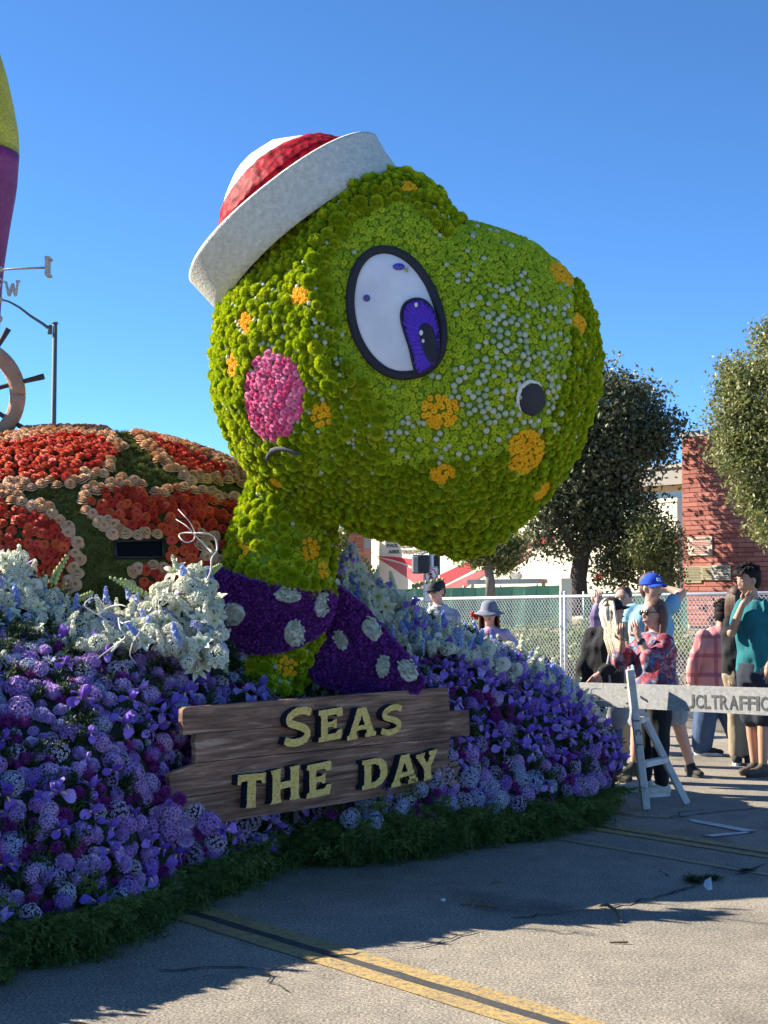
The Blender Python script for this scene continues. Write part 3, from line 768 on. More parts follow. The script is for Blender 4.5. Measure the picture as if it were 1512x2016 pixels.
# petals of the iris laid radially round the pupil
M_IRP = petal('violet_eye_petal', [(0, (.08, .03, .42)), (.5, (.13, .05, .60)), (1, (.22, .14, .75))], (.10, .03, .35), .5, .05)
m_irb, nt, b, _o = new_mat('violet_iris_mat')
n1 = noise_tex(nt, 30, 5, .6); r_ = ramp(nt, [(.3, (.04, .012, .22)), (.5, (.09, .03, .48)), (.7, (.20, .12, .75))]); nt.links.new(n1.outputs[0], r_.inputs[0]); nt.links.new(r_.outputs[0], b.inputs['Base Color'])
iris_o = shell('iris', shrink(iris_s, 3), .048, .006, [m_irb, M_BLACK], eye)
pup = [(823, 655), (826, 642), (836, 634), (848, 640), (856, 655), (860, 678), (862, 700), (856, 712), (846, 714), (838, 702), (830, 680)]
pup_s = smooth_closed(pup)
mb = MB()
for i in range(150):
    (x, y) = iris_s[i * len(iris_s) // 150]; sx, sy = (x + rnd.uniform(-2, 2), y + rnd.uniform(-2, 2)); tx = 843 + (x - 843) * .15; ty = 672 + (y - 660) * .38
    f0 = .12 if i % 2 else .42; f1 = .95 if not i % 2 else .7
    a = head_at(sx + (tx - sx) * f0, sy + (ty - sy) * f0, .060 + .004 * (i % 3)); c = head_at(sx + (tx - sx) * f1, sy + (ty - sy) * f1, .066)
    strip(mb, a, c - a, head_n(a.x, a.z), (c - a).length, .020, 2, cup=.6, shape=(.4, 1, .3))
mb.build('iris_petals', M_IRP, eye, True, True)['kind'] = 'stuff'
rim('iris_outline', shrink(iris_s, 3), .008, .058, M_BLACK, eye)
shell('pupil', pup_s, .062, .014, [M_BLACK], eye)
M_HL = plain('white_button', (.8, .78, .72), (.7, .68, .62), 20, .7)
M_LILAC = petal('lilac_bloom', [(0, (.20, .13, .45)), (1, (.30, .2, .55))], (.12, .08, .3), .6, .1)
def dot(name, x, y, rx, ry, m, lift, parent): return shell(name, [(x + rx * math.cos(a), y + ry * math.sin(a)) for a in np.linspace(0, 2 * math.pi, 15)[:-1]], lift, .012, [m], parent, .008, rings=2)
dot('highlight', 819, 600, 3.5, 5, M_HL, .066, eye); dot('highlight', 829, 655, 4, 5.5, M_HL, .078, eye); dot('highlight', 833, 671, 3, 4, M_HL, .078, eye)
o = dot('lilac_blossom', 722, 587, 7, 7, M_LILAC, .032, eye)
o = dot('blue_fish', 785, 525, 12, 7, plain('blue_scale', (.10, .10, .45), (.05, .05, .3), 40, .5), .030, eye)
shell('fish_tail', [(796, 529), (804, 526), (802, 531), (804, 536), (800, 535)], .034, .008, [plain('gold_seed', (.5, .35, .08), None, 40)], eye, rings=2)
# nostril
nost = shell('nostril', [(NOST[0] + 26 * math.cos(a) , NOST[1] + 33 * math.sin(a)) for a in np.linspace(0, 2 * math.pi, 37)[:-1]], .0, .02, [M_BLACK], turtle, .01)
rim('nostril_rim', [(NOST[0] + 28 * math.cos(a), NOST[1] + 35 * math.sin(a)) for a in np.linspace(R(135), R(315), 40)], [.003 + .010 * math.sin(math.pi * i / 39) for i in range(40)], .02, plain('white_seed', (.75, .72, .68), (.6, .56, .52), 60, .8, .5, 160), nost, False, .003)
# mouth
rim('mouth', [(523, 908), (528, 897), (535, 888), (546, 884), (560, 885), (575, 889), (590, 894)], [.008, .013, .016, .016, .014, .012, .008], .074, plain('grey_felt', (.10, .095, .10), (.06, .06, .06), 40, .9, .3, 150), turtle, False)
from mathutils.bvhtree import BVHTree
def bvh_of(*objs):
    V = []; Fc = []
    for o in objs:
        m = world_m(o); b = len(V); V += [m @ v.co for v in o.data.vertices]; Fc += [tuple(i + b for i in p.vertices) for p in o.data.polygons]
    return BVHTree.FromPolygons(V, Fc)
def hit(bvh, px, py):
    d = ray(px, py).normalized(); l, n, i, dist = bvh.ray_cast(Vector((0, 0, CAM_H)), d)
    if l is None: return None, None
    if n.dot(d) > 0: n = -n
    return l, n
def patch_on(name, bvh, poly, lift, mats, parent, rings=4, dome=.01, skirt=.03):
    cx = sum(p[0] for p in poly) / len(poly); cy = sum(p[1] for p in poly) / len(poly)
    def at(x, y, l):
        a, n = hit(bvh, x, y)
        if a is None: return None
        return a + n * l
    c = at(cx, cy, lift + dome); V = [c]; last = c
    for k in range(1, rings + 1):
        f = k / rings
        for (x, y) in poly:
            p = at(cx + (x - cx) * f, cy + (y - cy) * f, lift + dome * (1 - f * f)); last = p or last; V.append(last)
    for (x, y) in poly:
        p = at(x, y, -skirt); last = p or last; V.append(last)
    n = len(poly); Fc = [(0, 1 + i, 1 + (i + 1) % n) for i in range(n)]
    for k in range(rings):
        for i in range(n):
            a = 1 + k * n + i; b = 1 + k * n + (i + 1) % n; Fc.append((a, a + n, b + n, b))
    return mkobj(name, mkmesh(name, V, Fc, mats, True), parent)
def ell_poly(cx, cy, rx, ry, rot=0, n=20, jit=.08):
    r = random.Random(int(cx * 7 + cy)); t = R(rot); out = []
    for i in range(n):
        a = 2 * math.pi * i / n; q = 1 + r.uniform(-jit, jit); x = rx * q * math.cos(a); y = ry * q * math.sin(a)
        out.append((cx + x * math.cos(t) - y * math.sin(t), cy + x * math.sin(t) + y * math.cos(t)))
    return out
def tri_sample(o, n, rnd, cond=None):
    """random points with normals on a mesh object"""
    m = world_m(o); me = o.data; me.calc_loop_triangles()
    T = [[m @ me.vertices[i].co for i in t.vertices] for t in me.loop_triangles]
    A = np.array([((t[1] - t[0]).cross(t[2] - t[0])).length for t in T]); cs = np.cumsum(A / A.sum()); out = []
    for _ in range(n):
        t = T[min(int(np.searchsorted(cs, rnd.random())), len(T) - 1)]; a, b = rnd.random(), rnd.random()
        if a + b > 1: a, b = 1 - a, 1 - b
        p = t[0] + (t[1] - t[0]) * a + (t[2] - t[0]) * b; nn = (t[1] - t[0]).cross(t[2] - t[0]).normalized()
        if cond is None or cond(p, nn): out.append((p, nn))
    return out

# ---------------------------------------------------------------- neck
nk = [(598, 900, 8.62, .26), (585, 950, 8.66, .265), (575, 1000, 8.68, .27), (556, 1060, 8.68, .305), (549, 1110, 8.68, .325), (540, 1170, 8.68, .335), (532, 1230, 8.66, .32), (526, 1290, 8.64, .28), (518, 1350, 8.62, .215), (512, 1420, 8.6, .2)]
mb = MB(); mb.tube([P(x, y, Y) for x, y, Y, r in nk], [r for *_, r in nk], 28)
neck = mb.build('neck', M_HEADCORE, turtle, True)
nspots = [(480, 1080, 10, 20), (608, 1078, 19, 22), (633, 1122, 9, 16), (566, 1312, 17, 21)]
rnd = random.Random(5); items = []
for p, nrm in tri_sample(neck, 9500, rnd):
    if abs(nrm.z) > .9: continue
    px, py, _ = proj(p)
    if nrm.dot(p - P(px, py, 8.66) + Vector((0, 0, 0))) < -9: continue
    cx_ = np.interp(p.z, [P(x, y, Y).z for x, y, Y, r in nk][::-1], [P(x, y, Y).x for x, y, Y, r in nk][::-1])
    if nrm.dot(p - Vector((cx_, 8.66, p.z))) < 0: nrm = -nrm
    front = nrm.y < .35
    if 1175 < py < 1235: continue
    if front and any(in_ell(px, py, *s) for s in nspots): items.append((p, nrm, .0165, 'org', 0)); continue
    lit = px < 545 - (py - 1100) * .2
    q = rnd.random()
    if py > 1250: kd_ = 'btn' if q < .55 else ('bud' if q < .8 else 'big')
    else: kd_ = 'big' if (q < .5 if lit else q < .3) else ('bud' if q > .93 else 'btn')
    items.append((p, nrm, {'big': rnd.uniform(.026, .044), 'btn': rnd.uniform(.015, .02), 'bud': rnd.uniform(.014, .018)}[kd_], kd_, {'big': 1, 'bud': 2, 'btn': 2}[kd_]))
items = [t for _, t in sorted(enumerate(items), key=lambda q: (q[1][4], q[0]))]
keep = poisson(np.array([tuple(i[0]) for i in items]), np.array([i[2] * kk[i[3]] for i in items]), 1.0)
g2 = {}
for i in keep:
    p, nrm, r, kd_, _ = items[i]; f = 1 if nrm.y < .1 else .05
    g2.setdefault(kd_, []).append((p + nrm * r * .3, rot_from(nrm, tilt=.15), r * 1.16, f))
for kd_, nm, pr in (('big', 'chrysanthemum', PR_BIG), ('btn', 'button_chrysanthemum', PR_BTN), ('bud', 'white_bud', PR_BUD), ('org', 'orange_bloom', PR_ORG)):
    flowers(nm, pr, g2[kd_], neck, 280)

# ---------------------------------------------------------------- shell
SC = P(150, 1180, 9.75); SR = (1.79, 1.55, 1.14)
def shell_n(p): return Vector(((p.x - SC.x) / SR[0] ** 2, (p.y - SC.y) / SR[1] ** 2, (p.z - SC.z) / SR[2] ** 2)).normalized()
mb = MB(); mb.ellipsoid(SC, SR, 64, 36); shell_o = mb.build('shell', M_MOSS, turtle, True)
patches = [
    [(-500, 930), (-200, 900), (0, 868), (60, 853), (140, 845), (205, 852), (243, 880), (238, 912), (205, 938), (130, 964), (40, 970), (-200, 975), (-500, 990)],
    [(262, 858), (300, 852), (345, 866), (400, 888), (455, 915), (520, 960), (520, 968), (440, 958), (385, 956), (340, 942), (308, 912), (280, 885)],
    [(-500, 1000), (0, 974), (60, 984), (108, 1000), (135, 1030), (158, 1070), (160, 1110), (150, 1150), (125, 1185), (90, 1200), (0, 1330), (-500, 1330)],
    [(145, 985), (165, 966), (205, 952), (235, 945), (300, 961), (380, 966), (430, 976), (520, 985), (520, 1330), (300, 1330), (262, 1180), (246, 1125), (262, 1108), (330, 1104), (330, 1062), (235, 1064), (212, 1048), (182, 1022)],
]
def patch_of(x, y):
    for k, q in enumerate(patches):
        if inpoly(x, y, q): return k, polydist(x, y, q)
    return None, 0
SLOT = (226, 1062, 328, 1104)
rnd = random.Random(21); cand = []; moss = []
for i in range(24000):
    v = Vector((rnd.gauss(0, 1), rnd.gauss(0, 1), abs(rnd.gauss(0, 1)) - .15)).normalized()
    if v.y > .55 or v.x < -.75: continue
    p = SC + Vector((v.x * SR[0], v.y * SR[1], v.z * SR[2])); n_ = shell_n(p); px, py, _ = proj(p)
    if SLOT[0] - 4 < px < SLOT[2] + 4 and SLOT[1] - 4 < py < SLOT[3] + 8 and n_.y < 0: continue
    k, d = patch_of(px, py)
    if k is None:
        if len(moss) < 3200: moss.append((p, rot_from(n_, tilt=.35), rnd.uniform(.03, .05)))
    else: cand.append((p, n_, 'peach' if d < (17 if k != 3 or px < 330 else 14) and not (k == 3 and px > 330 and py > 1000) else 'red'))
for (p, n_, _) in ():
    pass
# a few peach roses among the red ones low on the right panel
cand = [(p, n_, 'peach' if (k_ == 'red' and 378 < proj(p)[0] < 440 and 1050 < proj(p)[1] < 1110 and rnd.random() < .8) else k_) for p, n_, k_ in cand]
keep = poisson(np.array([tuple(c[0]) for c in cand]), np.array([.031 if c[2] == 'red' else .033 for c in cand]), .62)
red = []; peach = []
for i in keep:
    p, n_, k_ = cand[i]; f = 1 if n_.dot(Vector((0, 0, CAM_H)) - p) > 0 else .05; r = rnd.uniform(.92, 1.12)
    (red if k_ == 'red' else peach).append((p + n_ * .022, rot_from(n_ + Vector((0, 0, .15)), tilt=.22), (.035 if k_ == 'red' else .039) * r, f))
print('roses', len(red), len(peach))
flowers('red_rose', PR_RED, red, shell_o, 300); flowers('peach_rose', PR_PEACH, peach, shell_o, 300)
M_MOSST = petal('moss_fibre', [(0, (.12, .15, .03)), (.5, (.19, .20, .05)), (1, (.27, .25, .08))], (.09, .10, .025), .95, .2)
mt = mkobj('moss_tuft', leaf_tuft('moss_tuft', M_MOSST, 30, .9, .10, 1.6, -.8, 8, 3), shell_o); mt.matrix_basis = Matrix.LocRotScale(moss[0][0], moss[0][1], (.04,) * 3)
instancer('moss_tufts', mt, moss[1:], shell_o)
# viewing slot
shb = bvh_of(shell_o)
m_slot, nt, b, _o = new_mat('dark_screen'); b.inputs['Base Color'].default_value = (.004, .004, .005, 1); b.inputs['Roughness'].default_value = .5; b.inputs['Specular IOR Level'].default_value = .1
q = [hit(shb, x, y)[0] for x, y in ((228, 1066), (322, 1063), (324, 1098), (230, 1098))]
off = Vector((0, -.012, 0)); q = [p + off for p in q]; back = [p + Vector((.0, .12, .0)) for p in q]
mb = MB(); mb.add(q + back, [(0, 1, 2, 3), (4, 5, 6, 7), (0, 1, 5, 4), (1, 2, 6, 5), (2, 3, 7, 6), (3, 0, 4, 7)])
slot = mb.build('viewing_slot', m_slot, shell_o)
mb = MB(); fr = [p + off for p in q]
for i in range(4): mb.tube([fr[i], fr[(i + 1) % 4]], .010, 6)
mb.build('slot_frame', plain('black_rubber', (.02, .02, .02), None, 20, .5), slot, True)

# ---------------------------------------------------------------- hat
HX = Vector((.794, 0, .608)).normalized(); HA = Vector((-.608, 0, .794)).normalized(); HY = Vector((0, 1, 0))
HB = P(607.3, 482.2, YC); MPX = YC / F
M_HATW = plain('white_rice_coat', (.68, .65, .58), (.46, .45, .39), 38, .95, 1.0, 60)
m_band, nt, b, _o = new_mat('red_petal_band')
n1 = noise_tex(nt, 22, 3, .5); r_ = ramp(nt, [(.3, (.07, .001, .006)), (.5, (.25, .003, .012)), (.7, (.37, .006, .02))]); nt.links.new(n1.outputs[0], r_.inputs[0]); nt.links.new(r_.outputs[0], b.inputs['Base Color'])
b.inputs['Roughness'].default_value = .6; b.inputs['Specular IOR Level'].default_value = .08
vb = nt.nodes.new('ShaderNodeTexVoronoi'); vb.inputs['Scale'].default_value = 18; tc = nt.nodes.new('ShaderNodeTexCoord'); nt.links.new(tc.outputs['Object'], vb.inputs['Vector'])
bp = nt.nodes.new('ShaderNodeBump'); bp.inputs['Strength'].default_value = .8; bp.inputs['Distance'].default_value = .01; nt.links.new(vb.outputs['Distance'], bp.inputs['Height']); nt.links.new(bp.outputs[0], b.inputs['Normal'])
hat = tag(empty('sailor_hat', HB), 'white sailor hat with red band tilted on the turtle head', 'hat')
def lathe(name, prof, shift, m, parent, n=72, jit=.0, jf=9, cap=False):
    V = []; Fc = []
    for (r, h) in prof:
        for k in range(n):
            a = 2 * math.pi * k / n; j = jit * mnoise.noise(Vector((math.cos(a) * jf, math.sin(a) * jf, h * jf * 2)))
            rr = max(0.0005, r + j); V.append(HB + HX * (rr * math.cos(a) + shift) + HY * (rr * math.sin(a)) + HA * h)
    for i in range(len(prof) - 1):
        for k in range(n): Fc.append((i * n + k, i * n + (k + 1) % n, (i + 1) * n + (k + 1) % n, (i + 1) * n + k))
    o = mkobj(name, mkmesh(name, V, Fc, m, True), parent); return o
lathe('brim', [(.665, -.02), (.684, .0), (.692, .05), (.700, .15), (.712, .235), (.714, .250), (.698, .262), (.672, .250), (.62, .18), (.56, .10), (.49, .08)], .022, M_HATW, hat, 96, .03, 1.3)
lathe('crown', [(.49, .0), (.492, .20), (.487, .30), (.462, .36), (.42, .415), (.375, .465), (.302, .525), (.25, .56), (.19, .597), (.10, .625), (.0, .635)], .075, M_HATW, hat, 72, .012, 3)
V = []; Fc = []; NBD = 144; NR = 9; _cp = [(.0, .49), (.20, .492), (.30, .487), (.36, .462), (.415, .42), (.465, .375), (.525, .302), (.56, .25)]
for j in range(NR + 1):
    for k in range(NBD):
        a = 2 * math.pi * k / NBD; fr_ = max(0, -math.sin(a)) ** .8; hi = .425 + .085 * fr_; h = .312 + (hi - .312) * j / NR
        r = float(np.interp(h, [q[0] for q in _cp], [q[1] for q in _cp])) + (.018 if 0 < j < NR else -.006) + .012 * mnoise.noise(Vector((math.cos(a) * 10, math.sin(a) * 10, h * 26)))
        V.append(HB + HX * (r * math.cos(a) + .075) + HY * (r * math.sin(a)) + HA * h)
for j in range(NR):
    for k in range(NBD): Fc.append((j * NBD + k, j * NBD + (k + 1) % NBD, (j + 1) * NBD + (k + 1) % NBD, (j + 1) * NBD + k))
mkobj('hat_band', mkmesh('hat_band', V, Fc, m_band, True), hat)

# ---------------------------------------------------------------- bandana
M_BAND = plain('purple_petal_coat', (.085, .012, .13), (.04, .006, .075), 16, .85, .8, 90, bdist=.02)
M_BPET = petal('purple_statice_petal', [(0, (.14, .02, .20)), (.5, (.22, .04, .32)), (1, (.34, .07, .42))], (.10, .014, .16), .8, .15)
M_WPET = petal('white_petal_chip', [(0, (.62, .62, .52)), (1, (.74, .72, .62))], (.45, .46, .34), .8, .15)
bandana = tag(empty('bandana', P(535, 1190, 8.66)), 'purple bandana with white polka dots tied round the turtle neck', 'bandana')
BC = P(534, 1190, 8.66); V = []; Fc = []; NB = 64; RB = 10
for j in range(RB + 1):
    f = j / RB
    for i in range(NB):
        a = 2 * math.pi * i / NB; ca, sa = math.cos(a), math.sin(a)
        zt = P(534, 1129, 8.66).z - .082 * ca - .075 * sa; zb = P(534, 1222, 8.66).z + .03 * ca - .18 * sa
        r = .352 + .028 * math.sin(math.pi * f) + .008 * mnoise.noise(Vector((ca * 3, sa * 3, f * 3)))
        V.append((BC.x + r * ca + .004, BC.y - r * sa, zt + (zb - zt) * f))
for j in range(RB):
    for i in range(NB): Fc.append((j * NB + i, (j + 1) * NB + i, (j + 1) * NB + (i + 1) % NB, j * NB + (i + 1) % NB))
Vi = [(BC.x + (v[0] - BC.x) * .9, BC.y + (v[1] - BC.y) * .9, v[2]) for v in V]; off_ = len(V); V += Vi
for i in range(NB):
    Fc.append((i, (i + 1) % NB, off_ + (i + 1) % NB, off_ + i)); q_ = RB * NB; Fc.append((q_ + i, off_ + q_ + i, off_ + q_ + (i + 1) % NB, q_ + (i + 1) % NB))
band = mkobj('band', mkmesh('band', V, Fc, M_BAND, True), bandana)
def slab(name, ring, thick, bulge, m, parent, n_sub=4):
    """cushion: outline of (px,py,Y) with a bulged front and a back"""
    pts = []
    for i in range(len(ring)):
        a, b = ring[i], ring[(i + 1) % len(ring)]
        for k in range(n_sub): pts.append(tuple(a[t] + (b[t] - a[t]) * k / n_sub for t in range(3)))
    W = [P(*p) for p in pts]; c = sum(W, Vector()) / len(W); V = [c + Vector((0, -bulge, 0))]; Rn = 5; n = len(W)
    for k in range(1, Rn + 1):
        f = k / Rn
        for w in W:
            q = c.lerp(w, f); V.append(q + Vector((0, -bulge * (1 - f ** 3) + .02 * mnoise.noise(q * 6), 0)))
    Fc = [(0, 1 + (i + 1) % n, 1 + i) for i in range(n)]
    for k in range(Rn - 1):
        for i in range(n): Fc.append((1 + k * n + i, 1 + k * n + (i + 1) % n, 1 + (k + 1) * n + (i + 1) % n, 1 + (k + 1) * n + i))
    b0 = len(V)
    for w in W: V.append(w + Vector((0, thick, 0)))
    for i in range(n): Fc.append((1 + (Rn - 1) * n + i, 1 + (Rn - 1) * n + (i + 1) % n, b0 + (i + 1) % n, b0 + i))
    Fc.append(tuple(b0 + i for i in range(n)))
    return mkobj(name, mkmesh(name, V, Fc, m, True), parent)
tail = slab('tail', [(632, 1148, 8.85), (668, 1158, 8.8), (715, 1195, 8.72), (762, 1250, 8.62), (800, 1292, 8.54), (834, 1342, 8.45), (824, 1362, 8.42), (760, 1358, 8.42), (690, 1362, 8.45), (630, 1345, 8.5), (590, 1300, 8.62), (612, 1235, 8.78)], .12, .05, M_BAND, bandana)
bb = bvh_of(band); tb = bvh_of(tail)
wp_items = []; bp_items = []
dots = []
for bv, lst in ((bb, [(462, 1209, 21, 23, 0), (566, 1173, 26, 14, 8), (629, 1192, 11, 24, 5), (578, 1247, 18, 26, 0), (500, 1119, 12, 5, 15)]), (tb, [(731, 1241, 16, 24, -38), (672, 1262, 13, 20, -20), (754, 1314, 13, 22, 5), (802, 1322, 16, 24, -35)])):
    for c in lst:
        pl = ell_poly(*c); o = patch_on('white_dot', bv, pl, .012, plain('white_petal_base', (.6, .6, .5), (.45, .46, .36), 60, .9) if not dots else dots[0][0].data.materials[0], bandana); dots.append((o, pl))
        for _ in range(60):
            a = rnd.uniform(0, 6.28); s = math.sqrt(rnd.random()); x = c[0]; y = c[1]; t = R(c[4])
            dx = c[2] * s * math.cos(a); dy = c[3] * s * math.sin(a); l, n_ = hit(bv, x + dx * math.cos(t) - dy * math.sin(t), y + dx * math.sin(t) + dy * math.cos(t))
            if l: wp_items.append((l + n_ * .022, rot_from(n_, tilt=.4), rnd.uniform(.012, .018)))
for o, cnt in ((band, 5200), (tail, 5200)):
    for p, n_ in tri_sample(o, cnt, rnd):
        if o is band and n_.dot(Vector((p.x - BC.x, p.y - BC.y, 0))) < 0: n_ = -n_
        if o is tail and n_.y > 0: n_ = -n_
        x, y, _ = proj(p)
        if o is band and n_.y > .5: continue
        if any(inpoly(x, y, pl) for _, pl in dots): continue
        bp_items.append((p + n_ * .002, rot_from(n_, tilt=.45), rnd.uniform(.013, .022)))
def chip(name, m, k=5):
    mb = MB()
    for i in range(k):
        a = 2 * math.pi * i / k; o_ = Vector((math.cos(a), math.sin(a), .6)); strip(mb, (0, 0, -.1), o_, (0, 0, 1), 1.0, .7, 2, curl=.9, shape=(.4, 1, .5))
    return mb.mesh(name, m, False, tips=True)
pc = mkobj('purple_petal', chip('purple_petal', M_BPET), band); pc.matrix_basis = Matrix.LocRotScale(*bp_items[0][:2], (bp_items[0][2],) * 3)
instancer('purple_petals', pc, bp_items[1:], band)
wc = mkobj('white_petal', chip('white_petal', M_WPET), bandana); wc.matrix_basis = Matrix.LocRotScale(*wp_items[0][:2], (wp_items[0][2],) * 3)
instancer('white_petals', wc, wp_items[1:], bandana)

# ================================================================ FLOAT BED
cols = [(-420, 2095, 1990, 1230, 7.2, 1100, 7.9), (-200, 2000, 1890, 1235, 7.4, 1110, 8.0), (0, 1903, 1828, 1250, 7.55, 1110, 8.0), (130, 1888, 1812, 1255, 7.65, 1190, 8.0), (250, 1838, 1785, 1265, 7.75, 1230, 8.0), (330, 1793, 1755, 1290, 7.9, 1190, 8.2), (450, 1745, 1700, 1345, 8.25, 1260, 8.4),
        (560, 1700, 1630, 1385, 8.5, 1372, 8.7), (700, 1705, 1600, 1385, 8.8, 1250, 9.6), (830, 1690, 1590, 1310, 9.3, 1215, 10.1), (950, 1662, 1588, 1285, 9.9, 1262, 10.4), (1070, 1650, 1585, 1330, 10.4, 1312, 10.7), (1150, 1628, 1570, 1400, 10.6, 1385, 10.8), (1196, 1598, 1545, 1470, 10.7, 1462, 10.85)]
def col(px):
    for a, b in zip(cols, cols[1:]):
        if a[0] <= px <= b[0]:
            t = (px - a[0]) / (b[0] - a[0]); return [a[i] + (b[i] - a[i]) * t for i in range(7)]
    return list(cols[0] if px < cols[0][0] else cols[-1])
def bed_pt(px, v):
    """v 0 at the lower rim, 1 at the top of the flower slope, 1..2 the white crest, 2..3 over the far side down to the road"""
    c = col(px); g = G(px, c[1]); B = P(px, c[2], g.y + .05); T = P(px, c[3], c[4]); Cc = P(px, c[5], c[6])
    if v <= 1:
        p = B.lerp(T, v); b = .14 * math.sin(math.pi * v) ** .7
        return p + Vector((.25, -.7, .65)).normalized() * b
    if v <= 2: return T.lerp(Cc, v - 1)
    w = v - 2; far = Vector((-.73, .68, 0)); q = Cc + far * (w * 3.4)
    X = 756 + F * q.x / q.y; yy = np.interp(X, [k_[0] for k_ in cols], [k_[5] for k_ in cols]) + 14; top = min(P(X, yy, q.y).z, 1.95)  # unseen far mound, its height shaped to cast shade on the road
    q.z = top * min(1, max(0, (1 - w) * 4)) ** .6; return q
V = []; Fc = []; NXB = 110; NVB = 36
for i in range(NXB + 1):
    px = -420 + (1196 + 420) * i / NXB
    for j in range(NVB + 1): V.append(bed_pt(px, 3 * j / NVB))
for i in range(NXB):
    for j in range(NVB): Fc.append((i * (NVB + 1) + j, (i + 1) * (NVB + 1) + j, (i + 1) * (NVB + 1) + j + 1, i * (NVB + 1) + j + 1))
M_CORE = plain('dark_foliage_base', (.03, .045, .02), (.018, .022, .025), 20, .95, .6, 50)
M_NAVY = plain('blue_skirt_board', (.012, .05, .16), (.01, .035, .12), 4, .6)
floatb = tag(empty('parade_float', (0, 9.5, 0)), 'parade float covered in purple, blue and white flowers with a green fringe', 'parade float')
# end wall, right: close the front of the float
e0 = len(V); i = NXB * (NVB + 1)
for j in range(NVB + 1): v = V[i + j]; V.append((v[0] - .02, v[1] + .02, .05))
for j in range(NVB): Fc.append((i + j, e0 + j, e0 + j + 1, i + j + 1))
bed = mkobj('flower_bed', mkmesh('flower_bed', V, Fc, M_CORE, True), floatb)
# side board under the flowers
V = []; Fc = []
for i in range(61):
    px = -420 + 1616 * i / 60; c = col(px); g = G(px, c[1]); B = P(px, c[2], g.y + .05); V += [(g.x * 1.02, g.y + .16, .06), (B.x, B.y + .12, B.z + .10)]
for i in range(60): Fc.append((2 * i, 2 * i + 2, 2 * i + 3, 2 * i + 1))
r0 = len(V); pR = Vector(V[-2]); V += [(pR.x - 2.9, pR.y + 2.7, .06), (pR.x - 2.9, pR.y + 2.7, .5)]; Fc.append((120, r0, r0 + 1, 121))
mkobj('side_board', mkmesh('side_board', V, Fc, M_NAVY), floatb)

# flower kinds
def pal(*a): return a
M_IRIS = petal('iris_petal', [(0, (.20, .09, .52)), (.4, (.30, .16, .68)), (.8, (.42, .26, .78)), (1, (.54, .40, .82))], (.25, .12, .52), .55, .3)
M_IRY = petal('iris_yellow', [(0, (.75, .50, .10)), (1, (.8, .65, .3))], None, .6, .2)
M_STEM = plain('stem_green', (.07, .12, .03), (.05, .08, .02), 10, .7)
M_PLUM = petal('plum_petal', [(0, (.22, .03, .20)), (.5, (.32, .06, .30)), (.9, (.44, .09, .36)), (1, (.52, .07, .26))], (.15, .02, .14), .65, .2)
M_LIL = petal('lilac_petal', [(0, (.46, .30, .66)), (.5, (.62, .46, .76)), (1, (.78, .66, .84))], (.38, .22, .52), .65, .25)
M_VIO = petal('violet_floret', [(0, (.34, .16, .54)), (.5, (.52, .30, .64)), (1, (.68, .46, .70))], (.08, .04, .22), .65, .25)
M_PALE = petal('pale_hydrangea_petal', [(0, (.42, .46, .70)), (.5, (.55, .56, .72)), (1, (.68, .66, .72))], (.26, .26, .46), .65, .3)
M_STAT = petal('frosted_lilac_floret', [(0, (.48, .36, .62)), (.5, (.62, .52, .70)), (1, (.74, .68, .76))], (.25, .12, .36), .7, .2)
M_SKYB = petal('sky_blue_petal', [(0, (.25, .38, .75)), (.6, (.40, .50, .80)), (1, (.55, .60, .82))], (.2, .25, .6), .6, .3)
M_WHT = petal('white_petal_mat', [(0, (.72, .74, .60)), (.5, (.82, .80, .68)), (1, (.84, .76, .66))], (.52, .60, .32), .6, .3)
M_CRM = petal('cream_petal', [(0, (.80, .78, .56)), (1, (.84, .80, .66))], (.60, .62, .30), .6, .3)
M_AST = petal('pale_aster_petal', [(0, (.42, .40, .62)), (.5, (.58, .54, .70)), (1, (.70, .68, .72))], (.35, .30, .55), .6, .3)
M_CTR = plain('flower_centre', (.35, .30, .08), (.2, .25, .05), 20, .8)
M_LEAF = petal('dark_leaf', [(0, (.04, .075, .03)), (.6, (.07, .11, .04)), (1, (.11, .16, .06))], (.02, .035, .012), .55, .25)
PR = {
 'iris': flower_iris('iris', [M_IRIS, M_IRY, M_STEM], 1),
 'plum_chrysanthemum': flower_pompom('plum_chrysanthemum', M_PLUM, 90, lw=.22, ll=.40, core=.66, seed=5),
 'lilac_pompom': flower_pompom('lilac_pompom', M_LIL, 90, lw=.26, ll=.36, core=.7, seed=6),
 'violet_stock': flower_cluster('violet_stock', [M_VIO, M_CORE], 46, .9, .30, -.2, 5, 3, .62),
 'hydrangea': flower_cluster('hydrangea', [M_PALE, M_CORE], 70, .8, .22, -.3, 4, 4, .7),
 'frosted_statice': flower_cluster('frosted_statice', [M_STAT, M_CORE], 90, .85, .15, -.3, 4, 5, .66, True),
 'aster': flower_star('aster', [M_AST, M_CTR], 14, .95, .18, 2, -.4, .35, 2),
 'white_orchid': flower_star('white_orchid', [M_WHT, M_CTR], 5, .95, .62, 1, -.7, .5, 3),
 'cream_lily': flower_star('cream_lily', [M_CRM, M_CTR], 6, 1.0, .40, 1, -.9, .7, 4),
 'white_rose': flower_rose('white_rose', M_WHT, 8, 1.15),
 'white_stock': flower_spike('white_stock', [M_WHT, M_STEM], 24, 2.2, .38, 3),
 'blue_delphinium': flower_spike('blue_delphinium', [M_SKYB, M_STEM], 22, 2.0, .38, 4),
}
SIZE = {'iris': .082, 'plum_chrysanthemum': .042, 'lilac_pompom': .044, 'violet_stock': .056, 'hydrangea': .062, 'frosted_statice': .055, 'aster': .05, 'white_orchid': .052, 'cream_lily': .06, 'white_rose': .04, 'white_stock': .06, 'blue_delphinium': .06}
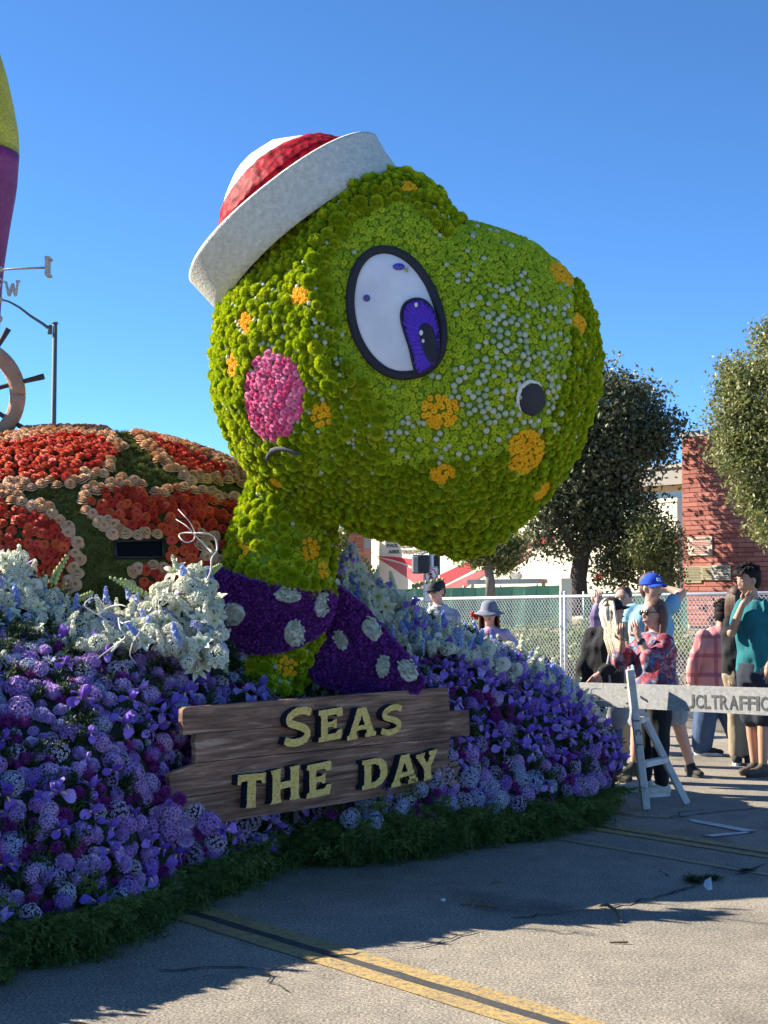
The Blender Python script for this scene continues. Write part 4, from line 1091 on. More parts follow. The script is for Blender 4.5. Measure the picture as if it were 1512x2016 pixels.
def mixture(px, py, v, rnd):
    if v > 1.02 or (py < 1345 and px < 440 and py < 1300 + (220 - px) * .15):
        if px < 460: w = {'white_orchid': 4, 'white_stock': 3, 'cream_lily': 1.6, 'white_rose': 1.2, 'blue_delphinium': .9, 'hydrangea': 1.2, 'aster': 2, 'iris': .5}
        else: w = {'white_orchid': 4.5, 'white_stock': 3, 'white_rose': 1.5, 'blue_delphinium': 1.6, 'hydrangea': 1.6, 'iris': .9, 'aster': .8}
        if px > 900: w = {'white_rose': 2.4, 'white_orchid': 3, 'hydrangea': 2, 'blue_delphinium': .7, 'white_stock': .8}
        if px < 240 and v < 1: w = {'aster': 5, 'lilac_pompom': 3, 'hydrangea': 2.5, 'white_rose': .6, 'plum_chrysanthemum': .5, 'violet_stock': .8}
    elif px < 600:
        t = max(0, min(1, (py - 1300) / 250)); w = {'lilac_pompom': 4.5 - 1.4 * t, 'iris': 2.2 + 1.3 * t, 'plum_chrysanthemum': 2.0 + 1.1 * t, 'violet_stock': 2.6, 'hydrangea': .9, 'frosted_statice': 1.0 + 1.1 * t, 'aster': .7 * (1 - t)}
    elif px < 860 and v < .45: w = {'hydrangea': 3, 'plum_chrysanthemum': 3, 'frosted_statice': 2, 'iris': .5}
    elif px < 860: w = {'plum_chrysanthemum': 5, 'violet_stock': 2, 'hydrangea': .7, 'iris': 1}
    else:
        low = v < .22; w = {'iris': 6.5 if not low else 2, 'violet_stock': 2.2, 'plum_chrysanthemum': 3.4, 'frosted_statice': 1.5 if not low else 2, 'hydrangea': .35 if not low else (1.5 if px < 1060 else .4)}
    s = sum(w.values()); r = rnd.random() * s
    for k_, x in w.items():
        r -= x
        if r <= 0: return k_
    return 'iris'
rnd = random.Random(33); cand = []
for i in range(17000):
    px = rnd.uniform(-330, 1200); v = rnd.random() ** .95 * 2.06
    c = col(px)
    if v > 1 and 470 < px < 620: continue
    p = bed_pt(px, v); e = .01
    a = bed_pt(px + 4, v) - bed_pt(px - 4, v); b = bed_pt(px, min(v + e, 2.05)) - bed_pt(px, max(0, v - e))
    n_ = a.cross(b)
    if n_.length < 1e-9: continue
    n_.normalize()
    if n_.y > 0 and n_.z < 0: n_ = -n_
    if n_.z < 0 and n_.y > -.2: n_ = -n_
    X, Y_, _ = proj(p); k_ = mixture(X, Y_, v, rnd); cand.append((p, n_, k_, SIZE[k_] * rnd.uniform(.68, 1.25), v))
keep = poisson(np.array([tuple(c[0]) for c in cand]), np.array([c[3] * (.78 if c[2] in ('iris', 'white_stock', 'blue_delphinium') else .86) for c in cand]), .64)
gf = {}
camv = Vector((0, 0, CAM_H))
for i in keep:
    p, n_, k_, s, v = cand[i]; px, py, _ = proj(p)
    lift = rnd.uniform(-.01, .035)
    nn = (n_ + Vector((0, -.15, .25)) + Vector((rnd.gauss(0, .25), rnd.gauss(0, .25), rnd.gauss(0, .18)))).normalized()
    if 'stock' in k_ and k_ != 'violet_stock' or 'delph' in k_: nn = (Vector((rnd.gauss(0, .4), rnd.gauss(-.2, .3), 1))).normalized(); lift = .01
    if k_ == 'iris': lift += .03
    fac = 1 if n_.dot(camv - p) > 0 else .2
    if 380 < px < 900 and 1400 < py < 1580: fac = .15
    gf.setdefault(k_, []).append((p + n_ * lift, rot_from(nn), s, fac))
print({k_: len(x) for k_, x in gf.items()})
for k_, x in gf.items(): flowers(k_, PR[k_], x, bed, 300)
# leaves between the blooms
M_tuft = leaf_tuft('leaf_sprig', M_LEAF, 26, 1.0, .12, .9, -.6, 4, 3)
lv = []
for i in range(1500):
    px = rnd.uniform(-330, 1200); v = rnd.random() * 2.05
    if v > 1 and 470 < px < 620: continue
    lv.append((bed_pt(px, v), rot_from(Vector((rnd.gauss(0, .4), -.4, 1)), tilt=.3), rnd.uniform(.06, .11)))
l0 = mkobj('leaf_sprig', M_tuft, bed); l0.matrix_basis = Matrix.LocRotScale(lv[0][0], lv[0][1], (lv[0][2],) * 3); instancer('leaf_sprigs', l0, lv[1:], bed)
# fringe of feathery greens round the foot of the float
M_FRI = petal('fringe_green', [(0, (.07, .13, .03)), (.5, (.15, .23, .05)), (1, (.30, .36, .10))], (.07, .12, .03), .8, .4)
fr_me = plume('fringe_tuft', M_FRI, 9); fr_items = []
for i in range(3800):
    px = rnd.uniform(-400, 1200); c = col(px); g = G(px, c[1]); B = P(px, c[2], g.y + .05); f = rnd.random() ** .8
    lobe = .06 * mnoise.noise(Vector((px * .012, 3, 0)))
    if f < .5 and mnoise.noise(Vector((px * .025, 7, 0))) < .05 and rnd.random() < .8: continue
    p = Vector((g.x * 1.01, g.y + .14, .10)).lerp(B + Vector((0, .05, .03)), f) + Vector((0, lobe, 0)); d = Vector((rnd.gauss(.12, .3), -1.0, -.75 + rnd.gauss(0, .35) - .3 * (1 - f)))
    s = rnd.uniform(.13, .34); 
    if p.z < .16 and d.z < -.35: d.z = -.3
    fr_items.append((p, rot_from(d), s))
for i in range(700):    # front end of the float, turning away
    t = rnd.random(); f = rnd.random(); base = G(1196, 1598) + Vector((-.73, .68, 0)) * (t * 3.2)
    fr_items.append((base + Vector((-.06, .0, .10 + .18 * f)), rot_from(Vector((.7 + rnd.gauss(0, .2), .3 + rnd.gauss(0, .3), -.4))), rnd.uniform(.13, .2)))
f0 = mkobj('fringe_tuft', fr_me, floatb); f0.matrix_basis = Matrix.LocRotScale(fr_items[0][0], fr_items[0][1], (fr_items[0][2],) * 3)
instancer('fringe_foliage', f0, fr_items[1:], floatb)
# flower heads hanging out below the rim
hang = [(612, 1640, 'plum_chrysanthemum'), (560, 1640, 'hydrangea'), (690, 1612, 'hydrangea'), (733, 1614, 'hydrangea'), (722, 1640, 'frosted_statice'), (790, 1592, 'hydrangea'), (822, 1596, 'plum_chrysanthemum'), (843, 1606, 'plum_chrysanthemum'), (884, 1583, 'hydrangea'), (925, 1530, 'hydrangea'), (938, 1572, 'hydrangea'), (967, 1592, 'hydrangea'), (985, 1575, 'hydrangea'), (1020, 1583, 'frosted_statice'), (305, 1795, 'lilac_pompom'), (222, 1818, 'violet_stock'), (60, 1800, 'frosted_statice'), (470, 1665, 'plum_chrysanthemum'), (505, 1660, 'hydrangea'), (547, 1632, 'plum_chrysanthemum'), (860, 1562, 'plum_chrysanthemum'), (655, 1600, 'plum_chrysanthemum')]
inv = world_m(bed).inverted()
for x, y, k_, s in ((338, 1600, 'violet_stock', 1.1), (365, 1618, 'lilac_pompom', 1.1), (352, 1575, 'plum_chrysanthemum', 1), (322, 1560, 'plum_chrysanthemum', 1), (385, 1600, 'frosted_statice', .9), (335, 1590, 'iris', .9), (410, 1622, 'violet_stock', 1.1), (440, 1632, 'iris', 1), (395, 1640, 'plum_chrysanthemum', 1), (365, 1650, 'lilac_pompom', 1.1), (335, 1635, 'violet_stock', 1), (310, 1605, 'lilac_pompom', 1.1), (425, 1655, 'frosted_statice', 1)):
    o = bpy.data.objects.new(k_, PR[k_]); COL.objects.link(o); o.parent = bed; o.matrix_parent_inverse = inv
    o.matrix_basis = Matrix.LocRotScale(P(x, y, 7.02), rot_from(Vector((.2, -1, .3)), tilt=.25), (SIZE[k_] * s,) * 3)
for x, y, k_ in hang:
    c = col(x); p = P(x, y, G(x, c[1]).y - .06); o = bpy.data.objects.new(k_, PR[k_]); COL.objects.link(o); o.parent = bed; o.matrix_parent_inverse = inv
    s = SIZE[k_] * rnd.uniform(.85, 1.1); o.matrix_basis = Matrix.LocRotScale(p, rot_from(Vector((.2, -1, .1)), tilt=.25), (s,) * 3)
# sprigs of small pale buds reaching out of the white flowers
M_SPR = plain('sprig_green', (.42, .48, .18), (.3, .38, .12), 10, .7)
def sprig(pts, Y, label):
    mb = MB(); W = [P(x, y, Y) for x, y in pts]; mb.tube(W, [.005, .0035, .002] if len(W) == 3 else .003, 5)
    for i in range(14):
        f = .25 + .75 * i / 14; k = f * (len(W) - 1); j = min(int(k), len(W) - 2); p = W[j].lerp(W[j + 1], k - j); s = .013 * (1.25 - .7 * f)
        mb.ellipsoid(p + Vector(((-1) ** i * s * 1.1, 0, s * .6)), (s, s, s * 1.3), 6, 4)
    return mb.build('bud_sprig', M_SPR, bed, True)
for pts, Y in (([(95, 1170), (112, 1130), (135, 1092)], 7.9), ([(130, 1192), (160, 1180), (184, 1166)], 7.9), ([(290, 1180), (250, 1155), (217, 1137)], 7.9), ([(300, 1185), (262, 1160), (240, 1140)], 7.85), ([(430, 1180), (425, 1240), (450, 1330)], 8.0), ([(400, 1140), (420, 1125), (436, 1112)], 8.0), ([(800, 1165), (830, 1150), (880, 1140)], 9.9), ([(740, 1160), (735, 1130), (715, 1095)], 9.8)): sprig(pts, Y, '')
for x, y, k_, s, Y in ((375, 1265, 'white_orchid', .085, 7.7), (398, 1302, 'white_orchid', .075, 7.68), (388, 1320, 'cream_lily', .075, 7.66), (345, 1125, 'cream_lily', .08, 7.95), (390, 1130, 'cream_lily', .085, 7.9), (365, 1160, 'white_orchid', .07, 7.9), (372, 1165, 'iris', .08, 7.85), (310, 1193, 'iris', .06, 7.85), (15, 1110, 'cream_lily', .085, 7.9), (50, 1150, 'white_stock', .06, 7.9), (40, 1200, 'white_orchid', .07, 7.8), (110, 1215, 'white_rose', .05, 7.75), (20, 1140, 'white_orchid', .07, 7.85), (210, 1190, 'blue_delphinium', .05, 7.9), (255, 1180, 'blue_delphinium', .045, 7.9), (690, 1120, 'white_stock', .085, 9.7), (680, 1135, 'white_stock', .08, 9.6), (715, 1150, 'white_orchid', .08, 9.5), (760, 1195, 'cream_lily', .08, 9.5), (745, 1175, 'white_orchid', .08, 9.5), (800, 1180, 'white_orchid', .07, 9.7), (660, 1160, 'white_orchid', .08, 9.4), (700, 1180, 'blue_delphinium', .06, 9.5), (812, 1190, 'iris', .08, 9.5), (670, 1120, 'iris', .05, 9.4), (690, 1098, 'iris', .05, 9.4), (825, 1230, 'iris', .07, 9.4), (960, 1280, 'white_rose', .055, 9.7), (990, 1308, 'white_rose', .05, 9.7), (1018, 1318, 'white_rose', .045, 9.8), (918, 1255, 'white_rose', .045, 9.8), (1150, 1375, 'cream_lily', .05, 10.4), (1170, 1400, 'cream_lily', .045, 10.4), (1185, 1425, 'white_rose', .04, 10.4), (145, 1240, 'iris', .06, 7.7), (60, 1235, 'cream_lily', .06, 7.7), (325, 1230, 'white_rose', .045, 7.75), (300, 1215, 'white_orchid', .06, 7.8), (345, 1240, 'white_rose', .045, 7.75)):
    o = bpy.data.objects.new(k_, PR[k_]); COL.objects.link(o); o.parent = bed; o.matrix_parent_inverse = inv
    o.matrix_basis = Matrix.LocRotScale(P(x, y, Y), rot_from(Vector((rnd.gauss(0, .3), -1, .4)) if 'stock' not in k_ and 'delph' not in k_ else Vector((rnd.gauss(0, .2), -.2, 1)), tilt=.1), (s,) * 3)

# banks of white blossom behind the purple slope
def interp_line(x, L): return float(np.interp(x, [q[0] for q in L], [q[1] for q in L]))
vol = []
for (x0, x1, top, bot, Ya, Yb, n, W_) in (
    (-200, 440, [(-200, 1080), (0, 1080), (40, 1095), (80, 1150), (140, 1195), (250, 1205), (300, 1170), (345, 1112), (400, 1115), (430, 1160), (440, 1210)], [(-200, 1290), (0, 1285), (120, 1268), (220, 1262), (300, 1258), (360, 1300), (440, 1300)], 7.50, 7.85, 720,
     {'white_orchid': 5, 'white_stock': 1.2, 'cream_lily': 1.4, 'white_hydrangea': 5, 'white_rose': 1.6, 'blue_delphinium': .7, 'hydrangea': .9, 'iris': .35, 'aster': 1}),
    (655, 1200, [(655, 1115), (690, 1085), (720, 1122), (760, 1142), (820, 1192), (870, 1224), (930, 1262), (1000, 1264), (1060, 1295), (1120, 1335), (1170, 1392), (1200, 1445)], [(655, 1175), (700, 1188), (760, 1240), (830, 1292), (860, 1262), (900, 1278), (950, 1302), (1000, 1328), (1100, 1350), (1150, 1394), (1200, 1460)], 9.4, 9.8, 800,
     {'white_orchid': 4, 'white_stock': 1.6, 'white_hydrangea': 4, 'white_rose': 1.4, 'blue_delphinium': 1.3, 'hydrangea': 1.6, 'iris': .45, 'aster': .5})):
    for i in range(n):
        x = rnd.uniform(x0, x1); f = rnd.random(); y = interp_line(x, top) + 8 + (interp_line(x, bot) - interp_line(x, top)) * f
        Y = (Yb - (Yb - Ya) * f + rnd.uniform(-.05, .12)) + (max(0, x - 900) * .0035 if x0 > 0 else 0)
        s = sum(W_.values()); r = rnd.random() * s
        for k_, w_ in W_.items():
            r -= w_
            if r <= 0: break
        vol.append((k_, P(x, y, Y), Vector((rnd.gauss(-.1, .45), rnd.gauss(-.9, .4), rnd.gauss(.5, .4))) if 'stock' not in k_ and 'delph' not in k_ else Vector((rnd.gauss(0, .4), rnd.gauss(-.3, .3), 1))))
PR['white_hydrangea'] = flower_cluster('white_hydrangea', [M_WHT, M_CORE], 60, .8, .27, -.3, 4, 9, .66); SIZE['white_hydrangea'] = .052
gv = {}
for k_, p, d in vol: gv.setdefault(k_, []).append((p, rot_from(d), SIZE[k_] * rnd.uniform(.55, 1.2)))
V = []; Fc = []
for x0, x1, Yb, tp, bt in ((-200, 440, 8.25, [(-200, 1120), (40, 1135), (140, 1225), (250, 1235), (345, 1160), (400, 1160), (440, 1250)], [(-200, 1300), (440, 1330)]), (655, 1195, 10.0, [(655, 1150), (690, 1130), (760, 1175), (870, 1220), (930, 1262), (1060, 1315), (1170, 1412), (1195, 1460)], [(655, 1200), (760, 1260), (860, 1290), (1100, 1360), (1195, 1480)])):
    b0 = len(V); n = 24
    for i in range(n + 1):
        x = x0 + (x1 - x0) * i / n; Y = Yb + (max(0, x - 900) * .0035 if x0 > 0 else 0); V += [P(x, interp_line(x, tp), Y), P(x, interp_line(x, bt), Y - .25)]
    for i in range(n): Fc.append((b0 + 2 * i, b0 + 2 * i + 2, b0 + 2 * i + 3, b0 + 2 * i + 1))
blooms = mkobj('blossom_bank', mkmesh('blossom_bank', V, Fc, M_CORE), floatb)
for k_, x in gv.items(): flowers(k_, PR[k_], x, blooms, 200)
for i in range(150):
    pass

# white curly willow branches
M_WIL = plain('white_branch', (.72, .68, .62), (.55, .5, .44), 20, .7)
def branch(paths, Y, label, r=.006):
    mb = MB()
    for pth in paths:
        pts = []
        for i in range(len(pth) - 1):
            for k in range(5):
                t = k / 5; p0 = pth[max(i - 1, 0)]; p1 = pth[i]; p2 = pth[i + 1]; p3 = pth[min(i + 2, len(pth) - 1)]
                q = [.5 * (2 * p1[j] + (p2[j] - p0[j]) * t + (2 * p0[j] - 5 * p1[j] + 4 * p2[j] - p3[j]) * t * t + (-p0[j] + 3 * p1[j] - 3 * p2[j] + p3[j]) * t ** 3) for j in (0, 1)]
                pts.append(q)
        pts.append(pth[-1]); n = len(pts)
        mb.tube([P(x, y, Y + .04 * math.sin(i * .35)) for i, (x, y) in enumerate(pts)], [r * (1 - .65 * i / n) for i in range(n)], 6)
    tag(mb.build('curly_branch', M_WIL, None, True), label, 'branch', 'white curly willow branches')
def z4(pts): return [(x / 2.9077, y / 2.9077 + 780) for x, y in pts]
def z3(pts): return [(1100 + x / 3.665, 1080 + y / 3.665) for x, y in pts]
branch([z4([(1130, 1180), (1150, 1120), (1205, 1010), (1212, 930), (1242, 880), (1232, 815), (1190, 788), (1120, 783), (1050, 783), (1025, 800), (1060, 835), (1105, 825), (1115, 780), (1085, 720), (1050, 680), (1020, 648)]), z4([(1215, 895), (1170, 850), (1110, 790), (1070, 745), (1008, 705)])], 7.75, 'looping white branch with two thin tips in front of the red roses')
branch([z4([(640, 1460), (700, 1400), (720, 1370), (690, 1330), (680, 1270), (700, 1300), (740, 1290), (790, 1305), (800, 1350), (765, 1400), (745, 1480), (780, 1530)]), z4([(700, 1400), (640, 1440), (560, 1500)])], 7.35, 'crooked white branch hanging over the lilac flowers left of the neck')
branch([z4([(620, 1290), (560, 1250), (500, 1215), (485, 1190), (520, 1158), (570, 1155)]), z4([(560, 1250), (620, 1210), (690, 1195), (745, 1218)])], 7.6, 'white branch curling left above the pale blue blossoms')
branch([z3([(170, 1110), (215, 1140), (230, 1105), (290, 1095), (350, 1103), (395, 1135), (385, 1170)]), z3([(150, 1100), (180, 1075), (230, 1050), (240, 1015), (300, 1010), (318, 990), (322, 970)]), z3([(215, 1140), (270, 1145), (300, 1150), (340, 1170)])], 10.2, 'thin white twig curling off the right end of the flower bed', .005)

# ================================================================ WOODEN SIGN
SA = P(360, 1393, 7.2); SX = Vector((.68, .733, 0)).normalized(); SM = frame(SA, SX); SI = SM.inverted(); SN_ = SM.to_3x3() @ Vector((0, 0, 1))
def sgn(px, py):
    d = ray(px, py); o = Vector((0, 0, CAM_H)); t = (SA - o).dot(SN_) / d.dot(SN_); q = SI @ (o + d * t); return (q.x, q.y)
m_wood, nt, b, _o = new_mat('weathered_wood')
oi = nt.nodes.new('ShaderNodeObjectInfo'); tc = nt.nodes.new('ShaderNodeTexCoord'); mp = nt.nodes.new('ShaderNodeMapping'); mp.inputs['Scale'].default_value = (1.2, 16, 8)
cmb = nt.nodes.new('ShaderNodeCombineXYZ'); mul = nt.nodes.new('ShaderNodeMath'); mul.operation = 'MULTIPLY'; mul.inputs[1].default_value = 30; nt.links.new(oi.outputs['Random'], mul.inputs[0]); nt.links.new(mul.outputs[0], cmb.inputs[0]); nt.links.new(mul.outputs[0], cmb.inputs[1])
nt.links.new(cmb.outputs[0], mp.inputs['Location']); nt.links.new(tc.outputs['Object'], mp.inputs[0])
n1 = nt.nodes.new('ShaderNodeTexNoise'); n1.inputs['Scale'].default_value = 2.2; n1.inputs['Detail'].default_value = 9; n1.inputs['Roughness'].default_value = .68; n1.inputs['Distortion'].default_value = .6; nt.links.new(mp.outputs[0], n1.inputs['Vector'])
r_ = ramp(nt, [(.28, (.03, .015, .010)), (.42, (.14, .068, .040)), (.54, (.25, .13, .08)), (.68, (.48, .32, .22))]); nt.links.new(n1.outputs[0], r_.inputs[0])
n2 = noise_tex(nt, 2.0, 3, .5); r2 = ramp(nt, [(.3, (.7, .66, .66)), (.7, (1.2, 1.15, 1.1))]); nt.links.new(n2.outputs[0], r2.inputs[0])
nt.links.new(mix_rgb(nt, 1, r_.outputs[0], r2.outputs[0], 'MULTIPLY'), b.inputs['Base Color']); b.inputs['Roughness'].default_value = .85
bp = nt.nodes.new('ShaderNodeBump'); bp.inputs['Strength'].default_value = .9; bp.inputs['Distance'].default_value = .008; nt.links.new(n1.outputs[0], bp.inputs['Height']); nt.links.new(bp.outputs[0], b.inputs['Normal'])
sign = empty('wooden_sign'); sign.matrix_basis = SM
tag(sign, 'weathered wooden plank sign with raised yellow lettering on the flower bed', 'sign')
def child(name, me, parent, mloc=None):
    o = bpy.data.objects.new(name, me); COL.objects.link(o); o.parent = parent
    if mloc is not None: o.matrix_basis = mloc
    return o
def rough_poly(pts, step=.03, jit=.002, endjit=.006):
    out = []
    for i in range(len(pts)):
        a = Vector(pts[i]); b = Vector(pts[(i + 1) % len(pts)]); n = max(1, int((b - a).length / step))
        for k in range(n):
            p = a.lerp(b, k / n); j = endjit if abs(b.x - a.x) < abs(b.y - a.y) * 1.5 else jit
            out.append((p.x + random.uniform(-j, j), p.y + random.uniform(-j, j) * .5))
    return out
planks = [[(354, 1397), (361, 1392), (876, 1353), (878, 1370), (881, 1399), (355, 1447)], [(381, 1446), (881, 1400), (919, 1397.5), (920, 1448), (880, 1450), (380, 1501)], [(326, 1524), (380, 1502.5), (880, 1451), (878, 1475), (875, 1492), (340, 1571), (330, 1570)], [(342, 1572.5), (862, 1495.5), (876, 1493), (882, 1499), (901, 1498), (897, 1542), (640, 1586), (464, 1613), (352, 1630)]]
for k, pl in enumerate(planks):
    me = curve_mesh([rough_poly([sgn(*p) for p in pl])], .016); me.transform(Matrix.Translation((0, 0, (.004, 0, .006, -.003)[k]))); setmat(me, m_wood)
    o = child('plank', me, sign); bevel(o, .002)
for x, y in ((640, 1480),):
    mb = MB(); a = sgn(590, 1400); mb.box((a[0], a[1] - .2, -.045), (.06, .5, .05)); a = sgn(430, 1440); mb.box((a[0], a[1] - .08, -.045), (.06, .36, .05)); a = sgn(800, 1400); mb.box((a[0], a[1] - .16, -.045), (.06, .42, .05))
    o = child('batten', mb.mesh('batten', m_wood), sign)
mb = MB(); a = sgn(591, 1600); mb.bar((a[0], a[1] + .1, -.05), (a[0], a[1] - .06, -.05), .035, .035); child('post', mb.mesh('post', plain('black_steel', (.03, .03, .03), None, 10, .4, metal=.5)), sign)
# letters
def arcs(path, t, n=6):
    """outline of a thick stroke along a path, ends cut square"""
    P_ = []
    for i in range(len(path) - 1):
        for k in range(n):
            s = k / n; p0 = path[max(i - 1, 0)]; p1 = path[i]; p2 = path[i + 1]; p3 = path[min(i + 2, len(path) - 1)]
            P_.append([.5 * (2 * p1[j] + (p2[j] - p0[j]) * s + (2 * p0[j] - 5 * p1[j] + 4 * p2[j] - p3[j]) * s * s + (-p0[j] + 3 * p1[j] - 3 * p2[j] + p3[j]) * s ** 3) for j in (0, 1)])
    P_.append(list(path[-1])); L = []; Rr = []
    for i, p in enumerate(P_):
        a = P_[max(i - 1, 0)]; b = P_[min(i + 1, len(P_) - 1)]; dx, dy = b[0] - a[0], b[1] - a[1]; l = math.hypot(dx, dy) or 1
        L.append((p[0] - dy / l * t, p[1] + dx / l * t)); Rr.append((p[0] + dy / l * t, p[1] - dx / l * t))
    return L + Rr[::-1]
GL = {
 'S': [arcs([(.94, .82), (.70, .895), (.44, .89), (.20, .77), (.22, .63), (.45, .54), (.68, .455), (.83, .32), (.75, .165), (.50, .105), (.26, .12), (.05, .20)], .098, 4)],
 'E': [[(.0, .0), (.92, .0), (.98, .30), (.80, .30), (.70, .20), (.36, .20), (.36, .42), (.58, .42), (.62, .36), (.74, .36), (.74, .64), (.62, .64), (.58, .59), (.36, .59), (.36, .80), (.70, .80), (.80, .72), (.98, .72), (.96, 1.0), (.0, 1.0), (.0, .86), (.10, .83), (.10, .17), (.0, .14)]],
 'A': [[(.0, .0), (.36, .0), (.34, .12), (.30, .14), (.33, .27), (.66, .27), (.69, .14), (.64, .12), (.62, .0), (1.0, .0), (1.0, .13), (.92, .16), (.66, 1.0), (.36, 1.0), (.08, .16), (.0, .13)], [(.38, .42), (.61, .42), (.50, .76)]],
 'T': [[(.36, .0), (.72, .0), (.70, .10), (.66, .80), (.84, .80), (.90, .70), (1.0, .70), (1.0, 1.0), (.0, 1.0), (.0, .70), (.10, .70), (.16, .80), (.36, .80), (.38, .10)]],
 'H': [[(.0, .0), (.36, .0), (.33, .12), (.33, .40), (.68, .40), (.68, .12), (.64, .0), (1.0, .0), (.96, .12), (.96, .88), (1.0, 1.0), (.64, 1.0), (.68, .88), (.68, .60), (.33, .60), (.33, .88), (.36, 1.0), (.0, 1.0), (.06, .88), (.06, .12)]],
 'D': [[(.0, .0), (.55, .0), (.80, .10), (.96, .32), (.98, .55), (.92, .80), (.74, .95), (.52, 1.0), (.0, 1.0), (.0, .87), (.08, .84), (.08, .16), (.0, .13)], [(.34, .19), (.34, .81), (.50, .81), (.64, .72), (.70, .52), (.66, .32), (.52, .20)]],
 'Y': [[(.30, .0), (.70, .0), (.66, .14), (.66, .42), (.94, .86), (1.0, .88), (1.0, 1.0), (.62, 1.0), (.62, .88), (.68, .86), (.50, .60), (.34, .86), (.40, .88), (.40, 1.0), (.0, 1.0), (.0, .88), (.06, .86), (.34, .42), (.34, .14)]],
}
M_LNAVY = plain('navy_foam', (.012, .013, .03), None, 20, .8); M_SEED = plain('yellow_seed', (.98, .72, .25), (.86, .56, .14), 60, .8, .8, 300, detail=2)
boxes = [('S', 538, 150, 677, 335, 0), ('E', 707, 155, 824, 308, 0), ('A', 843, 150, 982, 297, 0), ('S', 1003, 138, 1112, 282, 0), ('T', 315, 466, 447, 630, -5), ('H', 476, 437, 617, 600, 0), ('E', 650, 413, 770, 575, 0), ('D', 916, 391, 1040, 533, 0), ('A', 1056, 375, 1182, 520, 0), ('Y', 1178, 362, 1278, 497, 4)]
for ch, x0, y0, x1, y1, rot_ in boxes:
    a = sgn(320 + x0 / 2.4387, 1330 + (y0 + y1) / 2 / 2.4387); b_ = sgn(320 + x1 / 2.4387, 1330 + (y0 + y1) / 2 / 2.4387)
    t_ = sgn(320 + (x0 + x1) / 2 / 2.4387, 1330 + y0 / 2.4387); u_ = sgn(320 + (x0 + x1) / 2 / 2.4387, 1330 + y1 / 2.4387)
    cx, cy = (a[0] + b_[0]) / 2, (t_[1] + u_[1]) / 2; w = abs(b_[0] - a[0]); h = abs(t_[1] - u_[1]) * (.98 if ch != 'S' else 1.0); cs, sn = math.cos(R(rot_)), math.sin(R(rot_)); sh = -.10
    def tr(p):
        x = (p[0] - .5) * w; y = (p[1] - .5) * h; y += x * .06; return (cx + x * cs - y * sn, cy + x * sn + y * cs)
    jt = 0 if ch == 'S' else .0022; cons = [rough_poly([tr(p) for p in c], .012, jt, jt) for c in GL[ch]]
    me = curve_mesh(cons, .024); me.transform(Matrix.Translation((0, 0, .046))); setmat(me, M_LNAVY, M_SEED)
    for p in me.polygons: p.material_index = 1 if p.normal.z > .8 else 0
    body = MB(); body.V = [tuple(v.co) for v in me.vertices]; body.F = [tuple(p.vertices) for p in me.polygons]; body.M = [p.material_index for p in me.polygons]; body.T = [.5] * len(body.V)
    k = 0
    while k < 420:
        x = rnd.uniform(cx - w * .6, cx + w * .6); y = rnd.uniform(cy - h * .6, cy + h * .6); ins = inpoly(x, y, cons[0]) and not any(inpoly(x, y, c) for c in cons[1:])
        k += 1
        if not ins: continue
        s = rnd.uniform(.004, .0065); z = .072; q = Vector((rnd.uniform(-1, 1), rnd.uniform(-1, 1), 0)) * .4 * s
        body.add([(x - s, y - s * .5, z - .003), (x + s, y - s * .6, z - .003), (x, y + s, z - .003), (x + q.x, y + q.y, z + s * .8)], [(0, 1, 3), (1, 2, 3), (2, 0, 3)], 1)
    child('letter', body.mesh('letter', [M_LNAVY, M_SEED]), sign)
# ================================================================ BACKGROUND
M_BARK = plain('bark', (.10, .075, .055), (.045, .035, .028), 14, .95, .9, 40, vec_scale=(1, 1, .3), bdist=.03)
M_BARKG = plain('grey_bark', (.22, .20, .17), (.13, .12, .10), 14, .95, .6, 40, vec_scale=(1, 1, .3))
def leafmat(name, c0, c1, c2, trans=.35, rough=.45):
    m, nt, b, out = new_mat(name); at = nt.nodes.new('ShaderNodeAttribute'); at.attribute_name = 'tip'
    r = ramp(nt, [(0, c0), (.5, c1), (1, c2)]); nt.links.new(at.outputs['Fac'], r.inputs[0]); nt.links.new(r.outputs[0], b.inputs['Base Color'])
    b.inputs['Roughness'].default_value = rough; b.inputs['Specular IOR Level'].default_value = .45
    t = nt.nodes.new('ShaderNodeBsdfTranslucent'); nt.links.new(r.outputs[0], t.inputs[0]); mx = nt.nodes.new('ShaderNodeMixShader'); mx.inputs[0].default_value = trans
    nt.links.new(b.outputs[0], mx.inputs[1]); nt.links.new(t.outputs[0], mx.inputs[2]); nt.links.new(mx.outputs[0], out.inputs[0]); return m
M_OAK = leafmat('dark_oak_leaf', (.045, .06, .028), (.10, .115, .055), (.24, .24, .13))
M_OLV = leafmat('olive_leaf', (.10, .13, .04), (.20, .22, .07), (.38, .34, .15))
M_GRN = leafmat('fresh_leaf', (.07, .13, .025), (.14, .22, .04), (.24, .30, .08))
M_DRYL = leafmat('dry_leaf', (.16, .10, .05), (.30, .20, .11), (.45, .34, .20), .1, .9)
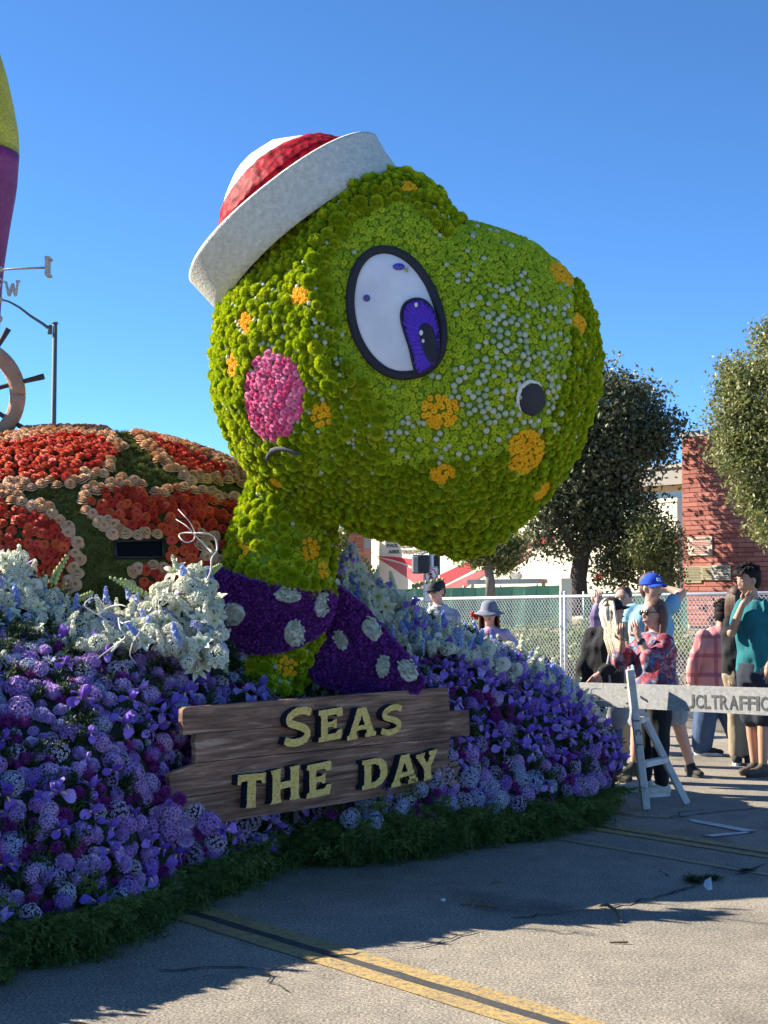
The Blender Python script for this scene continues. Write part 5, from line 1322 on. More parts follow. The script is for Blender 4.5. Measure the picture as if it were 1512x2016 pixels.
def leaves(name, blobs, n, size, m, parent, clump=.16, per=14, seed=1, droop=.2, shell_=.55):
    """many folded leaf faces in clumps spread through the crown; blobs: (centre, radii)"""
    r = np.random.RandomState(seed); vols = np.array([b_[1][0] * b_[1][1] * b_[1][2] for b_ in blobs]) ** .75; pr = vols / vols.sum()
    nc = max(1, n // per); bi = r.choice(len(blobs), nc, p=pr); d = r.normal(size=(nc, 3)); d /= np.linalg.norm(d, axis=1)[:, None]
    rad = (shell_ + (1 - shell_) * r.random(nc)) ** .8 * (1 + r.normal(size=nc) * .13)
    C0 = np.array([tuple(b_[0]) for b_ in blobs])[bi]; RR = np.array([b_[1] for b_ in blobs])[bi]
    cc = C0 + d * RR * rad[:, None]
    tone = r.random(nc)
    c = np.repeat(cc, per, 0) + r.normal(size=(nc * per, 3)) * clump * np.array([1, 1, .6]); N = len(c)
    t = np.clip(np.repeat(tone, per) * .6 + r.random(N) * .4, 0, 1)
    ax = r.normal(size=(N, 3)); ax[:, 2] -= droop; ax /= np.linalg.norm(ax, axis=1)[:, None]
    up = r.normal(size=(N, 3)); up[:, 2] += .8; sd_ = np.cross(ax, up); sd_ /= np.linalg.norm(sd_, axis=1)[:, None] + 1e-9; nn = np.cross(sd_, ax)
    s = size * (.6 + .8 * r.random(N))[:, None]
    V = np.empty((N, 4, 3)); V[:, 0] = c; V[:, 1] = c + ax * s * .5 + sd_ * s * .26 + nn * s * .07; V[:, 2] = c + ax * s; V[:, 3] = c + ax * s * .5 - sd_ * s * .26 + nn * s * .07
    me = bpy.data.meshes.new(name); me.vertices.add(N * 4); me.vertices.foreach_set('co', V.astype(np.float32).ravel())
    idx = (np.arange(N)[:, None] * 4 + np.array([[0, 1, 2, 0, 2, 3]])).astype(np.int32).ravel()
    me.loops.add(N * 6); me.loops.foreach_set('vertex_index', idx); me.polygons.add(N * 2); me.polygons.foreach_set('loop_start', np.arange(0, N * 6, 3, dtype=np.int32))
    a = me.attributes.new('tip', 'FLOAT', 'POINT'); a.data.foreach_set('value', np.repeat(t, 4).astype(np.float32)); me.materials.append(m); me.update(calc_edges=True); me.validate()
    o = mkobj(name, me, parent); o['kind'] = 'stuff'; return o
def tree(label, Y, trunk, limbs, blobs, n, size, ml, mbk, seed, clump=.16, group=None, dY=.8, name='tree'):
    k = Y / F; root = empty(name, P(trunk[0][0], trunk[0][1], Y)); tag(root, label, 'tree', group)
    mb = MB(); mb.tube([P(x, y, Y) for x, y, r in trunk], [r * k for x, y, r in trunk], 10); mb.build('trunk', mbk, root, True)
    for lb in limbs:
        mb = MB(); mb.tube([P(x, y, Y + dy) for x, y, dy, r in lb], [r * k for *_, r in lb], 7); mb.build('limb', mbk, root, True)
    B = [(P(x, y, Y + (random.uniform(-.25, .25) * dY)), (rx * k, min(rx, ry) * k * dY * 1.15, ry * k)) for x, y, rx, ry in blobs]
    leaves('crown', B, n, size, ml, root, clump, 14, seed); return root
tree('dense dark green street tree with a thick trunk right of the turtle head', 31.2, [(1142, 1212, 22), (1140, 1190, 19), (1138, 1140, 17), (1146, 1090, 16), (1165, 1045, 13), (1180, 990, 8)],
     [[(1142, 1100, 0, 11), (1115, 1050, -.3, 8), (1085, 1000, -.5, 5), (1070, 960, -.6, 3)], [(1165, 1045, 0, 9), (1200, 990, .2, 7), (1225, 900, .3, 5), (1240, 820, .3, 3)], [(1150, 1080, 0, 8), (1195, 1055, -.4, 6), (1240, 1040, -.6, 3)], [(1170, 1020, 0, 8), (1150, 940, .2, 6), (1160, 860, .3, 3)]],
     [(1185, 800, 62, 75), (1235, 795, 70, 50), (1285, 850, 48, 48), (1150, 880, 90, 80), (1205, 895, 72, 70), (1288, 895, 26, 24), (1120, 960, 90, 60), (1200, 1000, 95, 60), (1075, 1010, 52, 38), (1165, 1040, 80, 35), (1238, 1080, 42, 46), (1215, 1120, 46, 38), (1060, 1065, 34, 24), (1110, 1080, 28, 22), (1110, 850, 60, 60), (1325, 838, 14, 12), (1170, 735, 24, 20)],
     44000, .11, M_OAK, M_BARK, 3, .24)
tree('small dark tree with a leaning trunk standing just under the turtle chin', 28, [(966, 1175, 10), (965, 1140, 9), (960, 1115, 8), (950, 1095, 5)], [[(963, 1120, 0, 6), (985, 1100, 0, 4), (1000, 1085, 0, 2)], [(960, 1112, 0, 5), (935, 1098, .1, 3)]],
     [(930, 1098, 26, 14), (960, 1085, 34, 22), (995, 1095, 26, 22), (985, 1118, 14, 10), (1000, 1070, 24, 22)], 7000, .08, M_OLV, M_BARKG, 5, .12)
tree('slender grey trunked tree between the dark street tree and the brick wall', 30.2, [(1313, 1215, 13), (1312, 1180, 12), (1312, 1130, 11), (1318, 1095, 9), (1310, 1050, 6)], [[(1314, 1110, 0, 6), (1290, 1070, -.1, 4), (1275, 1040, -.2, 2)], [(1316, 1100, 0, 5), (1332, 1080, 0, 3)]],
     [(1295, 1055, 42, 34), (1270, 1030, 30, 25), (1285, 1100, 34, 28), (1325, 1095, 20, 34), (1310, 1130, 22, 18), (1262, 1085, 25, 26), (1325, 1140, 15, 20)], 7500, .08, M_OLV, M_BARKG, 7, .13)
tree('big olive green tree whose leafy crown hangs in at the right edge', 19, [(1640, 1330, 26), (1635, 1200, 22), (1620, 1080, 19), (1600, 960, 15), (1590, 850, 9)], [[(1620, 1080, 0, 14), (1575, 980, .2, 9), (1540, 900, .3, 5), (1510, 840, .3, 3)], [(1600, 960, 0, 10), (1565, 860, .3, 7), (1545, 780, .3, 3)], [(1615, 1050, 0, 9), (1550, 1030, 0, 6), (1500, 1010, -.2, 3)]],
     [(1510, 790, 82, 95), (1560, 690, 60, 80), (1512, 880, 88, 70), (1450, 825, 44, 58), (1502, 962, 50, 50), (1545, 1000, 62, 72), (1460, 740, 40, 40), (1448, 895, 32, 36), (1600, 880, 110, 160), (1425, 768, 18, 12), (1520, 1040, 30, 26), (1512, 655, 22, 26)],
     64000, .060, M_OLV, M_BARKG, 9, .11)
tree('pale distant tree seen in the gap between the neck and the brick pier', 60, [(672, 1160, 5), (673, 1100, 4), (673, 1060, 3)], [], [(672, 1075, 16, 32), (668, 1110, 14, 20), (680, 1060, 10, 16)], 3500, .16, M_OLV, M_BARKG, 11, .2)
tree('low green tree top showing under the grey canopy beam', 46, [(1310, 1100, 6), (1310, 1000, 5)], [], [(1290, 968, 40, 14), (1330, 972, 30, 12)], 3500, .12, M_GRN, M_BARKG, 12, .2)

# ---- cream building with the mural
WD = Vector((.69, -.724, 0)).normalized(); WB = Vector((.724, .69, 0)).normalized()
M_CREAM = plain('cream_stucco', (.78, .73, .56), (.72, .67, .50), 1.5, .9, .15, 60); M_MRED = plain('red_mural_paint', (.58, .045, .06), (.50, .035, .05), 3, .85); M_MRED2 = plain('faded_red_mural_paint', (.50, .13, .14), (.42, .09, .10), 4, .85)
CO = P(1335, 1172, 38); CO.z = .85; CM = frame(CO, WD); CI = CM.inverted(); CN = CM.to_3x3() @ Vector((0, 0, 1))
ctop = 1.55 + 192 / F * 38 - .85
cb = empty('cream_building', CO); tag(cb, 'cream stucco building with a red arrow mural and raised lettering', 'building')
def cbox(name, x0, x1, y0, y1, z0, z1, m, M_=CM, par=None):
    mb = MB(); mb.box(((x0 + x1) / 2, (y0 + y1) / 2, (z0 + z1) / 2), (abs(x1 - x0), abs(y1 - y0), abs(z1 - z0))); me = mb.mesh(name, m); me.transform(M_); return mkobj(name, me, par or cb)
cbox('wall', -12.1, 0, -.3, ctop, -8, 0, M_CREAM); cbox('wall', -12.1, -3.0, ctop, ctop + 1.2, -8, -.3, M_CREAM)
cbox('parapet', -12.12, .03, ctop - .10, ctop + .002, -.1, .03, M_CREAM)
def on_plane(px, py, M_, lift=.0):
    I = M_.inverted(); n_ = M_.to_3x3() @ Vector((0, 0, 1)); d = ray(px, py); o = Vector((0, 0, CAM_H)); t = (M_.translation - o).dot(n_) / d.dot(n_); q = I @ (o + d * t); return (q.x, q.y)
def mural(name, pts, m, lift=.02, M_=CM, par=None):
    me = curve_mesh([[on_plane(x, y, M_) for x, y in pts]], .002); me.transform(Matrix.Translation((0, 0, lift))); setmat(me, m); me.transform(M_); return mkobj(name, me, par or cb)
for q in ([(740, 1095), (775, 1096), (815, 1101), (840, 1108), (852, 1120), (845, 1128), (800, 1110), (770, 1101)], [(866, 1147), (866, 1132), (925, 1104), (935, 1106), (931, 1121), (873, 1151)], [(975, 1088), (990, 1075), (1045, 1062), (1046, 1076), (985, 1096)], [(1168, 1142), (1175, 1131), (1192, 1126), (1185, 1137), (1171, 1144)], [(1311, 1055), (1334.5, 1053), (1334.5, 1067), (1311, 1070)], [(1050, 1060), (1090, 1050), (1092, 1068), (1052, 1076)]): mural('red_stripe', q, M_MRED)
for q in ([(742, 1097.5), (790, 1110), (830, 1128), (850, 1150), (858, 1157), (828, 1157), (805, 1140), (770, 1115)], [(871, 1157), (955, 1118), (961, 1128), (912, 1157)], [(1000, 1105), (1045, 1082), (1046, 1094), (1010, 1116), (985, 1124), (975, 1116)]): mural('faded_stripe', q, M_MRED2)
mural('black_curl', [(1007, 1129), (1025, 1128), (1027, 1134), (1015, 1146), (1006, 1147)], plain('grey_mural_paint', (.12, .12, .11), (.3, .3, .28), 5, .8))
M_CAPL = plain('grey_letters', (.20, .18, .15), (.14, .13, .11), 5, .7)
for s_, x0, y0, x1 in (('PASADENA HI', 762, 1078, 842), ('ABEL FRANCO', 766, 1090, 834)):
    a = on_plane(x0, y0, CM); b_ = on_plane(x1, y0, CM); me = text_mesh(s_, .16, .012, .004, 1.06); w = max(v.co.x for v in me.vertices); kx = (b_[0] - a[0]) / w
    for v in me.vertices: v.co.x *= kx
    me.transform(Matrix.Translation((a[0], a[1], .03))); setmat(me, M_CAPL); me.transform(CM); mkobj('lettering', me, cb)
# brick pier and slatted screen left of it
M_BRKO = plain('orange_brick', (.42, .16, .09), (.34, .12, .07), 3, .9, .3, 40); M_MORT = plain('mortar', (.20, .10, .08), (.16, .08, .06), 10, .95)
pier = empty('brick_pier', P(690, 1172, 46)); tag(pier, 'orange brick pier at the left end of the cream building', 'pier')
PM = frame(P(685, 1172, 46), Vector((1, -.35, 0))); PM.translation.z = .8
mb = MB(); mb.box((.23, 1.35, -.4), (.44, 2.8, .6)); me = mb.mesh('core', M_MORT); me.transform(PM); mkobj('core', me, pier)
bm_ = MB(); bm_.box((0, 0, 0), (.225, .085, .06)); bme = bm_.mesh('brick', M_BRKO)
for r_i in range(27):
    for c_i in range(2):
        o = bpy.data.objects.new('brick', bme); COL.objects.link(o); o.parent = pier; o.matrix_parent_inverse = world_m(pier).inverted(); o.matrix_basis = PM @ Matrix.Translation((.115 + c_i * .235, .05 + r_i * .1, -.095 + (.003 if (r_i + c_i) % 2 else 0)))
scr = empty('slatted_screen', P(715, 1172, 45.5)); tag(scr, 'tall screen of narrow orange brown slats beside the brick pier', 'screen')
M_SLAT = plain('orange_slat', (.45, .20, .11), (.36, .15, .08), 3, .8)
for k in range(9):
    a = P(704 + k * 3.1, 1172, 45.4 - k * .03); mb = MB(); mb.box((a.x, a.y, 1.9), (.028, .05, 2.3)); mb.build('slat', M_SLAT, scr)
mb = MB(); a = P(704, 1050, 45.7); b_ = P(731, 1050, 45.5); mb.bar((a.x, a.y, 1.1), (b_.x, b_.y, 1.1), .05); mb.bar((a.x, a.y, 2.9), (b_.x, b_.y, 2.9), .05); mb.build('rail', M_SLAT, scr)
mb = MB(); a = P(722, 1060, 46.2); mb.box((a.x, a.y, 2.2), (.30, .3, 3.2)); tag(mb.build('grey_wall_panel', plain('grey_panel', (.42, .43, .44), None, 3)), 'narrow grey wall panel behind the orange slats', 'panel')

# ---- brick building at the right
BO = P(1346, 1172, 32); BO.z = .85; BM_ = frame(BO, WD); bh = 1.55 + (1172 - 861) / F * 32 - .85
bb_ = empty('brick_building', BO); tag(bb_, 'red brick building corner with notices, behind the chain link fence', 'building')
M_BRK = petal('red_brick', [(0, (.30, .11, .085)), (.5, (.37, .14, .11)), (1, (.44, .18, .14))], None, .9, 0); M_BJ = plain('dark_mortar', (.19, .08, .065), (.15, .06, .05), 10, .95)
cbox('wall', 0, 7, -.3, bh, -5, -.02, M_BJ, BM_, bb_)
cbox('fascia', -.05, 7.05, bh, bh + .13, -5.05, .04, plain('grey_fascia', (.42, .44, .42), (.34, .36, .34), 2, .8), BM_, bb_)
BL, BH = .405, .105; bx = MB(); bx.box((0, 0, 0), (BL - .010, BH - .014, .06)); bme = bx.mesh('brick', M_BRK); rest = MB()
nrow = int(bh / BH) + 1; inv_b = world_m(bb_).inverted(); cntb = 0
for r_i in range(nrow):
    y = bh - BH / 2 - r_i * BH
    for c_i in range(19):
        x = (c_i + .5) * BL - (BL / 2 if r_i % 2 else 0) + .003; w_ = BL
        x0 = max(0, x - BL / 2); x1 = min(7, x + BL / 2)
        if x1 - x0 < .05: continue
        dz = random.uniform(-.003, .003) - .008
        if x < 2.45 and cntb < 298:
            cntb += 1; o = bpy.data.objects.new('brick', bme); COL.objects.link(o); o.parent = bb_; o.matrix_parent_inverse = inv_b
            o.matrix_basis = BM_ @ Matrix.Translation(((x0 + x1) / 2, y, dz)) @ Matrix.Diagonal(((x1 - x0 - .01) / (BL - .01), 1, 1, 1))
        else: rest.box(((x0 + x1) / 2, y, dz), (x1 - x0 - .01, BH - .014, .06))
me = rest.mesh('brickwork', M_BRK); me.transform(BM_); mkobj('brickwork', me, bb_)['kind'] = 'stuff'
CMX = BM_ @ Matrix.Translation((0, 0, -.4)); zt = 4.57 - .85; zb = 4.10 - .85
cbox('canopy_beam', -2.3, -.02, zb, zt - .08, -1.6, 0, plain('grey_canopy', (.36, .34, .31), (.30, .28, .26), 2, .85), CMX, bb_); cbox('canopy_roof', -2.35, -.02, zt - .08, zt, -1.7, .05, plain('canopy_edge', (.45, .44, .41), None, 2), CMX, bb_)
cbox('soffit', -2.2, -.02, zb - .02, zb - .003, -1.5, -.1, plain('tan_soffit', (.45, .34, .18), None, 2), CMX, bb_)
M_SGN = plain('cream_notice', (.52, .50, .42), (.42, .40, .32), 8, .7); M_RTX = plain('red_print', (.40, .05, .05), None, 8); M_BTX = plain('black_print', (.05, .05, .05), None, 8); M_SGT = plain('tan_notice', (.36, .32, .20), (.28, .25, .15), 8, .8)
def notice(name, box, m, lines, mt, label, lift=.045):
    x0, y0, x1, y1 = box; a = on_plane(x0, y1, BM_); c = on_plane(x1, y0, BM_); root = empty(name, BM_ @ Vector((a[0], a[1], lift))); tag(root, label, 'notice', 'notices fixed to the brick wall')
    mb = MB(); mb.box(((a[0] + c[0]) / 2, (a[1] + c[1]) / 2, lift), (c[0] - a[0], c[1] - a[1], .012)); me = mb.mesh('board', m); me.transform(BM_); mkobj('board', me, root)
    H = c[1] - a[1]; W = c[0] - a[0]; lm = MB()
    for s_, fy, hh, wf in lines:
        if s_:
            me = text_mesh(s_, 1, .001, .02); w = max(v.co.x for v in me.vertices); h = max(v.co.y for v in me.vertices)
            for v in me.vertices: v.co.x *= W * wf / w; v.co.y *= H * hh / h
            me.transform(Matrix.Translation((a[0] + W * (1 - wf) / 2, a[1] + H * fy, lift + .009))); setmat(me, mt); me.transform(BM_); mkobj('print', me, root)
        else:
            x = a[0] + W * (1 - wf) / 2; e = a[0] + W * (1 + wf) / 2
            while x < e:
                l = random.uniform(.02, .06); lm.box((min(x + l / 2, e), a[1] + H * (fy + hh / 2), lift + .008), (l, H * hh, .003)); x += l + .014
    if lm.V: me = lm.mesh('fine_print', mt); me.transform(BM_); mkobj('fine_print', me, root)['kind'] = 'stuff'
notice('notice', (1356, 1056, 1404, 1094), M_SGN, [('NO TRESPASSING', .80, .10, .55)] + [(None, f, .055, w) for f, w in ((.68, .8), (.59, .85), (.50, .85), (.41, .4), (.31, .5), (.2, .6), (.1, .7))], M_RTX, 'upper cream notice with red print on the brick wall')
notice('notice', (1405, 1112, 1441, 1142), M_SGN, [('TOBACCO USE', .74, .15, .78), ('PROHIBITED', .54, .15, .7), ('AT ALL TIMES', .33, .15, .8), (None, .19, .05, .6), (None, .08, .05, .8)], M_BTX, 'cream tobacco notice with black capitals low on the brick wall', .05)
notice('notice', (1351, 1114, 1383, 1148), M_SGT, [(None, f, .03, .8) for f in np.arange(.15, .9, .09)], M_BTX, 'large faded tan notice nearest the wall corner')
notice('notice', (1383.5, 1114, 1404, 1142), M_SGT, [(None, f, .03, .7) for f in np.arange(.2, .9, .12)], M_BTX, 'small tan notice between the faded and tobacco notices')

# ---- green screened fence in the distance
M_SCRN = plain('green_windscreen', (.045, .17, .12), (.03, .12, .085), 2, .8, .3, 8); M_GALV = plain('galvanised_steel', (.62, .63, .64), (.50, .51, .52), 12, .45, metal=.3)
gs = empty('green_screen_fence', P(950, 1172, 30)); tag(gs, 'fence clad in green windscreen fabric in front of the cream building', 'fence')
for x0, Y0, x1, Y1, y0, y1 in ((770, 31.5, 1105, 29.8, 1160, 1152), (1150, 29.6, 1352, 28.6, 1168, 1163)):
    n = 14; V = []
    for i in range(n + 1):
        a = P(x0 + (x1 - x0) * i / n, y0 + (y1 - y0) * i / n, Y0 + (Y1 - Y0) * i / n); w = .03 * math.sin(i * 2.1); V += [(a.x, a.y + w, .7), (a.x, a.y + w * .3, a.z - .01 * (i % 2)), (a.x, a.y + w + .02, .7), (a.x, a.y + w * .3 + .02, a.z - .01 * (i % 2))]
    Fc = []
    for i in range(n):
        b_ = i * 4; Fc += [(b_, b_ + 4, b_ + 5, b_ + 1), (b_ + 2, b_ + 3, b_ + 7, b_ + 6), (b_ + 1, b_ + 5, b_ + 7, b_ + 3)]
    mkobj('windscreen', mkmesh('windscreen', V, Fc, M_SCRN), gs)
    for i in range(0, n + 1, 3):
        a = V[i * 4]; t_ = V[i * 4 + 1]; mb = MB(); mb.tube([(a[0], a[1] + .06, .6), (a[0], a[1] + .06, t_[2] + .04)], .025, 6); mb.build('post', M_GALV, gs, True)
mb = MB(); a = P(1114, 1172, 29.4); mb.box((a.x, a.y, 1.35), (.22, .22, 1.1)); tag(mb.build('gate_pillar', M_CREAM), 'short cream pillar at the end of the green windscreen', 'pillar')
mb = MB(); a = P(930, 1146, 33); b_ = P(1070, 1144, 32.5); mb.bar(a, b_, 1.0, .10, up=(0, 0, 1)); mb.bar((a.x, a.y, .7), a, .08); mb.bar((b_.x, b_.y, .7), b_, .08)
tag(mb.build('flat_awning', plain('pale_awning', (.68, .66, .56), None, 4)), 'long low cream roof edge showing above the green windscreen', 'awning')

# ---- chain link fence
FA = verge(640, 23.4); FB = verge(1640, 14.6); fz0 = 1.435; fz1 = 1.56
FA.z, FB.z = .17, .17
def fpt(t, z01):
    b_ = FA.lerp(FB, t); top = fz0 + (fz1 - fz0) * t; return Vector((b_.x, b_.y, .24 + (top - .24) * z01))
FL = (FB - FA).length
fen = empty('chain_link_fence', FA); tag(fen, 'silver chain link fence with white posts behind the spectators', 'fence')
mb = MB(); dd = .062; n = int(FL / dd); hcount = int(1.2 / dd); 
for i in range(-hcount, n):
    for sgn_ in (1, -1):
        s0 = max(i, 0); s1 = min(i + hcount, n)
        z_a = (s0 - i) / hcount; z_b = (s1 - i) / hcount
        if sgn_ < 0: z_a, z_b = 1 - z_a, 1 - z_b
        p = fpt(s0 / n, z_a); q = fpt(s1 / n, z_b); mb.bar(p, q, .0052, .0052, up=(0, 1, 0))
mb.build('wire_mesh', M_GALV, fen)['kind'] = 'stuff'
mb = MB(); mb.tube([fpt(0, 1.02), fpt(1, 1.02)], .021, 8); mb.build('top_rail', M_GALV, fen, True); mb = MB(); mb.tube([fpt(0, 0), fpt(1, 0)], .018, 8); mb.build('bottom_rail', M_GALV, fen, True)
def tpx(px):
    lo, hi = 0, 1
    for _ in range(30):
        m_ = (lo + hi) / 2
        if proj(fpt(m_, .5))[0] < px: lo = m_
        else: hi = m_
    return lo
for px in (735, 1105.5, 1113, 1600):
    t = tpx(px); mb = MB(); a = fpt(t, 1.06); b_ = fpt(t, 0); b_.z = .1; mb.tube([b_, a], .019, 8); mb.ellipsoid(a, (.026, .026, .02), 8, 5); mb.build('post', M_GALV, fen, True)
for zf in (.72, .30):
    mb = MB(); t = tpx(1109); a = fpt(t, zf); mb.box(a, (.10, .05, .035)); mb.build('clamp', M_GALV, fen)
# plants and litter on the bank
def bankz(X, Y):
    d = (Vector((X, Y, 0)) - ka).dot(kn)
    for (d0, z0), (d1, z1) in zip(prof[1:], prof[2:]):
        if d0 <= d <= d1: return z0 + (z1 - z0) * (d - d0) / max(1e-6, d1 - d0)
    return .15
bl = []
for i in range(60):
    px = random.uniform(900, 1345); Y = random.uniform(21.5, 25.5); X = P(px, 1172, Y).x; bl.append((Vector((X, Y, bankz(X, Y) + .16)), (random.uniform(.25, .5), .3, random.uniform(.16, .34))))
leaves('bank_undergrowth', bl, 15000, .075, M_GRN, None, .08, 10, 21, -.3)
tag(bpy.data.objects['bank_undergrowth'], 'green leafy ground cover on the bank behind the chain link fence', 'plants', kind='stuff')
bl = []
for i in range(260):
    px = random.uniform(820, 1600); Y = random.uniform(18.2, 23.5); X = P(px, 1172, Y).x; bl.append((Vector((X, Y, bankz(X, Y) + .02)), (.35, .35, .012)))
leaves('dry_leaves', bl, 16000, .07, M_DRYL, None, .05, 10, 23, 0); tag(bpy.data.objects['dry_leaves'], 'dry brown leaf litter on the bank and along the fence', 'leaf litter', kind='stuff')

# ---- traffic signal with no pedestrians sign
M_BLKP = plain('black_signal_housing', (.03, .033, .035), (.02, .022, .024), 10, .5); M_GRYP = plain('grey_visor', (.30, .31, .31), (.22, .23, .23), 8, .5)
sigY = 16.6; sp_ = P(849, 1172, sigY)
sg = empty('pedestrian_signal', (sp_.x, sigY, 0)); tag(sg, 'back of a black pedestrian signal on a grey pole under the turtle chin', 'traffic signal')
mb = MB(); mb.tube([(sp_.x, sigY, 0), (sp_.x, sigY, P(849, 1080, sigY).z), (sp_.x, sigY, 3.0)], .030, 10); mb.build('pole', M_GALV, sg, True)
mb = MB(); c = P(828, 1111, sigY); mb.box(c, (.21, .16, .22)); h = bevel(mb.build('housing', M_BLKP, sg), .03, 3)
mb = MB(); c = P(818, 1111, sigY - .09); mb.box(c, (.075, .03, .19)); bevel(mb.build('visor', M_GRYP, h), .01)
mb = MB(); c = P(833, 1111, sigY - .095); mb.box(c, (.115, .02, .17)); mb.build('back_plate', M_BLKP, h)
mb = MB(); c = P(857, 1113, sigY + .12); mb.box(c, (.11, .16, .24)); bevel(mb.build('housing', M_BLKP, sg), .02, 2)
mb = MB(); a = P(830, 1091, sigY - .0); b_ = P(848, 1085, sigY); mb.bar(a, b_, .02); mb.bar(P(830, 1094, sigY), a, .02); mb.build('bracket', M_GALV, sg)
ns = empty('no_pedestrians_sign', P(848, 1150, sigY - .08)); tag(ns, 'white sign with a red ring crossing out a walking figure', 'sign')
NM = frame(P(833, 1186, sigY - .06), (1, 0, 0)); kpx = (sigY - .06) / F
def nb(x, y): return ((x - 833) * kpx, (1186 - y) * kpx)
M_SW = plain('white_sign_face', (.72, .73, .73), (.68, .69, .69), 6, .4); M_SR = plain('red_sign_print', (.55, .03, .03), None, 6, .4); M_SB = plain('black_sign_print', (.02, .02, .02), None, 6, .4)
def ncon(name, cons, m, z, ex=.001, par=ns):
    me = curve_mesh([[nb(*p) for p in c] for c in cons], ex); me.transform(Matrix.Translation((0, 0, z))); setmat(me, m); me.transform(NM); return mkobj(name, me, par)
def ring(cx, cy, rx, ry, n=32): return [(cx + rx * math.cos(2 * math.pi * i / n), cy + ry * math.sin(2 * math.pi * i / n)) for i in range(n)]
rr_ = [(833.5, 1118), (835.5, 1115.5), (861, 1115.5), (863, 1118), (863, 1186), (833, 1186)]
ncon('panel', [rr_], M_SW, 0, .003); ncon('border', [[(834.4, 1117), (862, 1117), (862, 1185), (834.4, 1185)], [(835.1, 1117.7), (861.3, 1117.7), (861.3, 1184.3), (835.1, 1184.3)]], M_SB, .0045)
ncon('red_ring', [ring(848, 1134, 12, 14.5), ring(848, 1134, 10.2, 12.6)], M_SR, .006); ncon('red_slash', [[(839.2, 1125.5), (840.6, 1123.8), (857, 1142), (855.6, 1144)]], M_SR, .0085)
ncon('walking_figure', [ring(847.5, 1125.3, 1.5, 1.7, 12), [(846, 1128), (849.5, 1128), (851.5, 1133), (850.5, 1133.5), (849.3, 1131), (849, 1135), (851, 1143), (849.6, 1143.4), (847.6, 1137.6), (844.5, 1143), (843.2, 1142.2), (846, 1135.5), (845.8, 1131), (843.8, 1134), (843, 1133.4)]], M_SB, .006)

# ---- street lamp far left
M_LAMP = plain('grey_green_steel', (.09, .11, .12), (.07, .085, .09), 6, .7)
lp = P(101, 1172, 42); lamp = empty('street_lamp', (lp.x, 42, 0)); tag(lamp, 'tall grey street lamp pole with a curved arm rising behind the rose shell', 'street lamp')
zt = P(101, 636, 42).z; mb = MB(); mb.tube([(lp.x, 42, 0), (lp.x, 42, zt)], [.095, .07], 10); mb.box((lp.x, 42, zt), (.16, .16, .05)); mb.build('pole', M_LAMP, lamp, True)
mb = MB(); mb.tube([P(98, 648, 42), P(85, 638, 42), P(60, 622, 42), (P(38, 605, 42)), P(18, 594, 42), P(-10, 586, 42), P(-40, 583, 42)], [.05, .045, .04, .035, .03, .03, .03], 8); mb.build('arm', M_LAMP, lamp, True)
mb = MB(); mb.tube([P(98, 640, 42), P(98, 658, 42)], .07, 8); mb.build('arm_clamp', M_LAMP, lamp, True)
mb = MB(); mb.ellipsoid(P(-60, 585, 42), (.42, .18, .10), 10, 6); mb.build('lamp_head', M_LAMP, lamp, True)

# ---- the tall spire, weather vane and ship's wheel at the left of the float
def crackle(name, c1, c2, sc):
    m, nt, b, out = new_mat(name); tc = nt.nodes.new('ShaderNodeTexCoord'); v = nt.nodes.new('ShaderNodeTexVoronoi'); v.feature = 'DISTANCE_TO_EDGE'; v.inputs['Scale'].default_value = sc; nt.links.new(tc.outputs['Object'], v.inputs['Vector'])
    n = noise_tex(nt, 3, 4); r = ramp(nt, [(.0, tuple(x * .6 for x in c1)), (.06, c1)]); nt.links.new(v.outputs['Distance'], r.inputs[0]); r2 = ramp(nt, [(.3, (.75, .75, .75)), (.7, (1.2, 1.2, 1.2))]); nt.links.new(n.outputs[0], r2.inputs[0])
    nt.links.new(mix_rgb(nt, 1, r.outputs[0], r2.outputs[0], 'MULTIPLY'), b.inputs['Base Color']); b.inputs['Roughness'].default_value = .6
    bp = nt.nodes.new('ShaderNodeBump'); bp.inputs['Strength'].default_value = .8; bp.inputs['Distance'].default_value = .01; nt.links.new(v.outputs['Distance'], bp.inputs['Height']); nt.links.new(bp.outputs[0], b.inputs['Normal']); return m
spr = empty('tall_spire', P(-90, 600, 10.6)); tag(spr, 'tall tapering spire with yellow upper and purple lower coat at the left edge', 'sculpture')
prof_s = [(20, -10), (55, 20), (88, 95), (105, 150), (118, 210), (127, 260), (128, 302), (123, 370), (112, 430), (104, 480), (98, 520), (94, 560), (90, 620), (86, 700), (80, 900), (80, 1100)]
def spl(lo, hi, name, m):
    V = []; Fc = []; n = 40; pr = [(np.interp(y, [q[1] for q in prof_s], [q[0] for q in prof_s]), y) for y in np.arange(lo, hi + 1, 12 if hi < 700 else 20)] + [(np.interp(hi, [q[1] for q in prof_s], [q[0] for q in prof_s]), hi)]
    for r, y in pr:
        c = P(-90, y, 10.6)
        for k in range(n): a = 2 * math.pi * k / n; V.append((c.x + r * 10.6 / F * math.cos(a), c.y + r * 10.6 / F * .8 * math.sin(a), c.z))
    for i in range(len(pr) - 1):
        for k in range(n): Fc.append((i * n + k, (i + 1) * n + k, (i + 1) * n + (k + 1) % n, i * n + (k + 1) % n))
    Fc.append(tuple(range(n))); Fc.append(tuple((len(pr) - 1) * n + k for k in range(n)))
    return mkobj(name, mkmesh(name, V, Fc, m, True), spr)
spl(-10, 302, 'yellow_top', crackle('yellow_crackle', (.50, .42, .03), None, 26)); spl(303, 1100, 'purple_body', crackle('purple_crackle', (.20, .02, .12), None, 14))
M_VANE = plain('grey_silver_coat', (.42, .42, .42), (.30, .30, .30), 20, .7, .4, 80)
vane = empty('weather_vane', P(-4, 640, 10.0)); tag(vane, 'grey weather vane with a raised W and a long arm', 'weather vane')
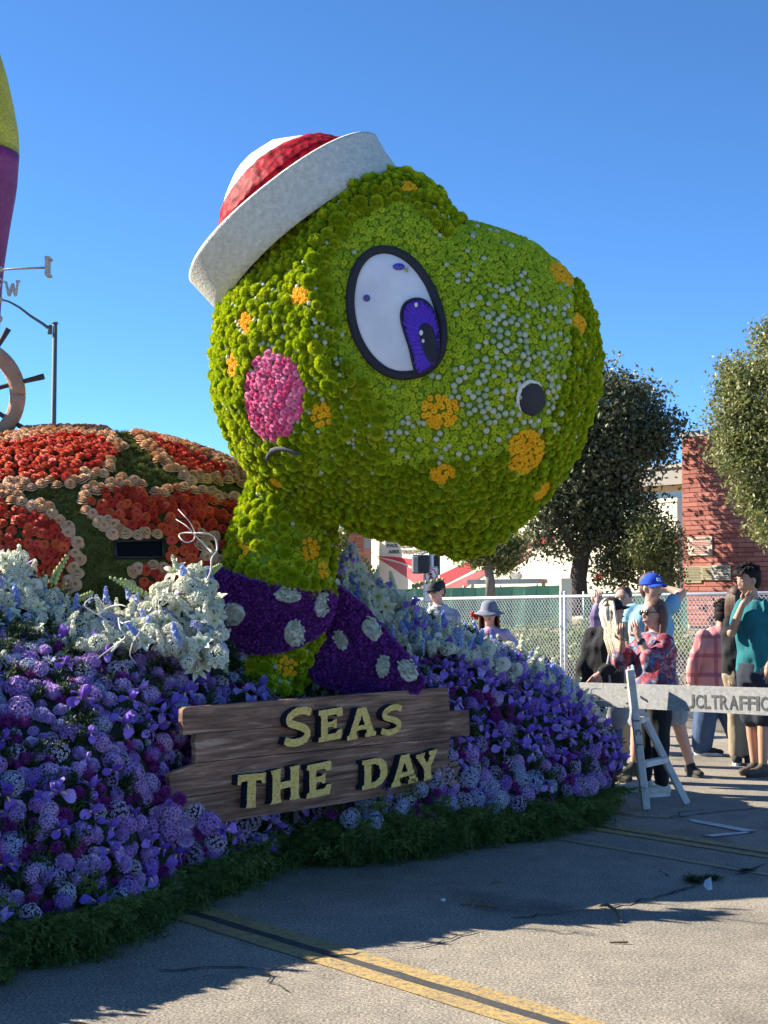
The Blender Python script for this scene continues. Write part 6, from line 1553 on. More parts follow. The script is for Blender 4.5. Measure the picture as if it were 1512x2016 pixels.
mb = MB(); mb.tube([P(-5, 480, 10), P(-5, 700, 10)], .014, 8); mb.build('post', M_VANE, vane, True)
mb = MB(); mb.tube([P(-5, 531, 10), P(88, 527, 10)], .008, 8); mb.ellipsoid(P(1, 530, 10), (.022, .022, .022), 8, 6); mb.build('arm', M_VANE, vane, True)
mb = MB(); a = P(94, 526, 10); mb.box(a, (.022, .10, .115)); mb.box(a + Vector((.006, 0, .06)), (.040, .10, .02)); mb.box(a + Vector((.006, 0, -.058)), (.036, .10, .02)); bevel(mb.build('end_letter', M_VANE, vane), .004)
wc_ = [(7, 554), (13, 553), (14, 557), (17, 573), (21, 562), (23, 557), (27, 557), (28, 562), (30, 573), (33, 558), (31, 554), (32, 551), (39, 551), (39, 554), (36, 556), (33, 582), (28, 583), (24, 569), (20, 583), (15, 582), (10, 558), (7, 557)]
WM = frame(P(0, 600, 9.95), (1, 0, 0)); me = curve_mesh([[(x * 9.95 / F, (600 - y) * 9.95 / F) for x, y in wc_]], .012); setmat(me, M_VANE); me.transform(WM); mkobj('letter_w', me, vane)
mb = MB(); mb.tube([P(-5, 545, 10), P(10, 556, 9.97)], .006, 6); mb.build('short_arm', M_VANE, vane, True)
mb = MB(); mb.ellipsoid(P(-2, 590, 10), (.03, .03, .025), 8, 6); mb.ellipsoid(P(-4, 628, 10), (.035, .035, .03), 8, 6); mb.ellipsoid(P(-3, 561, 10), (.022, .022, .022), 8, 6); mb.build('collar', M_VANE, vane, True)
wh = empty('ship_wheel', P(-62, 778, 9.6)); tag(wh, 'brown bark-covered ship wheel with dark spokes on top of the shell', 'ship wheel')
M_WHL = plain('brown_bark_coat', (.42, .26, .19), (.28, .17, .12), 6, .9, .7, 30, bdist=.02); M_SPK = plain('dark_spoke', (.05, .045, .045), (.03, .03, .03), 10, .7)
mb = MB(); mb.tube([P(-62 + 97 * math.cos(a), 778 + 97 * math.sin(a), 9.6) for a in np.linspace(0, 2 * math.pi, 49)], .055, 10, flat=.8); mb.build('rim', M_WHL, wh, True)
for k in range(8):
    a = R(-14 + 45 * k); mb = MB(); mb.tube([P(-62 + 12 * math.cos(a), 778 + 12 * math.sin(a), 9.6), P(-62 + 80 * math.cos(a), 778 + 80 * math.sin(a), 9.6), P(-62 + 112 * math.cos(a), 778 + 112 * math.sin(a), 9.6), P(-62 + 153 * math.cos(a), 778 + 153 * math.sin(a), 9.6)], [.02, .016, .016, .022], 8); mb.build('spoke', M_SPK, wh, True)
mb = MB(); mb.ellipsoid(P(-62, 778, 9.55), (.07, .06, .07), 12, 8); mb.build('hub', M_WHL, wh, True)
mb = MB(); mb.tube([P(-62, 778, 9.65), P(-62, 900, 9.65)], .06, 10); mb.build('stand', M_WHL, wh, True)
# ================================================================ PEOPLE
def skin(name, c): 
    m, nt, b, out = new_mat(name); n = noise_tex(nt, 14, 4); r = ramp(nt, [(.3, tuple(x * .82 for x in c)), (.7, c)]); nt.links.new(n.outputs[0], r.inputs[0]); nt.links.new(r.outputs[0], b.inputs['Base Color'])
    b.inputs['Roughness'].default_value = .5; b.inputs['Subsurface Weight'].default_value = .12; b.inputs['Subsurface Radius'].default_value = (.02, .008, .004); b.inputs['Subsurface Scale'].default_value = .5; return m
M_SKIN = skin('fair_skin', (.58, .33, .24)); M_SKIN2 = skin('tan_skin', (.46, .26, .17))
def cloth(name, c1, c2=None, sc=10): return plain(name, c1, c2 or tuple(x * .8 for x in c1), sc, .9, .35, 26, bdist=.012)
def remeshed(mb, vox, smooth=3):
    me = mb.mesh('shape', []); o = bpy.data.objects.new('shape', me)
    m = o.modifiers.new('r', 'REMESH'); m.mode = 'VOXEL'; m.voxel_size = vox; m.use_smooth_shade = True
    s = o.modifiers.new('s', 'SMOOTH'); s.iterations = smooth; s.factor = .5
    me2 = baked(o); bpy.data.objects.remove(o); bpy.data.meshes.remove(me); return me2
def join_mb(me, mb, mats):
    """append loose shapes of a MB to mesh data me"""
    out = MB(); out.V = [tuple(v.co) for v in me.vertices]; out.F = [tuple(p.vertices) for p in me.polygons]; out.M = [0] * len(out.F); out.T = [.5] * len(out.V)
    out.add(mb.V, mb.F, 0); out.M[-len(mb.F):] = mb.M
    return out
def person(label, Y, J, face, skin_m, top=None, bottom=None, shoes=None, hair=None, head_scale=1.0, pitch=0.0, sleeves='short', build=1.0, toes=None, hands=((0, -1, -.3), (0, -1, -.3)), glasses=False, hem=None, slv=.62):
    def W(k):
        a = J[k]; return P(a[0], a[1], Y + (a[2] if len(a) > 2 else 0))
    f = Vector(face); f.z = 0; f.normalize(); rgt = f.cross(Vector((0, 0, 1)))
    root = empty('person', (W('pelvis').x, Y, 0), math.atan2(f.y, f.x)); tag(root, label, 'person')
    hc = W('head'); hz = Matrix((rgt, f, Vector((0, 0, 1)))).transposed().to_4x4(); HMX = Matrix.Translation(hc) @ hz @ Matrix.Rotation(pitch, 4, 'X') @ Matrix.Scale(head_scale, 4)
    def hp(x, y, z): return HMX @ Vector((x, y, z))
    hr = HMX.to_3x3()
    neck_, chest, pelvis = W('neck'), W('chest'), W('pelvis')
    def torso(mb, g, z_lo=None):
        mid = chest.lerp(pelvis, .5); side = (W('shL') - W('shR')); sw = side.length / 2; side.normalize(); up0 = side
        pts = [pelvis - Vector((0, 0, .08)), pelvis, pelvis.lerp(chest, .35), mid.lerp(chest, .4), chest, chest.lerp(neck_, .45), chest.lerp(neck_, .78), neck_ - Vector((0, 0, .015))]
        rad = [(.135, .10), (.165, .115), (.150, .108), (.158, .112), (.172, .118), (sw * .98, .105), (sw * .62, .078), (.062, .062)]
        mb.tube(pts, [((a * build + g), (b * build + g)) for a, b in rad], 16, up=up0)
    def limb(mb, keys, rad, g=0, n=10):
        pts = [W(k) if isinstance(k, str) else k for k in keys]; q = []; r = []
        for i in range(len(pts) - 1):
            for k in range(3): q.append(pts[i].lerp(pts[i + 1], k / 3)); r.append(rad[i] + (rad[i + 1] - rad[i]) * k / 3 + g)
        q.append(pts[-1]); r.append(rad[-1] + g); mb.tube(q, r, n)
        for p_, r_ in zip(pts, rad): mb.ellipsoid(p_, (r_ + g,) * 3, 10, 6)
    body = MB(); torso(body, 0)
    body.tube([neck_ - Vector((0, 0, .04)), neck_.lerp(hc, .5), hc - Vector((0, 0, .03))], [.058, .052, .05], 12)
    for c, r in (((0, -.005, .03), (.074, .092, .085)), ((0, .012, -.03), (.062, .078, .08)), ((0, .038, -.082), (.036, .036, .026)), ((0, .06, -.035), (.044, .024, .04)), ((0, .088, -.012), (.011, .018, .024)), ((0, .094, -.024), (.014, .013, .010)), ((0, .07, .035), (.055, .02, .03)), ((.076, -.005, -.01), (.010, .018, .03)), ((-.076, -.005, -.01), (.010, .018, .03)), ((0, .083, -.058), (.024, .012, .010))):
        body.ellipsoid(hp(*c), tuple(x * head_scale for x in r), 14, 10, hr)
    ext = MB()
    for s, sd_ in (('L', 1), ('R', -1)):
        if 'el' + s in J:
            limb(body, ['sh' + s, 'el' + s, 'wr' + s], [.048 * build, .040 * build, .027])
            wr = W('wr' + s); fa = (wr - W('el' + s)).normalized(); hd = Vector(hands[0 if s == 'L' else 1]).normalized(); hd = (fa * .5 + hd).normalized()
            sid = hd.cross(Vector((.3, 1, .2))).normalized(); nrm = sid.cross(hd); pc_ = wr + hd * .05
            body.ellipsoid(pc_, (.040, .018, .052), 10, 6, Matrix((sid, nrm, hd)).transposed()); body.tube([wr - fa * .03, pc_], [.027, .028], 8)
            for i in range(4):
                o_ = pc_ + sid * ((i - 1.5) * .019) + hd * .034; L = (.062, .074, .070, .054)[i]; c1 = o_ + hd * L * .5 + nrm * .008; c2 = o_ + hd * L * .85 + nrm * .03
                ext.tube([o_ - hd * .02, o_ + hd * .01, c1, c2], [.0095, .009, .008, .006], 6)
            t0 = wr + hd * .025 + sid * .03; ext.tube([t0 - sid * .015, t0 + sid * .022 + hd * .022, t0 + sid * .028 + hd * .05 + nrm * .01], [.012, .0105, .008], 6)
    for s in 'LR':
        if 'kn' + s in J:
            an = W('an' + s); an.z = .085; limb(body, ['hip' + s, 'kn' + s, an], [.088 * build, .056 * build, .036])
            body.ellipsoid(W('kn' + s).lerp(an, .3) + Vector((0, .012, 0)), (.052, .056, .10), 10, 6)
    b = join_mb(remeshed(body, .011), ext, None); mkobj('body', b.mesh('body', skin_m, True), root)
    # face
    for sx in (-1, 1):
        if not glasses:
            e = MB(); e.ellipsoid(hp(sx * .030, .078, .004), tuple(x * head_scale for x in (.013, .008, .006)), 8, 5, hr); e.ellipsoid(hp(sx * .030, .0845, .004), tuple(x * head_scale for x in (.0055, .004, .0055)), 8, 5, hr, 1); e.build('eye', [M_EYEW, M_EYED], root, True)
        e = MB(); e.tube([hp(sx * .014, .086, .022), hp(sx * .032, .085, .027), hp(sx * .048, .074, .022)], [.003, .0038, .002], 5); e.build('eyebrow', hair[1] if hair else M_HBRN, root, True)
    e = MB(); e.ellipsoid(hp(0, .091, -.056), tuple(x * head_scale for x in (.022, .006, .006)), 8, 5, hr); e.build('mouth', M_LIP, root, True)
    if top:
        t = MB(); torso(t, .018 if not hem else .03)
        hz_ = hem or 0
        side = (W('shL') - W('shR')).normalized()
        if hem: t.tube([pelvis + Vector((0, 0, .10)), pelvis, pelvis - Vector((0, 0, hem))], [(.19 * build, .15 * build), (.21 * build, .165 * build), (.215 * build, .17 * build)], 16, up=side)
        for s in 'LR':
            if 'el' + s in J:
                sh, el, wr = W('sh' + s), W('el' + s), W('wr' + s)
                if sleeves == 'short': limb(t, [sh, sh.lerp(el, slv)], [.052 * build, .050 * build], .018)
                elif sleeves == 'elbow': limb(t, [sh, el, el.lerp(wr, .25)], [.052 * build, .055 * build, .055], .02)
                else: limb(t, [sh, el, el.lerp(wr, .88)], [.052 * build, .044 * build, .034], .016)
        me = remeshed(t, .014, 2)
        for v in me.vertices:
            q = v.co; nz = mnoise.noise(q * 9) * .020 + mnoise.noise(Vector((q.x * 22, q.y * 22, q.z * 9))) * .007; v.co = q + v.normal * nz
        me.materials.append(top); 
        if q.z > neck_.z: pass
        mkobj('shirt' if sleeves != 'long' else 'jacket', me, root)
    if bottom:
        kind_, m_, wide = bottom; t = MB(); side = (W('hipL') - W('hipR')); side = side.normalized() if side.length else Vector((1, 0, 0))
        t.tube([pelvis + Vector((0, 0, .06)), pelvis - Vector((0, 0, .03)), pelvis - Vector((0, 0, .12))], [(.165 * build, .12 * build), (.18 * build, .135 * build), (.16 * build, .13 * build)], 16, up=side)
        for s in 'LR':
            hp_, kn, an = W('hip' + s), W('kn' + s), W('an' + s); an.z = .10
            if kind_ == 'shorts': limb(t, [hp_, hp_.lerp(kn, .88)], [.10 * build, .088 * build], .012)
            else: limb(t, [hp_, kn, an.lerp(kn, .04)], [.094 * build, .062 * build + wide, .046 + wide], .012)
        me = remeshed(t, .014, 2)
        for v in me.vertices:
            q = v.co; v.co = q + v.normal * (mnoise.noise(Vector((q.x * 14, q.y * 14, q.z * 7))) * .010)
        me.materials.append(m_); mkobj('shorts' if kind_ == 'shorts' else 'trousers', me, root)
    if shoes:
        for s in 'LR':
            if 'an' + s not in J: continue
            an = W('an' + s); d = Vector(toes[0 if s == 'L' else 1]) if toes else Vector(face)
            d = Vector((d.x, d.y, 0)).normalized(); x_ = d.cross(Vector((0, 0, 1))); m3 = Matrix((x_, d, Vector((0, 0, 1)))).transposed(); base = Vector((an.x, an.y, 0))
            t = MB()
            for yy, rr_, zz in ((-.035, (.040, .05, .05), .055), (.03, (.043, .07, .045), .05), (.10, (.046, .065, .035), .042), (.16, (.040, .05, .028), .036)): t.ellipsoid(base + m3 @ Vector((0, yy, zz)), rr_, 12, 8, m3)
            t.ellipsoid(base + Vector((0, 0, .085)), (.043, .048, .045), 10, 6, m3)
            me = remeshed(t, .010, 2)
            for v in me.vertices: v.co.z = max(v.co.z, .018)
            me.materials.append(shoes[0]); sh_ = mkobj('shoe', me, root)
            ol = []
            for i in range(20):
                a = 2 * math.pi * i / 20; yy = .058 + .135 * math.sin(a); xx = (.044 + .006 * math.sin(a)) * math.cos(a); ol.append((xx, yy))
            so = MB(); V = [base + m3 @ Vector((x, y, .002)) for x, y in ol] + [base + m3 @ Vector((x, y, .028)) for x, y in ol]
            so.add(V, [tuple(range(19, -1, -1)), tuple(range(20, 40))] + [(i, (i + 1) % 20, 20 + (i + 1) % 20, 20 + i) for i in range(20)]); so.build('sole', shoes[1], sh_)
    if hair:
        style, m_ = hair; h = MB(); rr = random.Random(int(hc.x * 100))
        def cap_(c, r): h.ellipsoid(hp(*c), tuple(x * head_scale for x in r), 14, 9, hr)
        if style in ('short', 'messy', 'bob', 'long'):
            cap_((0, -.022, .045), (.083, .094, .082)); cap_((0, -.045, -.01), (.078, .062, .075))
        if style == 'messy':
            for i in range(130):
                a = rr.uniform(0, 6.28); e = rr.uniform(.15, 1.5); d = Vector((math.cos(a) * math.cos(e), math.sin(a) * math.cos(e), math.sin(e))); b0 = Vector((0, -.015, .045)) + Vector((d.x * .078, d.y * .088, d.z * .076))
                w = Vector((rr.gauss(0, .4), .5 + rr.gauss(0, .4), .2)); L = rr.uniform(.025, .055); h.tube([hp(*b0), hp(*(b0 + d * L * .5 + w * .010)), hp(*(b0 + d * L * .6 + w * .03 - Vector((0, 0, .012))))], [.011, .009, .002], 5)
            for i in range(16): x = -.06 + .12 * i / 15; h.tube([hp(x, .055, .095), hp(x * 1.05, .088, .07), hp(x * 1.05 + .01, .094, .035 + rr.uniform(0, .015))], [.012, .011, .003], 5)
        if style in ('bob', 'long'):
            L = .20 if style == 'bob' else .42
            for i in range(110 if style == 'long' else 70):
                a = rr.uniform(math.pi * .98, math.pi * 2.02); x, y = math.cos(a), math.sin(a); a0 = Vector((x * .070, y * .075 - .01, .07)); k_ = rr.uniform(.8, 1.05)
                if style == 'long' and rr.random() < .35: a0 = Vector((rr.choice((-1, 1)) * .07, .02, .03)); x, y = (1 if a0.x > 0 else -1), .3
                q = [hp(*a0), hp(x * .092, y * .095 - .01, .0), hp(x * .098, y * .085 - .01, -.08)]
                q.append(hp(x * .10, y * .07, -.08) + Vector((0, 0, -L * .35 * k_))); q.append(q[-1] + Vector((rr.uniform(-.015, .015), rr.uniform(-.02, .01), -L * .5 * k_)))
                h.tube(q, [.012, .016, .015, .013, .003], 5)
        if style == 'long':
            for i in range(60):
                y0 = rr.uniform(-.06, .05); z0 = rr.uniform(.02, .09); w = rr.uniform(-.03, .03)
                h.tube([hp(.070, y0, z0), hp(.092, y0 * 1.1, -.03), hp(.105, y0 + .01, -.12), hp(.135, y0 + .03 + w, -.22), hp(.145, y0 + .05 + w, -.34), hp(.14 + w * .3, y0 + .05 + w * 1.4, -.44 - rr.uniform(0, .08))], [.010, .013, .013, .012, .010, .002], 5)
        mkobj('hair', h.mesh('hair', m_, True), root)
    if glasses:
        g = MB()
        for sx in (-1, 1): g.ellipsoid(hp(sx * .034, .089, .006), tuple(x * head_scale for x in (.028, .009, .022)), 10, 6, hr); g.tube([hp(sx * .06, .083, .012), hp(sx * .08, .0, .012)], .004, 5)
        g.tube([hp(-.012, .098, .012), hp(.012, .098, .012)], .004, 5); g.build('sunglasses', M_GLS, root, True)
    return root, hp, hr, W
def ball_cap(root, hp, hr, m, hs=1.0, logo=None, brim_m=None, name='cap'):
    h = MB(); rings = []
    V = []; n = 24; R_ = 7
    for j in range(R_ + 1):
        e = math.pi / 2 * j / R_
        for k in range(n):
            a = 2 * math.pi * k / n; V.append(hp(.092 * math.cos(a) * math.cos(e), -.006 + .106 * math.sin(a) * math.cos(e), .028 + .098 * math.sin(e) ** .9))
    Fc = [(j * n + k, j * n + (k + 1) % n, (j + 1) * n + (k + 1) % n, (j + 1) * n + k) for j in range(R_) for k in range(n)]; h.add(V, Fc)
    h.ellipsoid(hp(0, -.006, .128), (.008, .008, .005), 8, 4, hr)
    o = mkobj(name, h.mesh(name, m, True), root)
    V = []; nn = 14
    for i in range(nn + 1):
        a = math.pi * (.10 + .80 * i / nn); x = .082 * math.cos(a)
        for t_, z in ((0, .035), (1, .022)):
            y = -.006 + .10 * math.sin(a) + t_ * .068 * math.sin(a) ** .7; V.append(hp(x * (1 + .04 * t_), y, z - .9 * x * x * 1.6 * (1 + t_))); V.append(hp(x * (1 + .04 * t_), y, z - .005 - .9 * x * x * 1.6 * (1 + t_)))
    Fc = []
    for i in range(nn):
        b = i * 4; Fc += [(b, b + 4, b + 6, b + 2), (b + 1, b + 3, b + 7, b + 5), (b + 2, b + 6, b + 7, b + 3)]
    mkobj('brim', mkmesh('brim', V, Fc, brim_m or m, True), o)
    return o
M_EYEW = plain('eye_sclera', (.7, .68, .66), None, 5, .3); M_EYED = plain('eye_dark', (.03, .02, .015), None, 5, .2); M_LIP = plain('lips', (.40, .14, .12), None, 20, .5); M_GLS = plain('dark_glasses', (.01, .01, .012), None, 5, .12, spec=.6)
M_HBRN = plain('brown_hair', (.10, .05, .03), (.055, .028, .018), 40, .5, .6, 120); M_HBLK = plain('black_hair', (.012, .010, .010), (.02, .016, .015), 40, .7, .9, 60, spec=.15); M_HBLD = plain('blonde_hair', (.80, .70, .52), (.62, .50, .34), 40, .5, .6, 120); M_HDRK = plain('auburn_hair', (.16, .07, .045), (.09, .04, .03), 40, .5, .6, 120)
M_JEAN = cloth('blue_jeans', (.06, .10, .19), (.04, .07, .14)); M_NAVYC = cloth('navy_cloth', (.022, .028, .045)); M_BLKC = cloth('black_cloth', (.014, .015, .018)); M_TEAL = cloth('teal_tee', (.012, .15, .17), (.010, .12, .14)); M_LBLU = cloth('light_blue_tee', (.22, .42, .56), (.19, .37, .50)); M_GRYC = cloth('grey_cloth', (.28, .30, .33)); M_KHAKI = cloth('khaki_cloth', (.30, .24, .16))
M_WSH = plain('off_white_shoe', (.66, .60, .50), (.5, .45, .38), 20, .8); M_WSOLE = plain('white_sole', (.7, .7, .68), None, 20, .8); M_DSH = plain('dark_shoe', (.03, .028, .026), None, 20, .8, .3, 60); M_BSOLE = plain('dark_sole', (.06, .055, .05), None, 20, .8); M_BRS = plain('brown_shoe', (.10, .075, .055), None, 20, .8, .3, 60)
def floral():
    m, nt, b, out = new_mat('floral_print'); tc = nt.nodes.new('ShaderNodeTexCoord'); v = nt.nodes.new('ShaderNodeTexVoronoi'); v.inputs['Scale'].default_value = 26; n = noise_tex(nt, 20, 3)
    ad = nt.nodes.new('ShaderNodeMixRGB'); ad.inputs[0].default_value = .12; nt.links.new(tc.outputs['Object'], ad.inputs[1]); nt.links.new(n.outputs['Color'], ad.inputs[2]); nt.links.new(ad.outputs[0], v.inputs['Vector'])
    s = nt.nodes.new('ShaderNodeSeparateColor'); nt.links.new(v.outputs['Color'], s.inputs[0]); r = ramp(nt, [(0, (.42, .03, .06)), (.28, (.55, .22, .24)), (.42, (.08, .11, .26)), (.58, (.50, .40, .44)), (.72, (.22, .28, .42)), (.84, (.60, .08, .12)), (.93, (.10, .10, .16))], 'CONSTANT'); nt.links.new(s.outputs[0], r.inputs[0])
    r2 = ramp(nt, [(0, (1.2, 1.2, 1.2)), (.35, (.7, .7, .7)), (.6, (.45, .4, .45))]); nt.links.new(v.outputs['Distance'], r2.inputs[0]); mulv = nt.nodes.new('ShaderNodeMath'); nt.links.new(mix_rgb(nt, 1, r.outputs[0], r2.outputs[0], 'MULTIPLY'), b.inputs['Base Color']); b.inputs['Roughness'].default_value = .85; return m
def plaid(name, base, line, sc=34):
    m, nt, b, out = new_mat(name); tc = nt.nodes.new('ShaderNodeTexCoord'); sp = nt.nodes.new('ShaderNodeSeparateXYZ'); nt.links.new(tc.outputs['Object'], sp.inputs[0]); col_ = base
    for ax in (0, 2):
        w = nt.nodes.new('ShaderNodeMath'); w.operation = 'MULTIPLY'; w.inputs[1].default_value = sc; nt.links.new(sp.outputs[ax], w.inputs[0]); s_ = nt.nodes.new('ShaderNodeMath'); s_.operation = 'SINE'; nt.links.new(w.outputs[0], s_.inputs[0])
        r = ramp(nt, [(0, (0, 0, 0)), (.72, (0, 0, 0)), (.86, (.75, .75, .75))]); nt.links.new(s_.outputs[0], r.inputs[0]); col_ = mix_rgb(nt, r.outputs[0], col_, line)
    nt.links.new(col_, b.inputs['Base Color']); b.inputs['Roughness'].default_value = .95; return m
M_FLOR = floral(); M_PPL = plaid('pink_plaid', (.62, .27, .25), (.36, .09, .12)); M_PUR = plaid('purple_plaid', (.30, .22, .34), (.10, .05, .16)); M_GRP = plaid('grey_plaid', (.40, .42, .46), (.20, .22, .28)); M_LAV = cloth('lavender_jacket', (.46, .42, .58), (.38, .34, .50)); M_MAG = cloth('magenta_top', (.40, .06, .22))

# floral woman with phone
r_, hp, hr, W = person('woman with brown bob in red and blue floral blouse holding up a phone', 11.2,
    dict(head=(1286, 1208, 0), neck=(1293, 1243, 0), chest=(1290, 1285, 0), pelvis=(1288, 1362, 0), shL=(1309, 1264, -.17), elL=(1282, 1306, -.30), wrL=(1259, 1256, -.26), shR=(1273, 1264, .16), elR=(1222, 1300, .06), wrR=(1225, 1264, -.08), hipL=(1298, 1375, -.08), knL=(1300, 1450, -.08), anL=(1302, 1535, -.12), hipR=(1280, 1375, .08), knR=(1276, 1450, .10), anR=(1268, 1528, .14)),
    (-.90, -.42, 0), M_SKIN, M_FLOR, ('trousers', M_BLKC, 0.0), (M_WSH, M_WSOLE), ('bob', M_HDRK), 1.0, 0, 'elbow', 1.06, [(-1, -.35, 0), (-1, -.1, 0)], ((-.25, .0, .6), (-.1, -.1, .8)), True, .02)
mb = MB(); mb.box(P(1231, 1243, 11.06), (.012, .075, .15), Matrix.Rotation(.3, 3, 'Z')); bevel(tag(mb.build('phone', plain('dark_phone', (.02, .02, .025), None, 5, .2)), 'dark phone held up in the floral blouse woman\'s hands', 'phone'), .004)
mb = MB(); w0 = W('wrL'); d_ = (W('wrL') - W('elL')).normalized(); mb.tube([w0 - d_ * .045, w0 - d_ * .015], .034, 12); mb.ellipsoid(w0 - d_ * .03 + Vector((-.01, -.033, 0)), (.018, .008, .020), 8, 5); tag(mb.build('wristwatch', M_BLKP, None, True), 'black wristwatch on the floral blouse woman\'s raised forearm', 'watch')
# man in blue cap
r_, hp, hr, W = person('tall man in light blue tee and blue cap with one arm behind his head', 12.35,
    dict(head=(1283, 1157, 0), neck=(1281, 1188, 0), chest=(1280, 1230, 0), pelvis=(1286, 1320, 0), shR=(1245, 1203, .05), elR=(1236, 1268, .06), wrR=(1243, 1325, .0), shL=(1317, 1196, -.02), elL=(1342, 1168, .05), wrL=(1312, 1158, .14), hipR=(1272, 1335, .04), knR=(1256, 1425, .06), anR=(1248, 1505, .1), hipL=(1306, 1335, 0), knL=(1334, 1418, -.02), anL=(1360, 1505, 0)),
    (.55, -.83, 0), M_SKIN, M_LBLU, ('shorts', M_GRYC, 0), (M_DSH, M_BSOLE), ('short', M_HBRN), 1.04, 0, 'short', 1.10, [(.25, -1, 0), (-.6, -.8, 0)], ((-.9, .2, 0), (0, -.1, -1)), False, None, .38)
M_RBL = cloth('royal_blue_cap', (.01, .07, .50)); cp = ball_cap(r_, hp, hr, M_RBL)
me = text_mesh('SR', .045, .002, .002, .8); LM = Matrix.Translation(hp(-.032, .100, .045)) @ (hr.to_4x4() @ Matrix(((1, 0, 0, 0), (0, 0, 1, 0), (0, 1, 0, 0), (0, 0, 0, 1)))); setmat(me, M_WSOLE)
Lf = Matrix((hr @ Vector((-1, 0, 0)), (hr @ Vector((0, -.35, 1))).normalized(), (hr @ Vector((0, 1, .35))).normalized())).transposed().to_4x4(); Lf.translation = hp(.030, .098, .052); me.transform(Lf); mkobj('monogram', me, cp)
# blonde woman
r_, hp, hr, W = person('woman with long blonde hair, black cap and black jacket looking up to the right', 12.0,
    dict(head=(1206, 1204, 0), neck=(1197, 1234, .02), chest=(1190, 1275, .02), pelvis=(1188, 1355, .02), shL=(1213, 1252, -.02), elL=(1218, 1310, -.10), wrL=(1182, 1325, -.18), shR=(1166, 1250, .04), elR=(1149, 1305, .04), wrR=(1140, 1352, 0), hipL=(1202, 1370, 0), knL=(1206, 1440, -.02), anL=(1210, 1510, 0), hipR=(1176, 1370, .05), knR=(1178, 1440, .06), anR=(1180, 1508, .1)),
    (.86, -.5, 0), M_SKIN, M_BLKC, ('trousers', M_JEAN, .015), (M_DSH, M_BSOLE), ('long', M_HBLD), .98, .16, 'long', .96, [(.5, -.8, 0), (.5, -.8, 0)], ((-.5, 0, -.8), (0, 0, -1)))
ball_cap(r_, hp, hr, plain('black_cap', (.010, .011, .013), None, 20, .8))
mb = MB(); w0 = W('wrL'); d_ = (W('wrL') - W('elL')).normalized(); mb.tube([w0 - d_ * .03, w0 - d_ * .012], .036, 12); mb.build('white_cuff', M_WSOLE, r_, True)
mb = MB(); bgp = P(1216, 1398, 11.8); mb.ellipsoid(bgp, (.10, .05, .16), 14, 8); mb.tube([bgp + Vector((-.05, 0, .12)), P(1196, 1310, 11.85), P(1205, 1260, 11.9)], .012, 6); tag(mb.build('shoulder_bag', M_GRYC, None, True), 'pale grey cloth bag hanging at the blonde woman\'s side', 'bag')
# half hidden person behind the blonde woman
r_, hp, hr, W = person('half hidden person in purple plaid raising one hand behind the blonde woman', 13.2,
    dict(head=(1226, 1181, 0), neck=(1222, 1208, 0), chest=(1212, 1245, 0), pelvis=(1212, 1325, 0), shL=(1236, 1226, 0), elL=(1240, 1275, 0), wrL=(1238, 1320, 0), shR=(1188, 1224, 0), elR=(1170, 1240, -.1), wrR=(1177, 1192, -.12), hipL=(1222, 1335, 0), knL=(1224, 1400, 0), anL=(1226, 1475, 0), hipR=(1204, 1335, 0), knR=(1204, 1400, 0), anR=(1204, 1475, 0)),
    (-.4, -.9, 0), M_SKIN, M_PUR, ('trousers', M_KHAKI, .01), (M_DSH, M_BSOLE), ('short', M_HBRN), 1, 0, 'long', 1, None, ((0, 0, -1), (0, 0, 1)))
# pink plaid, seen from behind
r_, hp, hr, W = person('dark haired person in pink plaid jacket and wide jeans walking away', 13.85,
    dict(head=(1426, 1208, 0), neck=(1420, 1234, 0), chest=(1412, 1272, 0), pelvis=(1408, 1345, 0), shL=(1384, 1252, -.06), elL=(1366, 1302, -.08), wrL=(1360, 1345, -.06), shR=(1440, 1252, .06), elR=(1452, 1300, .06), wrR=(1452, 1340, .02), hipL=(1396, 1352, 0), knL=(1388, 1415, 0), anL=(1382, 1472, .05), hipR=(1420, 1352, 0), knR=(1440, 1412, 0), anR=(1462, 1472, 0)),
    (.72, .68, 0), M_SKIN2, M_PPL, ('trousers', M_JEAN, .045), (M_DSH, M_WSOLE), ('messy', M_HBLK), 1.0, -.1, 'long', 1.0, [(1, -.15, 0), (1, -.25, 0)], ((0, 0, -1), (0, 0, -1)), False, .03)
# teal youth
r_, hp, hr, W = person('young man with tousled black hair in a teal tee and navy shorts', 12.35,
    dict(head=(1473, 1142, 0), neck=(1483, 1178, 0), chest=(1488, 1222, 0), pelvis=(1490, 1318, 0), shL=(1514, 1194, -.10), elL=(1524, 1262, -.12), wrL=(1512, 1315, -.16), shR=(1466, 1194, .08), elR=(1440, 1246, -.02), wrR=(1462, 1190, -.12), hipL=(1504, 1330, -.04), knL=(1504, 1420, -.04), anL=(1502, 1512, -.05), hipR=(1477, 1330, .05), knR=(1480, 1420, .06), anR=(1486, 1502, .1)),
    (-.90, -.30, 0), M_SKIN2, M_TEAL, ('shorts', M_NAVYC, 0), (M_BRS, M_BSOLE), ('messy', M_HBLK), 1.06, -.12, 'short', 1.06, [(-.85, -.5, 0), (-.8, -.6, 0)], ((0, 0, -1), (.5, .1, .4)))
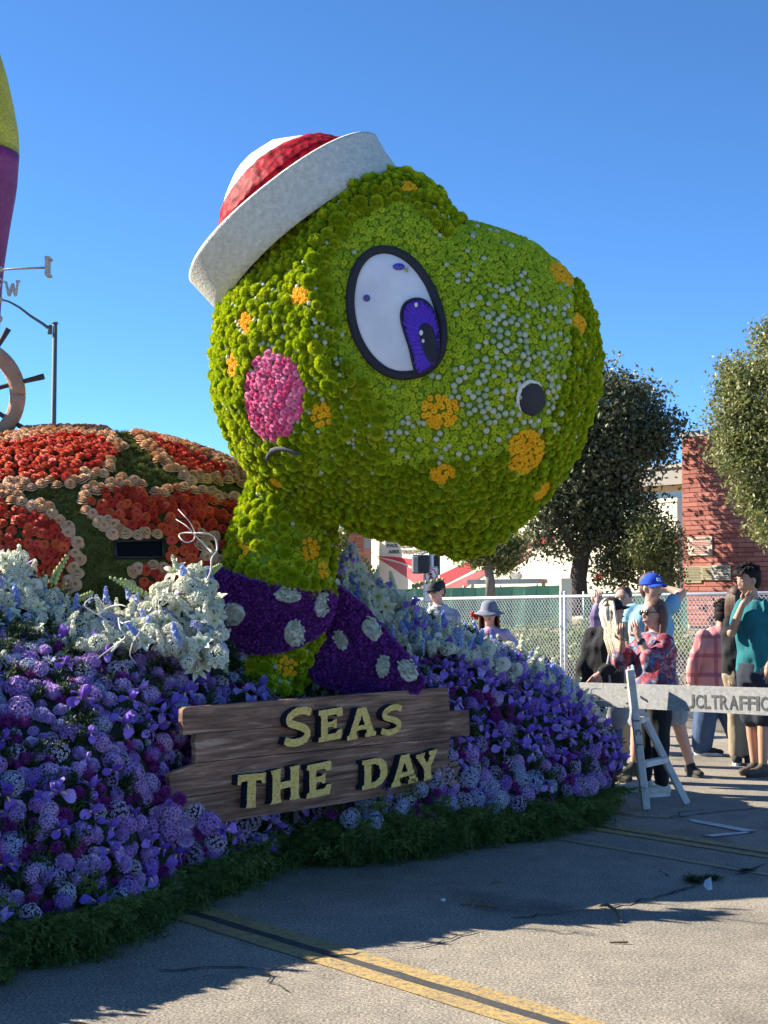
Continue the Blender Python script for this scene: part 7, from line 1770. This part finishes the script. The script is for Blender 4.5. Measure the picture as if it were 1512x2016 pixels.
# brown haired woman behind them
r_, hp, hr, W = person('brown haired woman in khaki trousers mostly hidden behind the teal tee youth', 13.1,
    dict(head=(1450, 1178, 0), neck=(1454, 1208, 0), chest=(1456, 1245, 0), pelvis=(1456, 1325, 0), shL=(1478, 1226, 0), elL=(1484, 1280, 0), wrL=(1480, 1325, 0), shR=(1436, 1226, 0), elR=(1432, 1280, 0), wrR=(1436, 1325, 0), hipL=(1466, 1335, 0), knL=(1470, 1405, 0), anL=(1474, 1475, 0), hipR=(1446, 1335, 0), knR=(1448, 1405, 0), anR=(1450, 1475, 0)),
    (.3, .9, 0), M_SKIN, M_BLKC, ('trousers', M_KHAKI, .01), (M_DSH, M_WSOLE), ('bob', M_HBRN), .96, 0, 'long', .92)
# capped man behind the white flowers
r_, hp, hr, W = person('man in dark cap and grey plaid shirt standing behind the white flowers', 15.6,
    dict(head=(859, 1163, 0), neck=(863, 1189, 0), chest=(866, 1230, 0), pelvis=(868, 1300, 0), shL=(892, 1212, 0), elL=(902, 1260, 0), wrL=(890, 1290, -.1), shR=(838, 1213, 0), elR=(832, 1260, 0), wrR=(845, 1290, -.1), hipL=(876, 1310, 0), knL=(878, 1370, 0), anL=(878, 1435, 0), hipR=(860, 1310, 0), knR=(858, 1370, 0), anR=(858, 1435, 0)),
    (-.6, -.8, 0), M_SKIN, M_GRP, ('trousers', M_NAVYC, .0), (M_DSH, M_BSOLE), ('short', M_HBRN), 1.05, -.15, 'short', 1.1, None, ((0, -1, -.3), (0, -1, -.3)), True)
ball_cap(r_, hp, hr, plain('dark_cap', (.02, .022, .03), None, 20, .8))
# woman in bucket hat
r_, hp, hr, W = person('woman in grey brimmed sun hat and sunglasses with a lavender jacket', 14.6,
    dict(head=(963, 1207, 0), neck=(963, 1232, .03), chest=(966, 1262, .03), pelvis=(968, 1330, .03), shL=(996, 1250, 0), elL=(1018, 1285, -.05), wrL=(994, 1272, -.22), shR=(936, 1250, 0), elR=(926, 1288, -.05), wrR=(952, 1282, -.2), hipL=(978, 1340, 0), knL=(980, 1400, 0), anL=(980, 1455, 0), hipR=(958, 1340, 0), knR=(956, 1400, 0), anR=(956, 1455, 0)),
    (-.05, -1, 0), M_SKIN, M_LAV, ('trousers', M_NAVYC, 0), (M_DSH, M_BSOLE), ('bob', M_HDRK), .98, -.1, 'long', 1.0, None, ((-.8, -.3, 0), (.8, -.3, 0)), True)
M_BKT = cloth('grey_sun_hat', (.20, .21, .26), (.15, .16, .20)); V = []; n = 28; prof_h = [(0, .135), (.05, .128), (.078, .105), (.09, .045), (.094, .030), (.13, .012), (.165, -.006), (.163, -.010), (.09, .020)]
for r, z in prof_h:
    for k in range(n): a = 2 * math.pi * k / n; V.append(hp(r * math.cos(a), r * 1.08 * math.sin(a) - .005, z + (.008 * math.sin(3 * a) if r > .12 else 0)))
mkobj('sun_hat', mkmesh('sun_hat', V, [(i * n + k, i * n + (k + 1) % n, (i + 1) * n + (k + 1) % n, (i + 1) * n + k) for i in range(len(prof_h) - 1) for k in range(n)], M_BKT, True), r_)
mb = MB(); mb.ellipsoid(P(965, 1262, 14.46), (.065, .03, .13), 10, 8); mb.build('top', M_MAG, r_, True)
mb = MB(); 
for i in range(7): mb.ellipsoid(P(938 + rnd.uniform(-8, 8), 1212 + rnd.uniform(-5, 5), 14.7), (.03, .02, .022), 7, 5)
mb.build('red_scarf', plain('red_scarf_cloth', (.6, .05, .04), None, 20, .8), r_, True)

# ================================================================ BARRICADE
M_BRD = plain('worn_white_board', (.44, .44, .43), (.27, .27, .26), 6, .8, .5, 40, vec_scale=(.5, 8, 8), detail=9); M_PLS = plain('white_plastic', (.64, .62, .59), (.40, .36, .31), 7, .5, .2, 60, detail=8)
bar = empty('traffic_barricade', (P(1272, 1590, 10.35).x, 10.4, 0)); tag(bar, 'white A-frame traffic barricade with a long stencilled board', 'barricade')
TL, BL_ = P(1128, 1343, 10.9), P(1128, 1388, 10.9); TR, BR_ = P(1600, 1357, 9.55), P(1600, 1413, 9.55)
bx_ = (TR - TL).normalized(); BMX = frame(BL_, (BR_ - BL_)); nb_ = BMX.to_3x3() @ Vector((0, 0, 1))
L = (BR_ - BL_).length; hL = (TL - BL_).length; hR = (TR - BR_).length; BMI = BMX.inverted(); tl = BMI @ TL; tr_ = BMI @ TR
me = curve_mesh([rough_poly([(0, 0), (L, 0), (tr_.x, tr_.y), (tl.x, tl.y)], .15, .0015, .003)], .012); setmat(me, M_BRD); me.transform(BMX); bo = mkobj('board', me, bar); bevel(bo, .003)
sa = on_plane(1359, 1395, BMX); sb = on_plane(1518, 1401, BMX); M_STN = plain('black_stencil', (.035, .035, .037), (.14, .14, .14), 26, .8, detail=8)
tgt = .098; x = sa[0]; tot = sb[0] - sa[0]; wd = {'J': .7, 'C': 1.0, 'L': .8, 'T': .95, 'R': 1.05, 'A': 1.15, 'F': .9, 'I': .42}; sw_ = sum(wd[c] + .14 for c in 'JCLTRAFFIC')
for ch in 'JCLTRAFFIC':
    w_ = wd[ch] / sw_ * tot; th = text_mesh(ch, .2, .0008, .0045); xs_ = [v.co.x for v in th.vertices]; ys_ = [v.co.y for v in th.vertices]; x_0, y_0 = min(xs_), min(ys_); kx = w_ / (max(xs_) - x_0); ky = tgt / (max(ys_) - y_0)
    for v in th.vertices: v.co.x = (v.co.x - x_0) * kx; v.co.y = (v.co.y - y_0) * ky
    yb = sa[1] + (sb[1] - sa[1]) * (x - sa[0]) / tot + .004; th.transform(Matrix.Translation((x, yb, .0135))); setmat(th, M_STN); th.transform(BMX); lo_ = mkobj('stencil_letter', th, bar)
    x += w_ + .14 / sw_ * tot
def leg_(pts, w, d, name='leg'):
    mb = MB(); mb.bar(pts[0], pts[1], w, d, up=(1, 0, 0)); return bevel(mb.build(name, M_PLS, bar), .008, 2)
f0 = P(1272, 1589, 10.36); f0.z = .01; t0 = P(1240, 1318, 10.35); f1 = P(1352, 1571, 10.62); f1.z = .01; t1 = P(1252, 1380, 10.72)
lg = leg_((f0, t0), .068, .055); leg_((f1, t1), .068, .05)
for (a, b_) in (((1264, 1505), (1308, 1496)), ((1254, 1418), (1270, 1414))):
    A_ = P(a[0], a[1], 10.40); B_ = P(b_[0], b_[1], 10.62); mb = MB(); mb.bar(A_, B_, .045, .075, up=(0, 1, 0)); bevel(mb.build('rung', M_PLS, bar), .006)
for dx in (1.9,):
    a = Vector((f0.x + dx, f0.y - 1.0, .01)); leg_((a, Vector((a.x - .1, a.y, t0.z))), .10, .055); leg_((a + Vector((.35, .3, 0)), Vector((a.x, a.y + .3, t0.z))), .10, .05)
M_BOLT = plain('dull_bolt', (.18, .16, .15), None, 10, .5, metal=.6)
for px_, py_ in ((1243, 1353), (1246, 1384)):
    q = on_plane(px_, py_, BMX); mb = MB(); c_ = BMX @ Vector((q[0], q[1], .075)); mb.tube([c_ + Vector((0, .02, 0)), c_ - Vector((0, .008, 0))], .009, 8); mb.build('bolt', M_BOLT, bar)
# JCL stencilled down the leg
ld = (t0 - f0).normalized()
for i, ch in enumerate('JCL'):
    c = t0.lerp(f0, .36 + .075 * i * 1.2); m3 = Matrix((Vector((0, 0, -1)) * 0 + Vector((ld.x, 0, ld.z)) * -1, Vector((1, 0, 0)), Vector((0, -1, 0)))).transposed().to_4x4()
    me = text_mesh(ch, .062, .0008, .001); xc = sum(v.co.x for v in me.vertices) / len(me.vertices); yc = max(v.co.y for v in me.vertices) / 2
    me.transform(Matrix.Translation((-xc, -yc, 0))); setmat(me, M_STN); m3.translation = c + Vector((0, -.0525, 0)); me.transform(m3); mkobj('leg_letter', me, lg)

bpy.data.scenes.remove(_shop)
